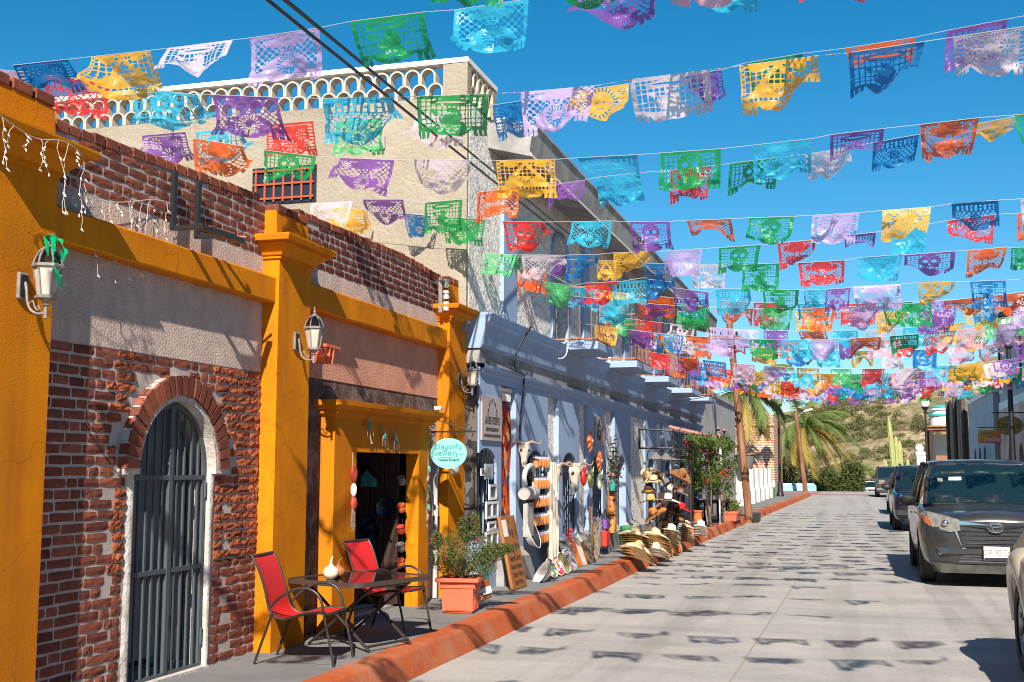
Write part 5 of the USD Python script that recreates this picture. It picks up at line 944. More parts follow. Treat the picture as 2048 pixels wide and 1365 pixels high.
for k, (y, h, c, l) in enumerate(((16.5, .42, [(.08, .10, .10), (.16, .2, .2), (.12, .10, .1)], 'tall dark mosaic panel, first of the leaning panels'), (16.8, .40, [(.42, .12, .03), (.38, .10, .03)], 'orange edged panel among the leaning panels'), (17.1, .42, [(.45, .38, .30), (.40, .34, .26)], 'cream plank among the leaning panels'), (17.35, .34, [(.05, .14, .06), (.25, .05, .03)], 'green and red panel among the leaning panels'), (17.7, .30, [(.06, .05, .05), (.2, .12, .08)], 'small dark panel, last of the leaning panels'))):
    t = thing('leaning_panel', l, 'panel', (-3.88, y, .2)); MB().cbox(-.012, .012, -.13, .13, 0, h, .004, R=rotm([0, 0, 1], -.35) @ rotm([0, 1, 0], -.4)).build('panel', pattern_mat('panel_%d' % k, c, 20), t); MB().cbox(.0125, .018, -.10, .10, .03, h - .03, .002, R=rotm([0, 0, 1], -.35) @ rotm([0, 1, 0], -.4)).build('picture', pattern_mat('panelp_%d' % k, c[::-1], 34), t)
# ================================================================ hats, iron canopy, bougainvillea and what stands at the kerb further on
def hat_meshes(R0, curl, hc, oval, crease, seed):
    r = random.Random(seed); n = 28; a = np.linspace(0, 2 * PI, n + 1); rc = .088
    lev = [(1.0, .0), (.98, .35), (.95, .65), (.88, .86), (.72, .98), (.4, 1.0), (.02, .97)]
    G = np.array([[[rc * s * math.cos(t) * (1 / oval), rc * s * math.sin(t) * oval, hc * z - (crease * hc * max(0, 1 - (math.sin(t) * s * 1.6) ** 2) * (z > .9)) - (.25 * hc * crease * (z > .8) * (math.cos(t) > .3))] for t in a] for s, z in lev])
    B = np.array([[[(rc + (R0 - rc) * k) * math.cos(t) / oval * (1 - .12 * curl * k * abs(math.sin(t))), (rc + (R0 - rc) * k) * math.sin(t) * oval * (1 - .28 * curl * k), curl * .34 * R0 * k ** 2 * (abs(math.sin(t)) ** 2) - .10 * R0 * k ** 2 * (math.cos(t) ** 2) - .012 * k] for t in a] for k in np.linspace(0, 1, 7)])
    return G, B
def make_hat(label, loc, mcrown, mband=None, R0=.2, curl=.5, hc=.12, oval=1.1, crease=.25, rot=None, rz=0, seed=1, group=None):
    t = thing('hat', label, 'hat', loc, rz, group=group)
    if rot is not None: place(t, loc, 0, None, rot)
    G, B = hat_meshes(R0, curl, hc, oval, crease, seed)
    MB().grid(G, flip=True).build('crown', mcrown, t, smooth=True); MB().grid(B, flip=True).grid(B - [0, 0, .005]).build('brim', mcrown, t, smooth=True)
    if mband: q = G[0][:, None] * np.array([1.02, 1.02, 1]) + np.array([[0, 0, .004], [0, 0, .026]])[None]; MB().grid(np.asarray(q), flip=False).build('band', mband, t, smooth=True)
    return t
S = lambda name, c, c2: mat(name, c, .75, col2=c2, scale=30, spec=.2, bump=.5, bscale=220, bdist=.003)
m_straw = S('straw', (.76, .56, .33), (.62, .43, .23)); m_tan = S('tan_straw', (.58, .34, .15), (.45, .24, .10)); m_wh = S('white_straw', (.74, .68, .58), (.62, .56, .47)); m_dkb = S('dark_brown_felt', (.07, .032, .02), (.05, .022, .014)); m_brn = S('brown_felt', (.27, .115, .04), (.19, .08, .028)); m_oran2 = S('orange_straw', (.46, .19, .055), (.36, .13, .035)); m_gry = S('grey_felt', (.16, .15, .145), (.11, .10, .10)); m_redh = S('red_felt', (.45, .015, .02), (.36, .012, .016)); m_cream_h = S('cream_straw', (.74, .62, .45), (.62, .50, .34))
m_bandk = mat('black_band', (.015, .012, .012), .6); m_bandb = mat('blue_band', (.03, .08, .32), .6); m_bandy = mat('yellow_band', (.55, .33, .03), .6); m_bandbr = mat('brown_band', (.10, .04, .02), .6)
def stand(label, loc, arms):
    t = thing('hat_stand', label, 'stand', loc); MB().tube([(0, 0, 0), (0, 0, 1.42)], .014, 8).build('post', m_black, t); MB().tube([(-.2, 0, .02), (.2, 0, .02)], .012).build('foot', m_black, t); MB().tube([(0, -.2, .02), (0, .2, .02)], .012).build('foot', m_black, t)
    for x, y, z in arms: MB().tube([(0, 0, z - .03), (x * .6, y * .6, z - .02), (x, y, z)], .009, 6).build('arm', m_black, t)
stand('black iron hat stand nearer the camera', (-3.62, 21.5, .2), [(.0, -.1, z) for z in (1.25, 1.05, .86, .55, .3)]); stand('black iron hat stand further along the kerb', (-3.32, 22.4, .2), [(.1, -.1, z) for z in (1.25, 1.05, .86, .66, .45)])
RX_, RY_ = (lambda a: rotm([1, 0, 0], a)), (lambda a: rotm([0, 1, 0], a))
make_hat('light straw hat tilted on its side at the top of the nearer stand', (-3.64, 21.45, 1.50), m_straw, None, .19, .6, .13, rot=RY_(-1.0) @ RX_(.5))
make_hat('straw hat with a brown band at the top of the nearer stand', (-3.53, 21.4, 1.40), m_straw, m_bandbr, .17, .15, .115, rot=RX_(.15))
make_hat('brown brimmed hat half hidden behind the banded straw hat', (-3.50, 21.7, 1.46), m_brn, None, .19, .5, .12, rot=RX_(-.3) @ RY_(.5))
make_hat('black fronted straw hat on the second arm of the nearer stand', (-3.62, 21.4, 1.22), m_dkb, m_bandy, .15, .15, .11, rot=RX_(.3))
make_hat('straw hat with a wide dark brim and yellow band', (-3.57, 21.35, 1.05), m_tan, m_bandy, .23, .25, .125, rot=RY_(-.15))
make_hat('large orange straw hat tilted towards the street', (-3.50, 21.3, .80), m_oran2, m_bandbr, .26, .15, .125, rot=RY_(-.55) @ RX_(.25))
make_hat('cream straw hat with a braided band low on the nearer stand', (-3.60, 21.4, .51), m_cream_h, m_straw, .20, .3, .12, rot=RY_(-.1))
make_hat('tall brown leather hat tilted at the top of the further stand', (-3.16, 22.3, 1.48), m_brn, None, .25, .4, .15, rot=RY_(.55) @ RX_(.3))
make_hat('dark grey hat at the top of the further stand', (-3.42, 22.35, 1.33), m_gry, None, .18, .3, .12, rot=RY_(-.6))
make_hat('white hat hung sideways under the brown leather hat', (-3.30, 22.3, 1.24), m_wh, None, .17, .3, .12, rot=RY_(-1.2))
make_hat('tan hat with a blue band on the further stand', (-3.18, 22.35, 1.17), m_tan, m_bandb, .18, .3, .125, rot=RY_(.25))
make_hat('big white straw hat in the middle of the further stand', (-3.38, 22.1, 1.03), m_wh, m_bandbr, .27, .3, .135, rot=RY_(.1))
make_hat('red felt hat under the big white hat', (-3.17, 22.4, .87), m_redh, None, .22, .3, .12, rot=RY_(.25))
make_hat('dark brown felt hat under the big white hat', (-3.35, 22.2, .78), m_dkb, None, .20, .2, .13)
make_hat('brown felt hat low on the further stand', (-3.20, 22.5, .62), m_brn, m_bandk, .21, .3, .12, rot=RY_(.2))
make_hat('small dark brown hat low between the two hat stands', (-3.42, 22.2, .55), m_dkb, None, .19, .3, .11)
# stacks on the kerb: every hat is a hat
st0 = {}
def stack(where, x, y, z, n, m, key, R0, curl, hc, dz, top_label, group, tilt=0.0, lean=(0, 0), tilt0=.16):
    for k in range(n):
        loc = (x + lean[0] * k + rng.uniform(-.008, .008), y + lean[1] * k + rng.uniform(-.008, .008), z + dz * k); rot = RY_(tilt0 + tilt * k + rng.uniform(-.02, .02)) @ RX_(rng.uniform(-.02, .02)) @ rotm([0, 0, 1], rng.uniform(-.07, .07) + .2)
        lab = top_label if k == n - 1 else 'straw hat, %s from the bottom of the %s' % (('first', 'second', 'third', 'fourth', 'fifth', 'sixth', 'seventh', 'eighth')[k], where)
        if key not in st0: st0[key] = make_hat(lab, loc, m, m_straw if n < 4 else None, R0, curl, hc, 1.12, .25, rot=rot, group=None if k == n - 1 else group)
        else: h = dup(st0[key], loc, 0, lab, None if k == n - 1 else group, rot=rot)
        if k == n - 1 and n > 1: h.prim.ClearCustomDataByKey('group')
stack('foremost cowboy hat pile', -3.27, 18.5, .21, 4, m_straw, 'big', .33, .75, .15, .042, 'broad pale cowboy hat lying foremost on the kerb', 'cowboy hats in the front pile', lean=(-.02, .03), tilt0=.36)
stack('tallest kerb stack', -3.50, 19.7, .23, 9, m_straw, 'flat', .32, .35, .14, .036, 'flat crowned straw hat topping the tallest kerb stack', 'hats in the tallest stack', lean=(-.012, .01))
stack('stack beside the tallest one', -3.30, 20.5, .21, 8, m_straw, 'tan', .30, .5, .13, .036, 'straw hat topping the stack beside the tallest one', 'hats in the stack beside the tallest', lean=(-.01, .01))
stack('low stack of cowboy hats in the middle', -3.20, 19.6, .19, 3, m_cream_h, 'mid', .27, .75, .13, .04, 'cream cowboy hat topping the low middle stack', 'hats in the low middle stack')
stack('stack of small brimmed hats', -3.30, 22.0, .22, 9, m_cream_h, 'small', .20, .25, .11, .034, 'round cream hat topping the stack of small brimmed hats', 'hats in the stack of small brims')
stack('narrow stack of pinkish straw hats', -3.18, 23.1, .22, 9, m_straw, 'pink', .18, .15, .11, .036, 'pale straw hat topping the narrow stack', 'hats in the narrow stack')
stack('furthest stack of white hats', -3.12, 24.9, .24, 7, m_wh, 'white', .16, .2, .11, .034, 'white hat topping the furthest stack', 'hats in the furthest stack')
t = thing('hat_fringe', 'straw coloured tassels trailing over the kerb under the hat stacks', 'fringe', (-3.28, 21.8, .2)); r = random.Random(3); b = MB()
for k in range(40): y = r.uniform(-1.0, 1.0); b.tube(spline([(-.05, y, .08), (.02, y + r.uniform(-.05, .05), .0), (.04 + .03 * r.random(), y + r.uniform(-.1, .1), -.1 - .09 * r.random())], 6), .006, 4)
b.build('straws', m_oran2, t, kind='stuff')
# iron canopy with scrolls, clay tile roof, lanterns on top
cp = thing('canopy', 'black iron canopy with scrollwork and a clay tile roof over the pavement', 'canopy', (-4.15, 23.5, 2.0))
b_ = lambda mb, n, m=m_black, **k: mb.build(n, m, cp, **k)
b_(MB().box(-.02, .02, -.03, .03, -.0, .42), 'wall_post')
b_(MB().tube([(0, 0, .40), (.62, .2, .37), (.64, 8.5, .32)], .02, 6), 'top_rail'); b_(MB().tube([(0, 0, .02), (.62, .2, .02), (.64, 8.5, .0)], .02, 6), 'lower_rail')
for y in (2.3, 4.5, 6.6, 8.5): b_(MB().tube([(.63, y, -.02), (.64, y, .38)], .016, 6), 'rail_post')
for c0, c1, s in ((.35, .27, 1), (.9, .12, -1), (1.7, .26, 1), (2.7, .14, -1), (3.6, .25, 1), (5.2, .14, -1)): b_(MB().tube([(.63, c0 + s * .5 * (.3 - a * .04) * math.cos(a) * 1.4, c1 + (.16 - .02 * a) * math.sin(a)) for a in np.linspace(0, 6.8, 26)], .010, 5), 'scroll')
for k in range(26): b_(MB().tube([(.05, 3.6 + k * .22, .56), (.72, 3.6 + k * .22, .40)], .062, 6), 'roof_tile', m_rosy)
for y in (2.9, 8.3): b_(MB().tube([(.62, y, -1.85), (.62, y, .36)], .035, 8), 'support_post', m_wood)
for k, y in enumerate((33.0, 34.6)):
    t = thing('finial_lantern', ('nearer', 'further')[k] + ' little spired lantern on the canopy roof edge', 'lantern', (-3.62, y, 2.43)); MB().lathe([(.16, 0), (.12, .1), (.02, .16), (.03, .2), (.01, .24), (.05, .28), (.02, .32), (0, .42)], 10).build('cap', m_rosy, t, smooth=40); MB().lathe([(.005, .2), (.06, .25), (.005, .3)], 8).build('bead', m_black, t)
m_bleaf2 = leaf_mat('climber_leaf', (.10, .15, .035), (.42, .44, .12), .4); m_redf = leaf_mat('red_bract', (.50, .02, .015), (.62, .08, .06), .35)
cl = [(rng.uniform(-.25, .25), rng.uniform(-2.0, 3.2), rng.uniform(.9, 2.15), .2, .35, .25) for _ in range(26)] + [(.05, y, 2.05, .2, .4, .14) for y in np.linspace(-3.5, 4, 11)] + [(.1, -4.4, 2.05, .06, .35, .07), (.05, -3.0, 1.75, .12, .3, .25), (.1, 3.6, 1.3, .2, .3, .5), (.1, 3.2, .8, .2, .3, .3)]
bougain('climbing_bougainvillea', 'leafy bougainvillea with red flowers climbing the iron canopy', (-3.45, 29.6, .2), cl, 6000, .045, 240, 12, m_redf, [[(0, -.5, 0), (.1, -.8, .8), (.0, -1.2, 2.0)], [(.05, -.4, 0), (-.05, .2, .9), (.1, .6, 1.9)], [(0, -.5, 0), (.05, -1.3, .7), (.0, -2.0, 1.4)], [(.1, 2.2, 0), (.0, 2.4, 1.0), (.1, 2.6, 2.0)], [(0, -.5, 0), (-.1, -.1, .6), (.1, .3, 1.2)]], 'climber', m_bleaf2, 22, .05)
t = thing('handrail', 'iron stair handrail sloping behind the hats', 'railing', (-3.75, 24.6, .2)); MB().tube([(0, -2.0, .62), (0, 3.0, 1.15)], .022, 6).build('top_bar', m_rust, t); MB().tube([(0, -2.0, .5), (0, 3.0, 1.03)], .016, 6).build('lower_bar', m_black, t)
for y in (-1.4, .5, 2.4): MB().tube([(0, y, 0), (0, y, .68 + .106 * (y + 1.4))], .018, 6).build('post', m_black, t)
t = thing('umbrella', 'folded white garden umbrella standing in the bougainvillea', 'umbrella', (-3.35, 30.6, .2)); MB().lathe([(.02, 0), (.02, .9), (.07, .95), (.11, 1.3), (.07, 1.9), (.015, 2.05), (0, 2.1)], 10).build('canopy', m_white, t, smooth=40)
t = thing('console_table', 'dark low wooden table on the pavement beyond the bougainvillea', 'table', (-3.72, 32.4, .2)); MB().box(-.35, .35, -.9, .9, .50, .56).build('top', m_wood, t)
for x in (-.3, .3):
    for y in (-.8, .8): MB().box(x - .05, x + .05, y - .05, y + .05, 0, .5).build('leg', m_wood, t)
t = thing('planter', 'long terracotta planter with a small sprout on the kerb by the pole', 'planter', (-3.28, 33.4, .19)); MB().mould(-.16, .16, -.7, .7, [(-.03, 0), (.0, .2), (.02, .2), (.02, .26), (-.02, .26)]).build('trough', m_terra, t); mesh_prim('sprout', *leaf_cloud(random.Random(9), 160, lambda r: np.array([r.gauss(0, .08), r.gauss(0, .35), .3 + abs(r.gauss(0, .1))]), .06, 1), m_bleaf2, t, kind='stuff')
t = thing('vase', 'tall orange clay jar standing at the kerb beside the ceramics', 'vase', (-3.36, 26.3, .2)); MB().lathe([(0, 0), (.09, 0), (.095, .05), (.085, .1), (.10, .3), (.085, .44), (.11, .47), (.11, .5), (.08, .5), (.06, .3)], 16).build('body', m_oran, t, smooth=40)
for k, (x, y, s, c, l) in enumerate(((-3.5, 25.2, .17, (.08, .26, .30), 'teal and white painted pot among the ceramics past the hats'), (-3.33, 25.6, .15, (.20, .13, .12), 'dark brown painted pot among the ceramics past the hats'), (-3.55, 25.8, .13, (.45, .42, .40), 'white painted pot among the ceramics past the hats'), (-3.3, 25.0, .11, (.35, .06, .04), 'small reddish pot among the ceramics past the hats'), (-3.6, 26.6, .14, (.03, .05, .15), 'navy glazed pot behind the ceramics'))):
    t = thing('ceramic_pot', l, 'pot', (x, y, .2)); MB().lathe([(0, 0), (s * .6, 0), (s, s * .6), (s * 1.02, s), (s * .7, s * 1.6), (s * .75, s * 1.75), (s * .6, s * 1.7)], 16).build('body', pattern_mat('cer_%d' % k, [c, mix3(c, (.6, .55, .5), .6), mix3(c, (.5, .1, .05), .3)], 22), t, smooth=40); MB().lathe([(s * .78, s * 1.68), (s * .84, s * 1.74), (s * .76, s * 1.8)], 16).build('rim', m_white, t)
t = thing('shelf', 'dark display shelf with green and blue bottles behind the handrail', 'shelf', (-3.9, 25.8, .2))
for z in (.25, .6): MB().box(-.15, .15, -.7, .7, z, z + .03).build('board', m_wood, t)
for y in (-.65, .65): MB().box(-.15, .15, y - .03, y + .03, 0, .9).build('side', m_wood, t)
for k in range(6):
    y = -.5 + k * .2; g = thing('bottle', '%s bottle, %s on the display shelf' % (('green', 'blue', 'clear green', 'turquoise', 'dark green', 'navy')[k], ('first', 'second', 'third', 'fourth', 'fifth', 'last')[k]), 'bottle', (-3.88, 25.8 + y, .83)); MB().lathe([(0, 0), (.05, 0), (.05, .16), (.02, .22), (.02, .29), (0, .29)], 10).build('body', mat('bottle_%d' % k, [(.02, .15, .06), (.03, .08, .3), (.12, .3, .2), (.05, .3, .3), (.01, .08, .03), (.02, .03, .15)][k], .15, spec=.7), g, smooth=40); MB().lathe([(.024, .27), (.024, .3), (0, .3)], 8).build('cap', m_black, g)
t = thing('drain_box', 'black metal box bolted to the kerb past the timber pole', 'box', (-2.98, 36.8, .0)); MB().cbox(-.25, .15, -.5, .5, .02, .26, .02).build('body', m_black, t); MB().cbox(-.2, .12, -.4, .4, .262, .275, .004).build('lid', m_iron, t)
for k in range(4):
    t = thing('wall_lantern', ('nearest', 'second', 'third', 'furthest')[k] + ' hooded dark lantern on the blue wall behind the hats', 'lamp', (-4.12, 24.6 + 1.35 * k, 1.86)); MB().lathe([(.02, .1), (.05, .06), (.14, -.02), (.15, -.05)], 12, (.12, 0, 0)).build('hood', m_gry, t, smooth=40); MB().tube(spline([(-.06, 0, .0), (.0, 0, .14), (.12, 0, .12)], 8), .012, 6).build('arm', m_black, t); MB().ball((.12, 0, -.05), .05, 1).build('bulb', m_lglass, t)
t = thing('agave_pot', 'dark grey pot of agave on the pale garden wall', 'plant pot', (-4.0, 45.6, 1.6)); MB().lathe([(0, 0), (.25, 0), (.38, .5), (.42, .52), (.36, .5)], 14).build('pot', m_gry, t, smooth=40)
for k in range(16): a = k * 2.4; q = spline([(0, 0, .45), (.2 * math.cos(a), .2 * math.sin(a), .75), (.55 * math.cos(a), .55 * math.sin(a), .85 + .3 * (k % 3))], 6); G = np.stack([q - np.array([-math.sin(a), math.cos(a), 0]) * np.linspace(.05, .004, 6)[:, None], q + np.array([-math.sin(a), math.cos(a), 0]) * np.linspace(.05, .004, 6)[:, None]], 1); MB().grid(G).grid(G - [0, 0, .004], flip=True).build('leaf', mat('agave_leaf', (.12, .10, .08), .7, col2=(.22, .12, .13), scale=2), t)
# ================================================================ cars
import manifold3d as m3
from scipy.interpolate import PchipInterpolator
def loft(stations, n_y=46, n_p=9):
    """stations: (y, [(x, z) from bottom centre out and up to top centre]); closed smooth body"""
    ys = np.array([s[0] for s in stations]); C = np.array([s[1] for s in stations], float); k = np.arange(C.shape[1])
    Yd = np.unique(np.r_[np.linspace(ys[0], ys[-1], n_y), ys]); C = PchipInterpolator(ys, C, axis=0)(Yd)
    pd = np.unique(np.r_[np.linspace(0, k[-1], k[-1] * 3 + 1)]); C = PchipInterpolator(k, C, axis=1)(pd)
    half = C; ring = np.concatenate([half, (half * [-1, 1])[:, -2:0:-1]], 1); m = ring.shape[1]
    v = np.concatenate([np.stack([r[:, 0], np.full(m, y), r[:, 1]], 1) for y, r in zip(Yd, ring)] + [[[0, Yd[0], half[0, :, 1].mean()]], [[0, Yd[-1], half[-1, :, 1].mean()]]])
    i, j = np.meshgrid(np.arange(len(Yd) - 1), np.arange(m), indexing='ij'); j2 = (j + 1) % m
    q = np.stack([i * m + j, (i + 1) * m + j, (i + 1) * m + j2, i * m + j2], -1).reshape(-1, 4); f = np.vstack([q[:, [0, 1, 2]], q[:, [0, 2, 3]]])
    c0, c1, J = len(v) - 2, len(v) - 1, np.arange(m); o = (len(Yd) - 1) * m
    f = np.vstack([f, np.stack([np.full(m, c0), J, (J + 1) % m], 1), np.stack([np.full(m, c1), o + (J + 1) % m, o + J], 1)])
    return v, f
def to_man(v, f):
    t = trimesh.Trimesh(v, f, process=True); t.fix_normals(); return m3.Manifold(m3.Mesh(np.asarray(t.vertices, np.float32), np.asarray(t.faces, np.uint32)))
def paint(name, c, metal=.4, dust=None):
    return mat(name, c, .28, metal=metal, spec=.5, coat=.7, col2=dust or mix3(c, (.25, .2, .16), .12), scale=2.2, lo=.4, hi=.75)
m_tyre = mat('tyre_rubber', (.018, .017, .016), .85, col2=(.05, .044, .038), scale=7); m_rim = mat('alloy', (.42, .42, .42), .3, metal=.8); m_chrome = mat('chrome', (.62, .62, .63), .12, metal=1.0); m_blackp = mat('black_plastic', (.016, .016, .017), .55, spec=.4)
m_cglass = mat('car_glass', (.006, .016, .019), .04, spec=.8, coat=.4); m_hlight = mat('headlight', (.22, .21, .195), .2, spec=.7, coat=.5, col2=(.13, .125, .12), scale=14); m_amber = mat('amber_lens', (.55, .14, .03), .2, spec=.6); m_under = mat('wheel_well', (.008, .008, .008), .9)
def car(label, loc, pm, L=4.85, W=1.925, H=1.73, belt=1.08, hood=1.05, hoodL=1.32, axF=.93, wb=2.79, wr=.37, boxy=0.0, rails=False, detail=2, cat='car', rz=0.0, round_end=0.0):
    t = thing('parked_car', label, cat, loc, rz, group=None); w = W / 2; g = .24
    def prof(wf, zb, zs, zt, crown=.03, tuck=.05): return [(0, zb), (w * wf * .80, zb), (w * wf * .955, zb + .10), (w * wf, (zb + zs) * .5 + .03), (w * wf * .985, zs - .06), (w * wf * .93, zs + .015), (w * wf * .55, zt), (0, zt + crown)]
    b = boxy; e = round_end
    st = [(0.0, prof(.60 + .25 * b, .32, .74, .86 + .06 * b)), (.05, prof(.80 + .12 * b, .27, .80 + .03 * b, .94 + .04 * b)), (.16, prof(.915 + .05 * b, .25, .88, hood - .06)), (.42, prof(.975, .25, .95, hood - .02)), (axF, prof(1.0, .25, 1.0, hood)), (hoodL, prof(.985, .25, belt - .03, hood + .05)), (2.3, prof(.98, .25, belt, belt + .02)), (L - 1.0, prof(.995 + .03 * e, .26, belt, belt + .03)), (L - .32, prof(.965 - .03 * e, .30, belt + .01 - .06 * e, belt + .02 - .04 * e)), (L - .08, prof(.86 - .1 * e, .36, belt - .06 - .1 * e, belt - .02 - .08 * e)), (L, prof(.66 - .1 * e, .42, belt - .16 - .1 * e, belt - .10 - .08 * e))]
    body = to_man(*loft(st))
    for y in (axF, axF + wb):
        for s in (-1, 1):
            c = m3.Manifold.cylinder(.6, wr + .055, wr + .055, 40).rotate([0, 90, 0]).translate([(w - .22) if s > 0 else -(w - .22) - .6, y, wr + .0]); body = body - c
    mm = body.to_mesh(); mesh_prim('body', np.array(mm.vert_properties[:, :3]), np.array(mm.tri_verts), pm, t, smooth=32)
    # glasshouse, roof and pillars
    yb, yf, yr, ye = hoodL - .06, hoodL + .72 - .35 * b, L - .75 + .3 * b, L - .16
    zr = H - .05; wb_, wt = w * .90, w * (.70 + .08 * b)
    def gp(x0, z0, x1, z1): return [(0, z0 - .02), (x0 * .9, z0 - .02), (x0, z0), (x0 + (x1 - x0) * .5 + .02, (z0 + z1) / 2), (x1, z1 - .05), (x1 * .9, z1 - .012), (x1 * .5, z1), (0, z1 + .012)]
    gl = [(yb, gp(wb_ * .94, belt - .03, wb_ * .90, belt + .05)), (yb + (yf - yb) * .5, gp(wb_ * .97, belt - .02, (wb_ + wt) / 2 * .98, (belt + zr) / 2 + .05)), (yf, gp(wb_, belt - .02, wt, zr - .02)), (yf + .7, gp(wb_, belt - .02, wt * 1.02, zr)), (yr - .3, gp(wb_, belt - .02, wt, zr - .01)), (yr, gp(wb_ * .98, belt - .02, wt * .96, zr - .05)), (ye, gp(wb_ * .9, belt - .02, wb_ * .86, belt + .06))]
    mesh_prim('windows', *loft(gl, 30), m_cglass, t, smooth=32)
    rf = []
    for y, wd, z in ((yf - .05, wt * .97, zr - .045), (yf + .05, wt * 1.0, zr - .005), (yf + .7, wt * 1.035, zr + .018), (yr - .3, wt * 1.02, zr + .008), (yr, wt * .99, zr - .03), (yr + .06, wt * .95, zr - .07)): rf.append((y, [(0, z - .05), (wd * .9, z - .05), (wd * 1.0, z - .035), (wd * .99, z - .012), (wd * .85, z + .012), (wd * .5, z + .024), (0, z + .03)]))
    mesh_prim('roof', *loft(rf, 20), pm, t, smooth=40)
    for s in (-1, 1):
        MB().tube([(s * wb_ * .945, yb + .0, belt + .0), (s * (wb_ + wt) / 2 * 1.0, (yb + yf) / 2, (belt + zr) / 2 + .04), (s * wt * 1.0, yf, zr - .035)], .035, 8).build('front_pillar', pm, t, smooth=50)
        MB().tube([(s * (wb_ + .004), yf + .62, belt - .02), (s * ((wb_ + wt) / 2 + .02), yf + .60, (belt + zr) / 2), (s * wt * 1.02, yf + .58, zr - .03)], .028, 6).build('middle_pillar', m_blackp, t)
        MB().tube([(s * wb_ * .97, yr + .32, belt), (s * wt * .99, yr - .1, zr - .03)], .075, 8).build('rear_pillar', pm, t, smooth=50)
        if detail > 1: MB().ball((s * (w + .10), hoodL + .10, belt + .07), (.125, .07, .085), 2).build('mirror', m_blackp, t, smooth=True); MB().tube([(s * (w - .06), hoodL + .14, belt + .0), (s * (w + .05), hoodL + .1, belt + .04)], .028, 6).build('mirror_arm', m_blackp, t)
        if rails: MB().tube([(s * wt * .95, yf + .1, zr + .02), (s * wt * .97, yf + .3, zr + .07), (s * wt * .96, yr - .2, zr + .06), (s * wt * .92, yr, zr)], .018, 6).build('roof_rail', m_blackp, t)
        for k, y in enumerate((axF, axF + wb)):
            R = rotm([0, 1, 0], PI / 2); wn = MB().lathe([(wr * .62, -.11), (wr * .9, -.115), (wr * .985, -.09), (wr, -.05), (wr, .05), (wr * .985, .09), (wr * .9, .115), (wr * .62, .11)], 32, (s * (w - .13), y, wr), R).build('wheel', m_tyre, t, smooth=40)
            MB().lathe([(0, .07), (wr * .14, .075), (wr * .18, .06), (wr * .6, .07), (wr * .66, .10), (wr * .66, -.05)], 28, (s * (w - .13), y, wr), R if s > 0 else rotm([0, 1, 0], -PI / 2)).build('rim', m_rim, wn, smooth=40)
            for q in range(10): MB().box(wr * .2, wr * .62, -.018, .018, .06, .085, R=(R if s > 0 else rotm([0, 1, 0], -PI / 2)) @ rotm([0, 0, 1], q * PI / 5), t=(s * (w - .13), y, wr)).build('spoke', m_blackp if q % 2 else m_rim, wn)
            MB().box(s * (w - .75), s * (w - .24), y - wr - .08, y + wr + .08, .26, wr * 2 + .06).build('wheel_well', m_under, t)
        MB().tube([(s * (w * 1.0), hoodL + 1.05, belt - .14), (s * (w * 1.012), hoodL + 1.15, belt - .14), (s * w, hoodL + 1.25, belt - .14)], .014, 6).build('door_handle', pm, t)
    return t
def hull(pts): m = trimesh.convex.convex_hull(np.array(pts)); return np.array(m.vertices), np.array(m.faces)
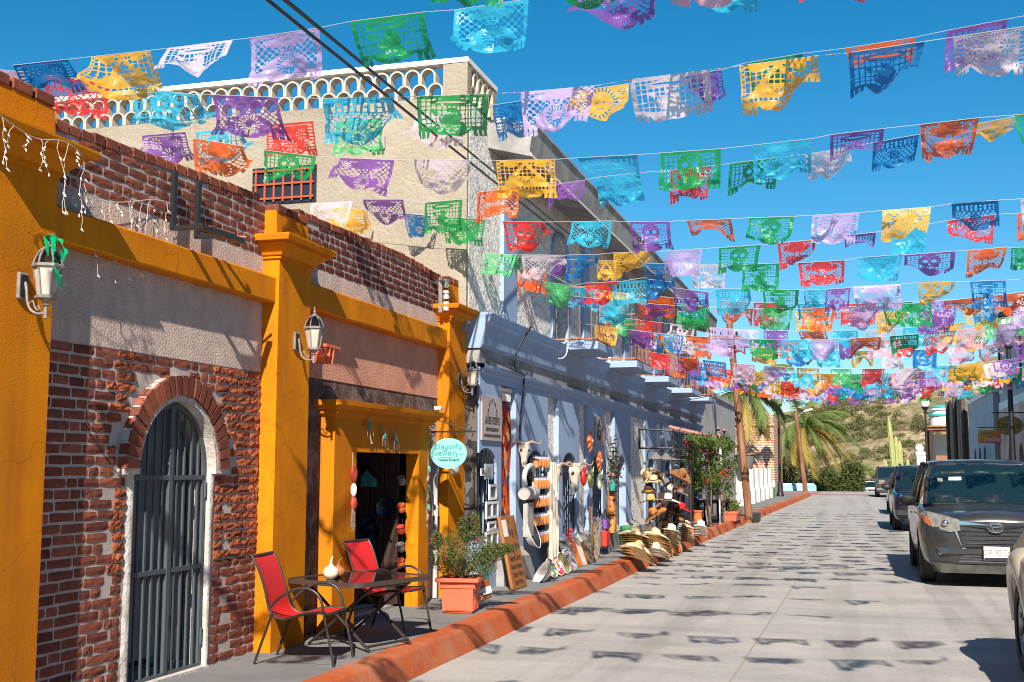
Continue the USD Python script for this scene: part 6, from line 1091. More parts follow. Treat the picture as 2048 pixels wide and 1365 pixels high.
def front(t, w, hood, style):
    F = lambda mb, n, m, **k: mb.build(n, m, t, **k)
    z = hood - .09
    for s in (-1, 1):
        if style == 'suv':
            F(MB().add(*hull([(s * .47, -.045, .93), (s * .45, -.04, .78), (s * .60, -.015, .755), (s * .86, .12, .84), (s * .955, .34, .97), (s * .955, .52, 1.06), (s * .86, .22, 1.03), (s * .62, .02, .975), (s * .5, .2, .9), (s * .86, .5, .95)])), 'headlight', m_hlight)
            F(MB().add(*hull([(s * .81, .075, .825), (s * .90, .18, .87), (s * .962, .36, .985), (s * .90, .18, .97), (s * .83, .09, .91), (s * .86, .4, .92)])), 'turn_lamp', m_amber)
            F(MB().ball((s * .64, .005, .875), (.05, .03, .045), 2), 'projector', m_chrome, smooth=True)
            F(MB().add(*hull([(s * .60, .05, .44), (s * .60, .03, .56), (s * .86, .16, .55), (s * .80, .14, .42), (s * .7, .3, .5)])), 'fog_recess', m_blackp); F(MB().lathe([(0, .02), (.045, .015), (.055, 0), (.055, -.02)], 14, (s * .71, .05, .49), rotm([1, 0, 0], PI / 2)), 'fog_lamp', m_chrome)
        else: F(MB().cbox(s * w * .62 - .17, s * w * .62 + .17, -.02, .1, z - .17, z + .0, .02), 'headlight', m_hlight); F(MB().cbox(s * w * .62 - .17, s * w * .62 + .17, -.015, .1, z - .235, z - .175, .01), 'turn_lamp', m_amber)
    if style == 'suv':
        F(MB().prism(Polygon([(-.50, .90), (.50, .90), (.40, .56), (-.40, .56)]), 'xz', -.018, .06), 'grille', m_blackp)
        for k, zz in enumerate((.60, .655, .71, .765)): F(MB().cbox(-.39 - k * .02, .39 + k * .02, -.032, -.015, zz, zz + .018, .004), 'grille_bar', m_chrome if k < 4 else m_blackp)
        for s in (-1, 1): F(MB().add(*hull([(s * .05, -.045, .80), (s * .05, -.045, .855), (s * .52, -.025, .86), (s * .54, -.02, .925), (s * .5, .02, .86), (s * .08, .0, .82)])), 'grille_wing', m_chrome); F(MB().add(*hull([(s * .38, -.03, .53), (s * .43, -.03, .53), (s * .56, -.015, .86), (s * .52, -.02, .86), (s * .45, .03, .6)])), 'grille_side', m_chrome)
        em = MB()
        for rx, rz_, cz in ((.10, .068, .83), (.042, .062, .832), (.072, .022, .855)): em.tube([(rx * math.cos(a), -.055, cz + rz_ * math.sin(a)) for a in np.linspace(0, 2 * PI, 29)[:-1]], .011, 6, closed=True)
        F(em, 'emblem', m_chrome, smooth=50); F(MB().prism(affinity.scale(Point(0, .83).buffer(1, 20), .10, .068), 'xz', -.048, -.03), 'emblem_back', m_blackp)
        F(MB().add(*hull([(-.70, -.04, .46), (.70, -.04, .46), (.78, .02, .55), (-.78, .02, .55), (-.45, -.045, .535), (.45, -.045, .535), (-.8, .1, .46), (.8, .1, .46), (-.8, .1, .54), (.8, .1, .54)])), 'bumper', _mats['suv_paint'], smooth=30)
        F(MB().prism(Polygon([(-.44, .45), (.44, .45), (.52, .33), (-.52, .33)]), 'xz', -.03, .1), 'lower_grille', m_blackp)
        for zz in (.355, .39, .425): F(MB().cbox(-.48, .48, -.04, -.028, zz, zz + .012, .003), 'lower_bar', m_chrome)
        F(MB().add(*hull([(-.72, -.01, .20), (.72, -.01, .20), (.82, .06, .33), (-.82, .06, .33), (-.7, -.035, .31), (.7, -.035, .31), (-.8, .3, .2), (.8, .3, .2)])), 'skid_plate', mat('dusty_plastic', (.035, .033, .03), .8, col2=(.08, .074, .066), scale=5))
        pl = F(MB().cbox(-.185, .185, -.075, -.045, .37, .585, .01), 'plate_frame', m_blackp); F(MB().cbox(-.165, .165, -.078, -.074, .40, .57, .002), 'licence_plate', m_white)
        F(MB().text('CZP-53-06', .075, fcamR(), (0, -.0785, .455), sx=.56, bold=True), 'plate_lettering', mat('plate_brown', (.26, .09, .06), .6)); F(MB().box(-.16, .16, -.0795, -.078, .40, .425), 'plate_strip', m_blackp)
    else:
        F(MB().cbox(-w * .40, w * .40, -.02, .06, z - .19, z - .01, .01), 'grille', m_blackp)
        for k in range(4): F(MB().cbox(-w * .38, w * .38, -.032, -.018, z - .17 + k * .04, z - .157 + k * .04, .003), 'grille_bar', m_chrome)
        F(MB().cbox(-w * .93, w * .93, -.09, .08, .40, .56, .03), 'bumper', m_chrome if style == 'old' else m_blackp); F(MB().cbox(-.17, .17, -.10, -.088, .43, .53, .004), 'licence_plate', m_white)
suv = paint('suv_paint', (.026, .026, .028), .35, (.06, .056, .052))
c1 = car('dusty dark grey SUV with a big chrome grille facing the camera', (1.82, 17.45, 0), suv, W=1.95, H=1.78); front(c1, .975, 1.05, 'suv')
# windscreen furniture of the near SUV
MB().tube([(-.72, 1.22, 1.10), (.1, 1.30, 1.115)], .009, 5).build('wiper', m_blackp, c1); MB().tube([(.0, 1.24, 1.10), (.66, 1.34, 1.13)], .009, 5).build('wiper', m_blackp, c1)
Rw = rotm([1, 0, 0], .72 - PI / 2 + PI / 2)
for x0, x1, zz in ((-.62, -.55, .62), (-.46, -.28, .65)):
    yq = 1.26 + .72 * zz - .06; MB().box(x0, x1, yq - .022, yq - .018, 1.05 + .62 * zz - .0, 1.05 + .62 * zz + .05).build('sticker', m_white, c1)
c2 = car('navy blue SUV with roof rails parked behind the dusty grey SUV', (1.84, 32.4, 0), paint('navy_paint', (.008, .014, .035), .3), 4.6, 1.85, 1.74, 1.06, 1.03, rails=True); front(c2, .925, 1.03, 'plain')
c3 = car('brown sedan half hidden behind the navy SUV', (2.02, 44, 0), paint('brown_paint', (.07, .05, .04), .4), 4.5, 1.8, 1.5, .95, .93); front(c3, .9, .93, 'plain')
c4 = car('old boxy dark pickup style SUV with a roof rack at the street end', (2.02, 71, 0), paint('old_paint', (.045, .042, .04), .2), 4.5, 1.85, 1.78, 1.10, 1.08, boxy=.9, rails=True, wr=.38); front(c4, .925, 1.08, 'old')
c5 = car('white car just showing over the crest of the road', (1.35, 106, -.95), paint('white_paint_car', (.62, .60, .57), 0.0), 4.5, 1.8, 1.5, .95, .93); front(c5, .9, .93, 'plain')
beige = mat('beige_paint', (.50, .41, .30), .35, spec=.5, coat=.5, col2=(.40, .31, .215), scale=1.5)
c6 = car('beige car at the right edge showing only its rounded fender and wheel', (2.14, 6.95, 0), beige, 4.3, 1.86, 1.36, .93, .90, axF=.82, wb=2.52, wr=.37, round_end=1.0, detail=1); front(c6, .93, .9, 'plain')
for s in (-1, 1):
    a = np.linspace(.02, PI - .02, 26); P = np.stack([np.full(26, s * .86), 3.34 + .50 * np.cos(a), .36 + .52 * np.sin(a)], 1)
    MB().tube(P, .055 + .065 * np.sin(a), 14).build('fender', beige, c6, smooth=True)
# ================================================================ papel picado on strings across the street
FC = {'red': (.72, .035, .028), 'orange': (.84, .13, .012), 'yellow': (.86, .46, .05), 'green': (.015, .31, .08), 'mint': (.11, .54, .19), 'cyan': (.04, .48, .68), 'blue': (.010, .19, .48), 'purple': (.24, .09, .38), 'lavender': (.56, .42, .70), 'white': (.70, .60, .64), 'pink': (.76, .42, .50)}
def film(name, c):
    N = {'p': ('principled_bsdf', {'base_color': c, 'roughness': .28, 'specular_ior_level': .5, 'normal': (0, 0, 0)}), 't': ('translucent_bsdf', {'color': tuple(min(1, x * 1.15) for x in c)}), 'x': ('transparent_bsdf', {'color': tuple(.35 + .65 * x for x in c)}),
         'm': ('mix_closure', {'fac': .5}), 'm2': ('mix_closure', {'fac': .16}), 'g': ('geometry', {}), 'n': ('noise_texture', {'scale': 34., 'detail': 2.0}), 'bp': ('bump', {'strength': .6, 'distance': .012})}
    return usdkit.material(stage, '/World/Looks/film_' + name, N, [('g.position', 'n.vector'), ('n.fac', 'bp.height'), ('bp.normal', 'p.normal'), ('p.BSDF', 'm.closure1'), ('t.BSDF', 'm.closure2'), ('m.closure', 'm2.closure1'), ('x.BSDF', 'm2.closure2')], surface='m2.closure')
FM = {k: film(k, c) for k, c in FC.items()}
HV = 1.46                                                             # height in half widths
def design(k, nx=480):
    ny = int(nx * (HV + .06) / 2.1); U, V = np.meshgrid(np.linspace(-1.05, 1.05, nx), np.linspace(-.03, HV + .03, ny), indexing='ij')
    A = np.abs(U); ell = lambda x, y, a, b: ((U - x) / a) ** 2 + ((V - y) / b) ** 2 < 1
    fr = lambda x, p, lo: (np.mod(x, p) / p > lo)
    tab = (A > .56) & (V < HV - .02 * np.cos(A * 40)) & ~((V > 1.22) & (np.mod(A - .56, .147) < .035) & (A > .57))
    lobe = (A < .55) & (V < 1.16 + .27 * np.sqrt(np.clip(1 - (U / .55) ** 2, 0, 1)) + .012 * np.cos(U * 70))
    out = (A < .985 + .012 * np.cos(V * 70)) & (V > 0) & ((V < 1.17) | tab | lobe)
    reg = (A < .86) & (V > .11) & (V < 1.10)
    sq = fr(U + 4, .155, .22) & fr(V + 4, .155, .22); dg = fr(U + V + 4, .20, .24) & fr(U - V + 4, .20, .24)
    th = lambda x, y: np.arctan2(V - y, U - x)
    fan = lambda x, y, r0, r1, n, w=.45: (np.hypot(U - x, V - y) > r0) & (np.hypot(U - x, V - y) < r1) & (np.mod(th(x, y) * n / (2 * PI) + 10, 1) < w)
    hole = np.zeros_like(out); keep = np.zeros_like(out); cut = np.zeros_like(out)
    if k == 0:
        hole = reg & dg; keep = ell(0, .26, .62, .15) | ell(0, .15, .26, .14) | ell(0, .45, .19, .18) | ell(0, .98, .62, .34)
        cut = ell(-.07, .43, .045, .04) | ell(.07, .43, .045, .04) | (ell(0, .53, .10, .022)) | fan(0, .92, .14, .30, 18) | fan(0, 1.16, .05, .16, 14)
    elif k == 1:
        hole = reg & sq; R = (U * .8 + (V - .92) * .6); Q = (-U * .6 + (V - .92) * .8)
        keep = ell(-.05, .24, .58, .12) | ell(-.02, .13, .22, .13) | ell(0, .42, .15, .16) | ((R + .12) ** 2 / .07 + Q ** 2 / .05 < 1) | ((R - .25) ** 2 / .035 + Q ** 2 / .03 < 1) | ((np.abs(Q) < .06) & (R > -.7) & (R < .3)) | ell(.1, .72, .16, .2)
        cut = ell(-.06, .40, .04, .035) | ell(.06, .40, .04, .035) | ell(-.05, .24, .40, .03) | ((np.abs(R + .38) < .12) & fr(Q + 2, .05, .5) & (np.abs(Q) < .05)) | fan(.02, 1.22, .05, .17, 16)
    elif k == 2:
        d = np.hypot(U, V - .62); cut = fan(0, .62, .47, .66, 26, .5) & (np.mod(th(0, .62) * 26 / (2 * PI) + 10, 1) < (.62 - (d - .47) * 2.6)) | ell(-.13, .54, .06, .03) | ell(.13, .54, .06, .03) | (ell(0, .74, .15, .06) & ~ell(0, .70, .15, .05)) | (np.abs(d - .40) < .008)
        for x, y in ((-.75, .25), (.75, .25), (-.75, 1.0), (.75, 1.0), (-.7, .62), (.7, .62)): cut |= fan(x, y, .04, .15, 8, .4)
    elif k == 3:
        hole = reg & sq; keep = ell(0, .50, .44, .40) | ((A < .26) & (V > .7) & (V < 1.05)) | ell(0, 1.16, .5, .14)
        cut = ell(-.17, .50, .11, .10) | ell(.17, .50, .11, .10) | ell(0, .68, .05, .06) | ((A < .22) & (V > .80) & (V < .94) & fr(U + 2, .075, .45)) | fan(0, .28, .05, .12, 7) | fan(-.5, 1.15, .04, .12, 9) | fan(.5, 1.15, .04, .12, 9)
    elif k == 4:
        for x, y, r in ((-.45, .42, .3), (.42, .5, .26), (0, .95, .3), (-.68, .95, .2), (.68, .98, .2), (.1, .2, .12)): cut |= fan(x, y, r * .3, r * .85, 9, .35) | ell(x, y, r * .12, r * .12)
        cut |= (V > .08) & (V < .14) & (A < .85) & fr(U + 2, .09, .4); cut &= (V < 1.2)
        hole = (A > .74) & (A < .92) & (V > .12) & (V < 1.1) & fr(V + 2, .13, .45)
    elif k == 5:
        hole = reg & sq & (V < .98); keep = (np.abs(A - (V - .12) * .9) < .085) | ((V > .62) & (A < .68 - .5 * np.abs(V - .82)) & (V < 1.0)) | ell(-.5, .18, .22, .1) | ell(.5, .18, .22, .1)
        cut = fan(0, .66, .1, .24, 20, .4) & (V > .66) | (V > 1.0) & (V < 1.09) & (A < .8) & fr(U + 2, .12, .35) | fan(0, 1.2, .04, .15, 14) | ((A > .88) & (A < .95) & fr(V + 2, .14, .5) & (V < 1.1))
    elif k == 6:
        hole = reg & dg; keep = ell(0, .36, .68, .26) | ell(0, .98, .60, .27) | (A < .16)
        cut = ((np.abs(U) < .12) & (V > .55) & (V < .8) & fr(V + 2, .06, .5)) | fan(0, .36, .44, .5, 20) | fan(0, 1.0, .36, .42, 18) | fan(0, 1.26, .03, .1, 9)
    else:
        hole = reg & (V > .55) & (V < 1.08) & dg; cut = (V > .16) & (V < .44) & (A < .8) & fr(U + 2, .19, .42) & ~((V > .27) & (V < .32) & fr(U + 2, .38, .5)) | fan(0, 1.2, .06, .2, 18) | ((V > .48) & (V < .53) & (A < .85) & fr(U + 2, .1, .4))
        keep = ell(0, .82, .24, .22)
        cut |= fan(0, .82, .06, .18, 12, .4)
    m = out & ~(hole & ~keep) & ~cut
    return m, ndimage.distance_transform_edt(m) - ndimage.distance_transform_edt(~m)
_des = [design(k) for k in range(8)]
def flag_sheet(k, nx, ny):
    m, sd = _des[k]; W, Hh = m.shape
    u = np.linspace(0, 1, nx + 1); v = np.linspace(0, 1, ny + 1); cw, ch = (W - 1) / nx, (Hh - 1) / ny
    frac = ndimage.uniform_filter(m.astype(float), (cw, ch)); ci = np.clip(((np.arange(nx) + .5) * cw).astype(int), 0, W - 1); cj = np.clip(((np.arange(ny) + .5) * ch).astype(int), 0, Hh - 1)
    on = frac[np.ix_(ci, cj)] > .5
    gi = np.clip((u * (W - 1)).round().astype(int), 0, W - 1); gj = np.clip((v * (Hh - 1)).round().astype(int), 0, Hh - 1)
    s = ndimage.gaussian_filter(sd, 1.0); gx, gy = np.gradient(s); S_, GX, GY = (q[np.ix_(gi, gj)] for q in (s, gx, gy))
    Pu = np.repeat(u[:, None], ny + 1, 1) * (W - 1); Pv = np.repeat(v[None], nx + 1, 0) * (Hh - 1)
    cnt = np.zeros((nx + 1, ny + 1)); 
    for a in (0, 1):
        for b in (0, 1): cnt[a:nx + a, b:ny + b] += on
    edge = (cnt > 0) & (cnt < 4); g2 = GX ** 2 + GY ** 2 + .05
    Pu = Pu - np.where(edge, np.clip(S_ * GX / g2, -.55 * cw, .55 * cw), 0); Pv = Pv - np.where(edge, np.clip(S_ * GY / g2, -.55 * ch, .55 * ch), 0)
    U = (Pu / (W - 1) - .5) * 1.05; V = np.maximum(-.03 + Pv / (Hh - 1) * (HV + .06), 0) / HV
    i, j = np.nonzero(on); n1 = ny + 1; q = np.stack([i * n1 + j, (i + 1) * n1 + j, (i + 1) * n1 + j + 1, i * n1 + j + 1], 1)
    used, inv = np.unique(q, return_inverse=True)
    return np.stack([U.ravel(), V.ravel()], 1)[used], inv.reshape(-1, 4)
_sheets = {}
def sheet(k, lod):
    if (k, lod) not in _sheets: _sheets[(k, lod)] = flag_sheet(k, *((66, 48), (44, 32), (26, 19))[lod])
    return _sheets[(k, lod)]
fr_ = random.Random(21)
def flag_geom(k, a, b, tilt, lod, r):
    uv, q = sheet(k, lod); u, v = uv[:, 0], uv[:, 1]; a, b = np.array(a), np.array(b); w = np.linalg.norm(b - a); h = .328 * (.92 + .16 * r.random()) * min(1, w / .36)
    ex = (b - a) / w; ph = r.uniform(0, 6.28); t0 = math.radians(tilt + (9 if tilt < 30 else 0)) * (1 if r.random() < .93 else -1); cur = r.uniform(-.5, .5) + (.25 if tilt > 30 else 0) * np.sign(t0); tw = r.uniform(-.55, .55); sk = r.uniform(-.16, .10)
    ang = t0 + cur * v + tw * u * v + r.uniform(.1, .35) * np.sin(u * r.uniform(4, 8) + ph) * v
    fold = r.choice([0, 0, 0, 1.0, -1.0]) if tilt < 40 else 0
    ang = ang + (fold * np.clip((u * np.sign(fold or 1) + v * .5 - .35) * 2.2, 0, 1.5) if fold else 0)
    ang = np.clip(ang, -.75, 1.38); y = np.sin(ang) * v * h; z = -np.cos(ang) * v * h; x = u * w + sk * v * h - .06 * w * u * v * r.uniform(0, 2)
    y = y + .018 * np.sin(u * 9 + ph + v * 4) * v; z = z - .012 * (1 - 4 * u * u) * 0
    q0 = np.stack([u * 5.5 + r.random() * 90, v * 4.5, v * 0 + r.random() * 90], 1); cr = (meshkit.noise(q0) - .5) * v; cr2 = (meshkit.noise(q0 * 2.3 + 7) - .5) * v
    y = y + .085 * cr + .03 * cr2; x = x + .05 * w * (meshkit.noise(q0 + 31) - .5) * v; z = z + .04 * (meshkit.noise(q0 + 57) - .5) * v
    P = (a + b) / 2 + x[:, None] * ex + np.stack([0 * x, y, z], 1)
    return P, np.vstack([q[:, [0, 1, 2]], q[:, [0, 2, 3]]])
ORD = ['first', 'second', 'third', 'fourth', 'fifth', 'sixth', 'seventh', 'eighth', 'ninth', 'tenth', 'eleventh', 'twelfth', 'thirteenth', 'fourteenth', 'fifteenth', 'sixteenth', 'seventeenth', 'eighteenth', 'nineteenth', 'twentieth']
TH = lambda i: ORD[i] if i < 20 else '%dth' % (i + 1)
PAT = ['sombrero figure', 'guitar player', 'sun face', 'skull', 'flower', 'crossed bands', 'hourglass', 'lattice']
HOW = lambda t: 'blown almost flat ' if abs(t) > 58 else 'wind lifted ' if abs(t) > 26 else ''
m_thread = mat('white_thread', (.50, .48, .47), .8)
count = 0
def run_string(si, Y, flags, lod, seed, span=None):
    """One string: its thread and its flags. flags: (colour, design, xl, zl, xr, zr, tilt)"""
    global count
    r = random.Random(seed); pts = []
    for f in flags: pts += [(f[2], Y, f[3]), (f[4], Y, f[5])]
    pts = np.array(pts); p0, p1 = pts[0], pts[-1]; xl, xr = span or (-4.42, 5.1)
    sl = (pts[1] - pts[0]) / (pts[1][0] - pts[0][0]); sr = (pts[-1] - pts[-2]) / (pts[-1][0] - pts[-2][0])
    ends = ([p0 + sl * (xl - p0[0])] if p0[0] > xl + .05 else []), ([p1 + sr * (xr - p1[0])] if p1[0] < xr - .05 else [])
    line = np.vstack(list(ends[0]) + [pts] + list(ends[1]))
    order = np.argsort(line[:, 0]); line = line[order]
    t = thing('flag_string', 'white string carrying the %s row of paper flags %s' % (TH(si - 3 if si > 2 else si), 'in view' if si > 2 else 'overhead, above the picture'), 'string', tuple(line[0]), group=None)
    MB().tube(line - line[0], .0020 if Y < 12 else .0026, 4).build('thread', m_thread, t)
    rest = {}
    for i, f in enumerate(flags):
        a, b = (f[2], Y, f[3]), (f[4], Y, f[5]); P, F = flag_geom(f[1], a, b, f[6], lod, r); count += 1
        if count <= 300:
            loc = ((a[0] + b[0]) / 2, Y, (a[2 if False else 2] + b[2]) / 2)
            left = flags[i - 1][0] if i else None
            lab = '%s%s %s flag, %s from left on the %s' % (HOW(f[6]), f[0], PAT[f[1]], TH(i), '%s string in view' % TH(si - 3) if si > 2 else '%s string overhead' % TH(si))
            n = mesh_prim('paper_flag', P - np.array(loc), F, FM[f[0]], None, smooth=True); place(n, loc); tag(n, lab, 'flag', 'paper flags strung across the street')
        else: rest.setdefault(f[0], MB()).add(P, F)
    return rest
NEAR = [
(7.3, [('blue',4,-6.11,4.67,-5.61,4.67,62), ('yellow',5,-5.41,4.67,-4.90,4.67,10), ('white',1,-4.76,4.67,-4.22,4.68,18), ('lavender',0,-4.09,4.68,-3.54,4.70,25), ('green',1,-3.31,4.72,-2.75,4.73,4), ('cyan',0,-2.54,4.72,-2.01,4.74,4), ('purple',6,-1.69,4.77,-1.15,4.80,5), ('cyan',4,-1.02,4.80,-0.51,4.82,6), ('red',7,-0.24,4.83,0.20,4.84,12)]),
(7.8, [('pink',4,-6.85,4.89,-6.41,4.81,20), ('red',7,-6.25,4.78,-5.62,4.65,12), ('cyan',3,-5.40,4.59,-4.80,4.48,0), ('purple',0,-4.69,4.47,-4.12,4.40,22), ('cyan',7,-3.75,4.36,-3.18,4.32,4), ('green',1,-3.00,4.31,-2.44,4.28,0), ('lavender',0,-2.21,4.27,-1.67,4.27,18), ('white',1,-1.43,4.29,-0.87,4.31,14), ('yellow',5,-0.68,4.32,-0.16,4.34,-2), ('blue',1,0.03,4.34,0.51,4.37,24), ('white',4,0.68,4.38,1.14,4.41,40)]),
(10.0, [('purple',4,-6.78,4.92,-6.28,4.92,18), ('cyan',3,-6.16,4.91,-5.63,4.91,0), ('red',4,-5.40,4.92,-4.89,4.92,0), ('mint',7,-4.66,4.89,-4.18,4.89,2), ('white',0,-3.85,4.89,-3.37,4.90,5), ('blue',4,-3.10,4.92,-2.66,4.95,14), ('yellow',2,-2.36,4.98,-1.83,5.01,4), ('purple',4,-1.33,5.04,-1.02,5.06,24), ('green',1,-0.82,5.10,-0.33,5.14,20), ('orange',6,0.01,5.15,0.58,5.19,80), ('purple',7,0.82,5.22,1.30,5.27,35)]),
(9.6, [('orange',6,-5.95,4.72,-5.41,4.60,5), ('green',3,-5.20,4.55,-4.66,4.45,0), ('purple',0,-4.43,4.42,-3.89,4.36,4), ('white',0,-3.71,4.35,-3.18,4.31,4), ('yellow',5,-2.94,4.29,-2.41,4.26,0), ('cyan',7,-2.21,4.26,-1.69,4.25,52), ('green',3,-1.50,4.25,-0.99,4.25,6), ('cyan',0,-0.74,4.26,-0.26,4.28,15), ('purple',1,-0.12,4.30,0.30,4.32,40), ('orange',6,0.57,4.33,1.01,4.35,45), ('green',3,1.26,4.35,1.67,4.36,15)]),
(11.6, [('white',0,-5.68,4.51,-5.18,4.51,12), ('purple',0,-5.07,4.52,-4.59,4.49,20), ('green',1,-4.35,4.44,-3.92,4.45,12), ('orange',6,-3.76,4.51,-3.29,4.55,0), ('purple',3,-2.99,4.54,-2.59,4.57,4), ('cyan',2,-2.49,4.59,-2.01,4.61,10), ('red',6,-1.71,4.61,-1.29,4.63,20), ('green',3,-1.12,4.64,-0.63,4.67,30), ('white',4,-0.39,4.68,0.04,4.72,30), ('blue',7,0.25,4.75,0.68,4.80,62), ('yellow',4,1.18,4.86,1.55,4.91,74)]),
(12.5, [('yellow',5,-5.94,4.69,-5.40,4.61,5), ('blue',4,-4.95,4.55,-4.62,4.50,25), ('green',4,-4.47,4.48,-3.95,4.42,2), ('red',3,-3.75,4.39,-3.26,4.35,8), ('cyan',0,-2.95,4.34,-2.49,4.32,2), ('purple',3,-2.30,4.30,-1.85,4.28,8), ('orange',6,-1.68,4.28,-1.20,4.27,66), ('green',3,-1.01,4.27,-0.54,4.26,2), ('lavender',4,-0.36,4.26,0.12,4.26,2), ('yellow',2,0.34,4.27,0.82,4.28,10), ('blue',7,1.01,4.30,1.46,4.31,45), ('white',1,1.66,4.31,2.07,4.31,10)]),
(13.6, [('cyan',4,-5.46,4.40,-5.19,4.36,10), ('red',6,-5.02,4.34,-4.43,4.26,4), ('mint',7,-4.44,4.25,-3.87,4.20,2), ('white',0,-3.84,4.20,-3.29,4.17,16), ('blue',3,-3.26,4.17,-2.88,4.16,2), ('yellow',2,-2.70,4.17,-2.27,4.17,10), ('lavender',4,-2.08,4.16,-1.64,4.17,10), ('green',3,-1.45,4.17,-0.97,4.18,10), ('red',6,-0.79,4.19,-0.36,4.21,12), ('purple',7,-0.04,4.24,0.30,4.26,40), ('cyan',4,0.47,4.28,0.85,4.32,30), ('red',7,1.05,4.35,1.55,4.39,18), ('orange',6,1.77,4.39,2.20,4.40,10)]),
(14.6, [('purple',4,-5.64,4.55,-5.38,4.51,12), ('orange',6,-4.99,4.43,-4.48,4.37,4), ('green',4,-4.38,4.37,-4.10,4.35,40), ('purple',0,-3.74,4.32,-3.49,4.30,6), ('yellow',5,-3.12,4.27,-2.86,4.25,20), ('blue',1,-2.53,4.21,-2.14,4.18,8), ('white',7,-1.92,4.16,-1.48,4.14,12), ('green',1,-1.27,4.13,-0.82,4.13,20), ('red',6,-0.61,4.12,-0.05,4.13,24), ('cyan',4,0.10,4.15,0.62,4.17,36), ('purple',3,0.63,4.16,1.21,4.18,16), ('orange',6,1.34,4.18,1.78,4.20,2), ('green',4,1.82,4.19,2.13,4.19,10)]),
(15.2, [('pink',4,-4.52,4.15,-4.25,4.25,16), ('orange',6,-4.33,4.32,-3.94,4.25,10), ('mint',4,-3.97,4.13,-3.58,4.05,2), ('red',3,-3.39,4.08,-2.93,4.08,10), ('cyan',7,-3.02,4.08,-2.53,4.09,30), ('blue',6,-2.59,4.12,-2.25,4.05,12), ('purple',3,-2.23,3.97,-1.76,3.89,8), ('cyan',7,-1.68,3.93,-1.23,3.92,6), ('green',1,-1.08,3.90,-0.62,3.88,12), ('cyan',1,-0.57,3.87,-0.30,3.87,4), ('purple',0,-0.29,3.87,0.01,3.88,4), ('lavender',0,0.03,3.89,0.60,3.90,6), ('yellow',5,0.80,3.91,1.24,3.91,8), ('blue',1,1.41,3.90,1.82,3.90,4)])]
# strings overhead, in front of the ones in view: their flags shade the road
si = 0
COL = list(FC); 
def random_flags(r, x0, x1, zl, zm, zr, sp, w):
    out = []; x = x0 + r.random() * .3
    while x < x1 - w:
        zf = lambda q: zl + (zr - zl) * (q - x0) / (x1 - x0) - 4 * ((zl + zr) / 2 - zm) * ((q - x0) / (x1 - x0)) * (1 - (q - x0) / (x1 - x0))
        c = r.choice(['red', 'orange', 'yellow', 'yellow', 'green', 'mint', 'cyan', 'cyan', 'blue', 'purple', 'purple', 'lavender', 'white', 'orange', 'pink', 'lavender', 'green'])
        ww = w * r.uniform(.9, 1.08); out.append((c, r.randrange(8), x, zf(x), x + ww, zf(x + ww), r.choice([0, 3, 6, 10, 14, 18, 24, 34, -4, 60])))
        x += sp * r.uniform(.85, 1.15)
    return out
for k, (Y, zl) in enumerate(((2.9, 4.5), (4.7, 4.75), (5.9, 4.9))):
    run_string(si, Y, random_flags(random.Random(100 + k), -3.6, 4.2, zl, 4.35, 5.2, .68, .48), 1, 300 + k); si += 1
for Y, fl in NEAR:
    run_string(si, Y, fl, 0 if Y < 12.2 else 1, 500 + si); si += 1
beyond = {}
FAR = [16.0, 16.9, 17.8, 18.9, 19.8, 21.0, 22.2, 23.6, 24.9, 26.2, 27.8, 29.3, 31.0, 32.8, 34.7, 36.8, 39.0]
for k, Y in enumerate(FAR):
    r = random.Random(700 + k); zm = np.interp(Y, [16, 22, 28, 34, 40], [3.84, 3.70, 3.58, 3.86, 4.08]) + r.uniform(-.14, .16)
    fl = random_flags(r, -4.1, 5.0, zm + .38 + r.uniform(-.1, .2), zm, zm + .45 + r.uniform(-.1, .25), r.uniform(.50, .60), .44)
    for c, mb in run_string(si, Y, fl, 1 if Y < 18.5 else 2, 900 + k).items(): beyond.setdefault(c, MB()).add(*mb.arrays())
    si += 1
if beyond:
    t = thing('paper_flags_beyond', 'furthest rows of many coloured paper flags over the street end', 'flags', (0, 34, 3.6), kind='stuff')
    for c, mb in beyond.items(): mb.build('flags', FM[c], t, smooth=True, world=True, kind='stuff')
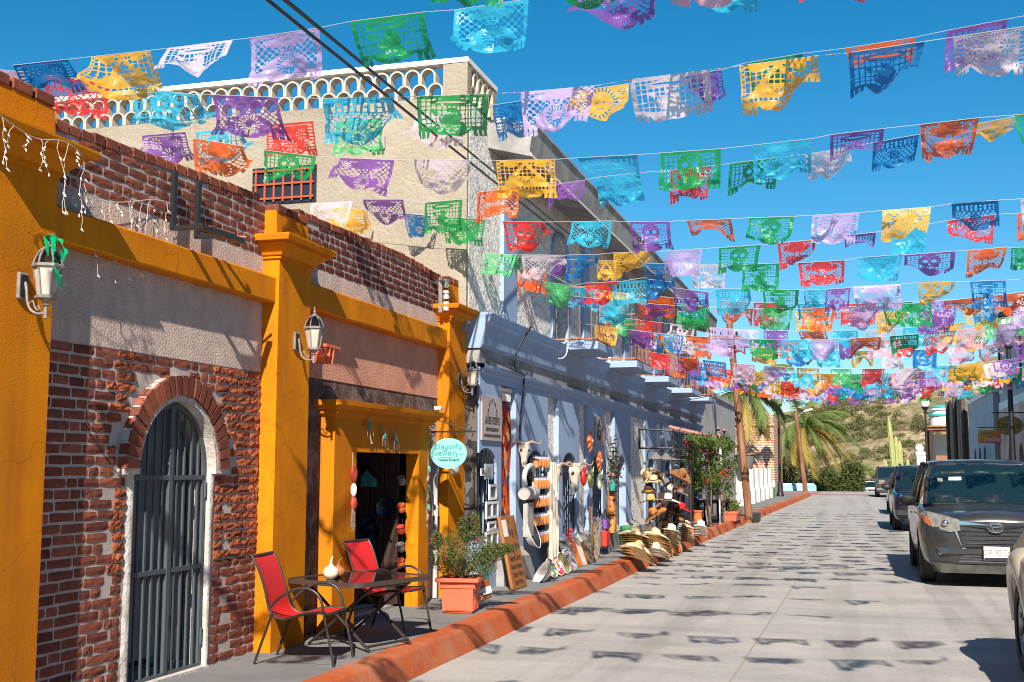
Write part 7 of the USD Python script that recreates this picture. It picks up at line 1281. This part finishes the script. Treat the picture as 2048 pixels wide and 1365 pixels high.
# cables along the facades
def cable(label, pts, r, m=None):
    t = thing('cable', label, 'cable', pts[0]); MB().tube(spline(np.array(pts) - np.array(pts[0]), 30), r, 6).build('wire', m or m_black, t); return t
cable('thick black power cable, upper of the two running along the facades', [(-3.11, 4.9, 4.33), (-3.24, 6.2, 4.44), (-3.63, 11.9, 4.77), (-4.02, 17.8, 5.11)], .010)
cable('thick black power cable, lower of the two running along the facades', [(-3.26, 4.9, 4.37), (-3.36, 6.2, 4.45), (-3.80, 11.9, 4.81), (-4.23, 17.5, 5.18)], .012)
cable('thin black cable close beside the upper power cable', [(-3.16, 4.9, 4.35), (-3.28, 6.2, 4.46), (-3.67, 11.9, 4.80), (-4.05, 17.7, 5.13)], .007)
cable('black wire dangling over the blue cornice and down the wall', [(-4.03, 14.75, 3.46), (-4.04, 14.5, 3.30), (-4.11, 14.45, 3.15), (-4.14, 14.4, 3.03), (-4.17, 14.5, 2.88), (-4.16, 14.85, 2.82), (-4.17, 14.8, 2.4), (-4.17, 14.75, 1.7), (-4.17, 14.76, 1.3)], .014)
cable('black wire along the string course of the blue wall', [(-4.12, 13.1, 2.9), (-4.13, 13.7, 2.88), (-4.12, 14.4, 2.85), (-4.13, 14.85, 2.83)], .012)
cable('pale wire hanging from the cornice below the first balcony', [(-4.02, 16.8, 3.46), (-4.03, 16.75, 3.3), (-4.09, 16.5, 3.2)], .008, m_white)
cable('thin black wire reaching from the blue wall across the pavement', [(-4.13, 23.5, 2.86), (-3.4, 28, 3.3), (-3.2, 35.9, 4.2)], .010)
# icicle fairy lights round the left capital and along the parapet
fy = thing('fairy_lights', 'white icicle fairy lights drooping from the left capital and brick parapet', 'lights', (-4.18, 5.0, 3.4)); m_fw = mat('white_wire', (.46, .42, .385), .6); r = random.Random(12)
main_p = spline(np.array([(-4.17, 4.7, 3.42), (-4.18, 5.0, 3.40), (-4.17, 5.2, 3.37), (-4.18, 5.45, 3.42), (-4.19, 5.62, 3.38), (-4.40, 5.85, 3.31), (-4.46, 6.15, 3.27), (-4.47, 6.6, 3.36), (-4.47, 7.0, 3.42)]), 60); MB().tube(main_p - fy.loc, .0022, 4).build('main_wire', m_fw, fy)
for k in range(26):
    p = main_p[2 + int(k * 2.2)]; L = r.choice([.08, .16, .26, .4, .5, .3]) * (1 if k > 6 else .6); q = [p]; n = 8
    for i in range(n): q.append(q[-1] + np.array([r.uniform(-.010, .016), r.uniform(-.02, .02), -L / n]))
    q = np.array(q) - fy.loc; MB().tube(q, .0017, 4).build('drop_wire', m_fw, fy); bm = MB()
    for i in range(2, n + 1, 2): d = np.array([.01, r.uniform(-.02, .02), -.014]); bm.tube([q[i], q[i] + d * .5, q[i] + d * 1.2], np.array([.0045, .005, .0015]), 5)
    bm.build('bulbs', m_white, fy, kind='stuff')
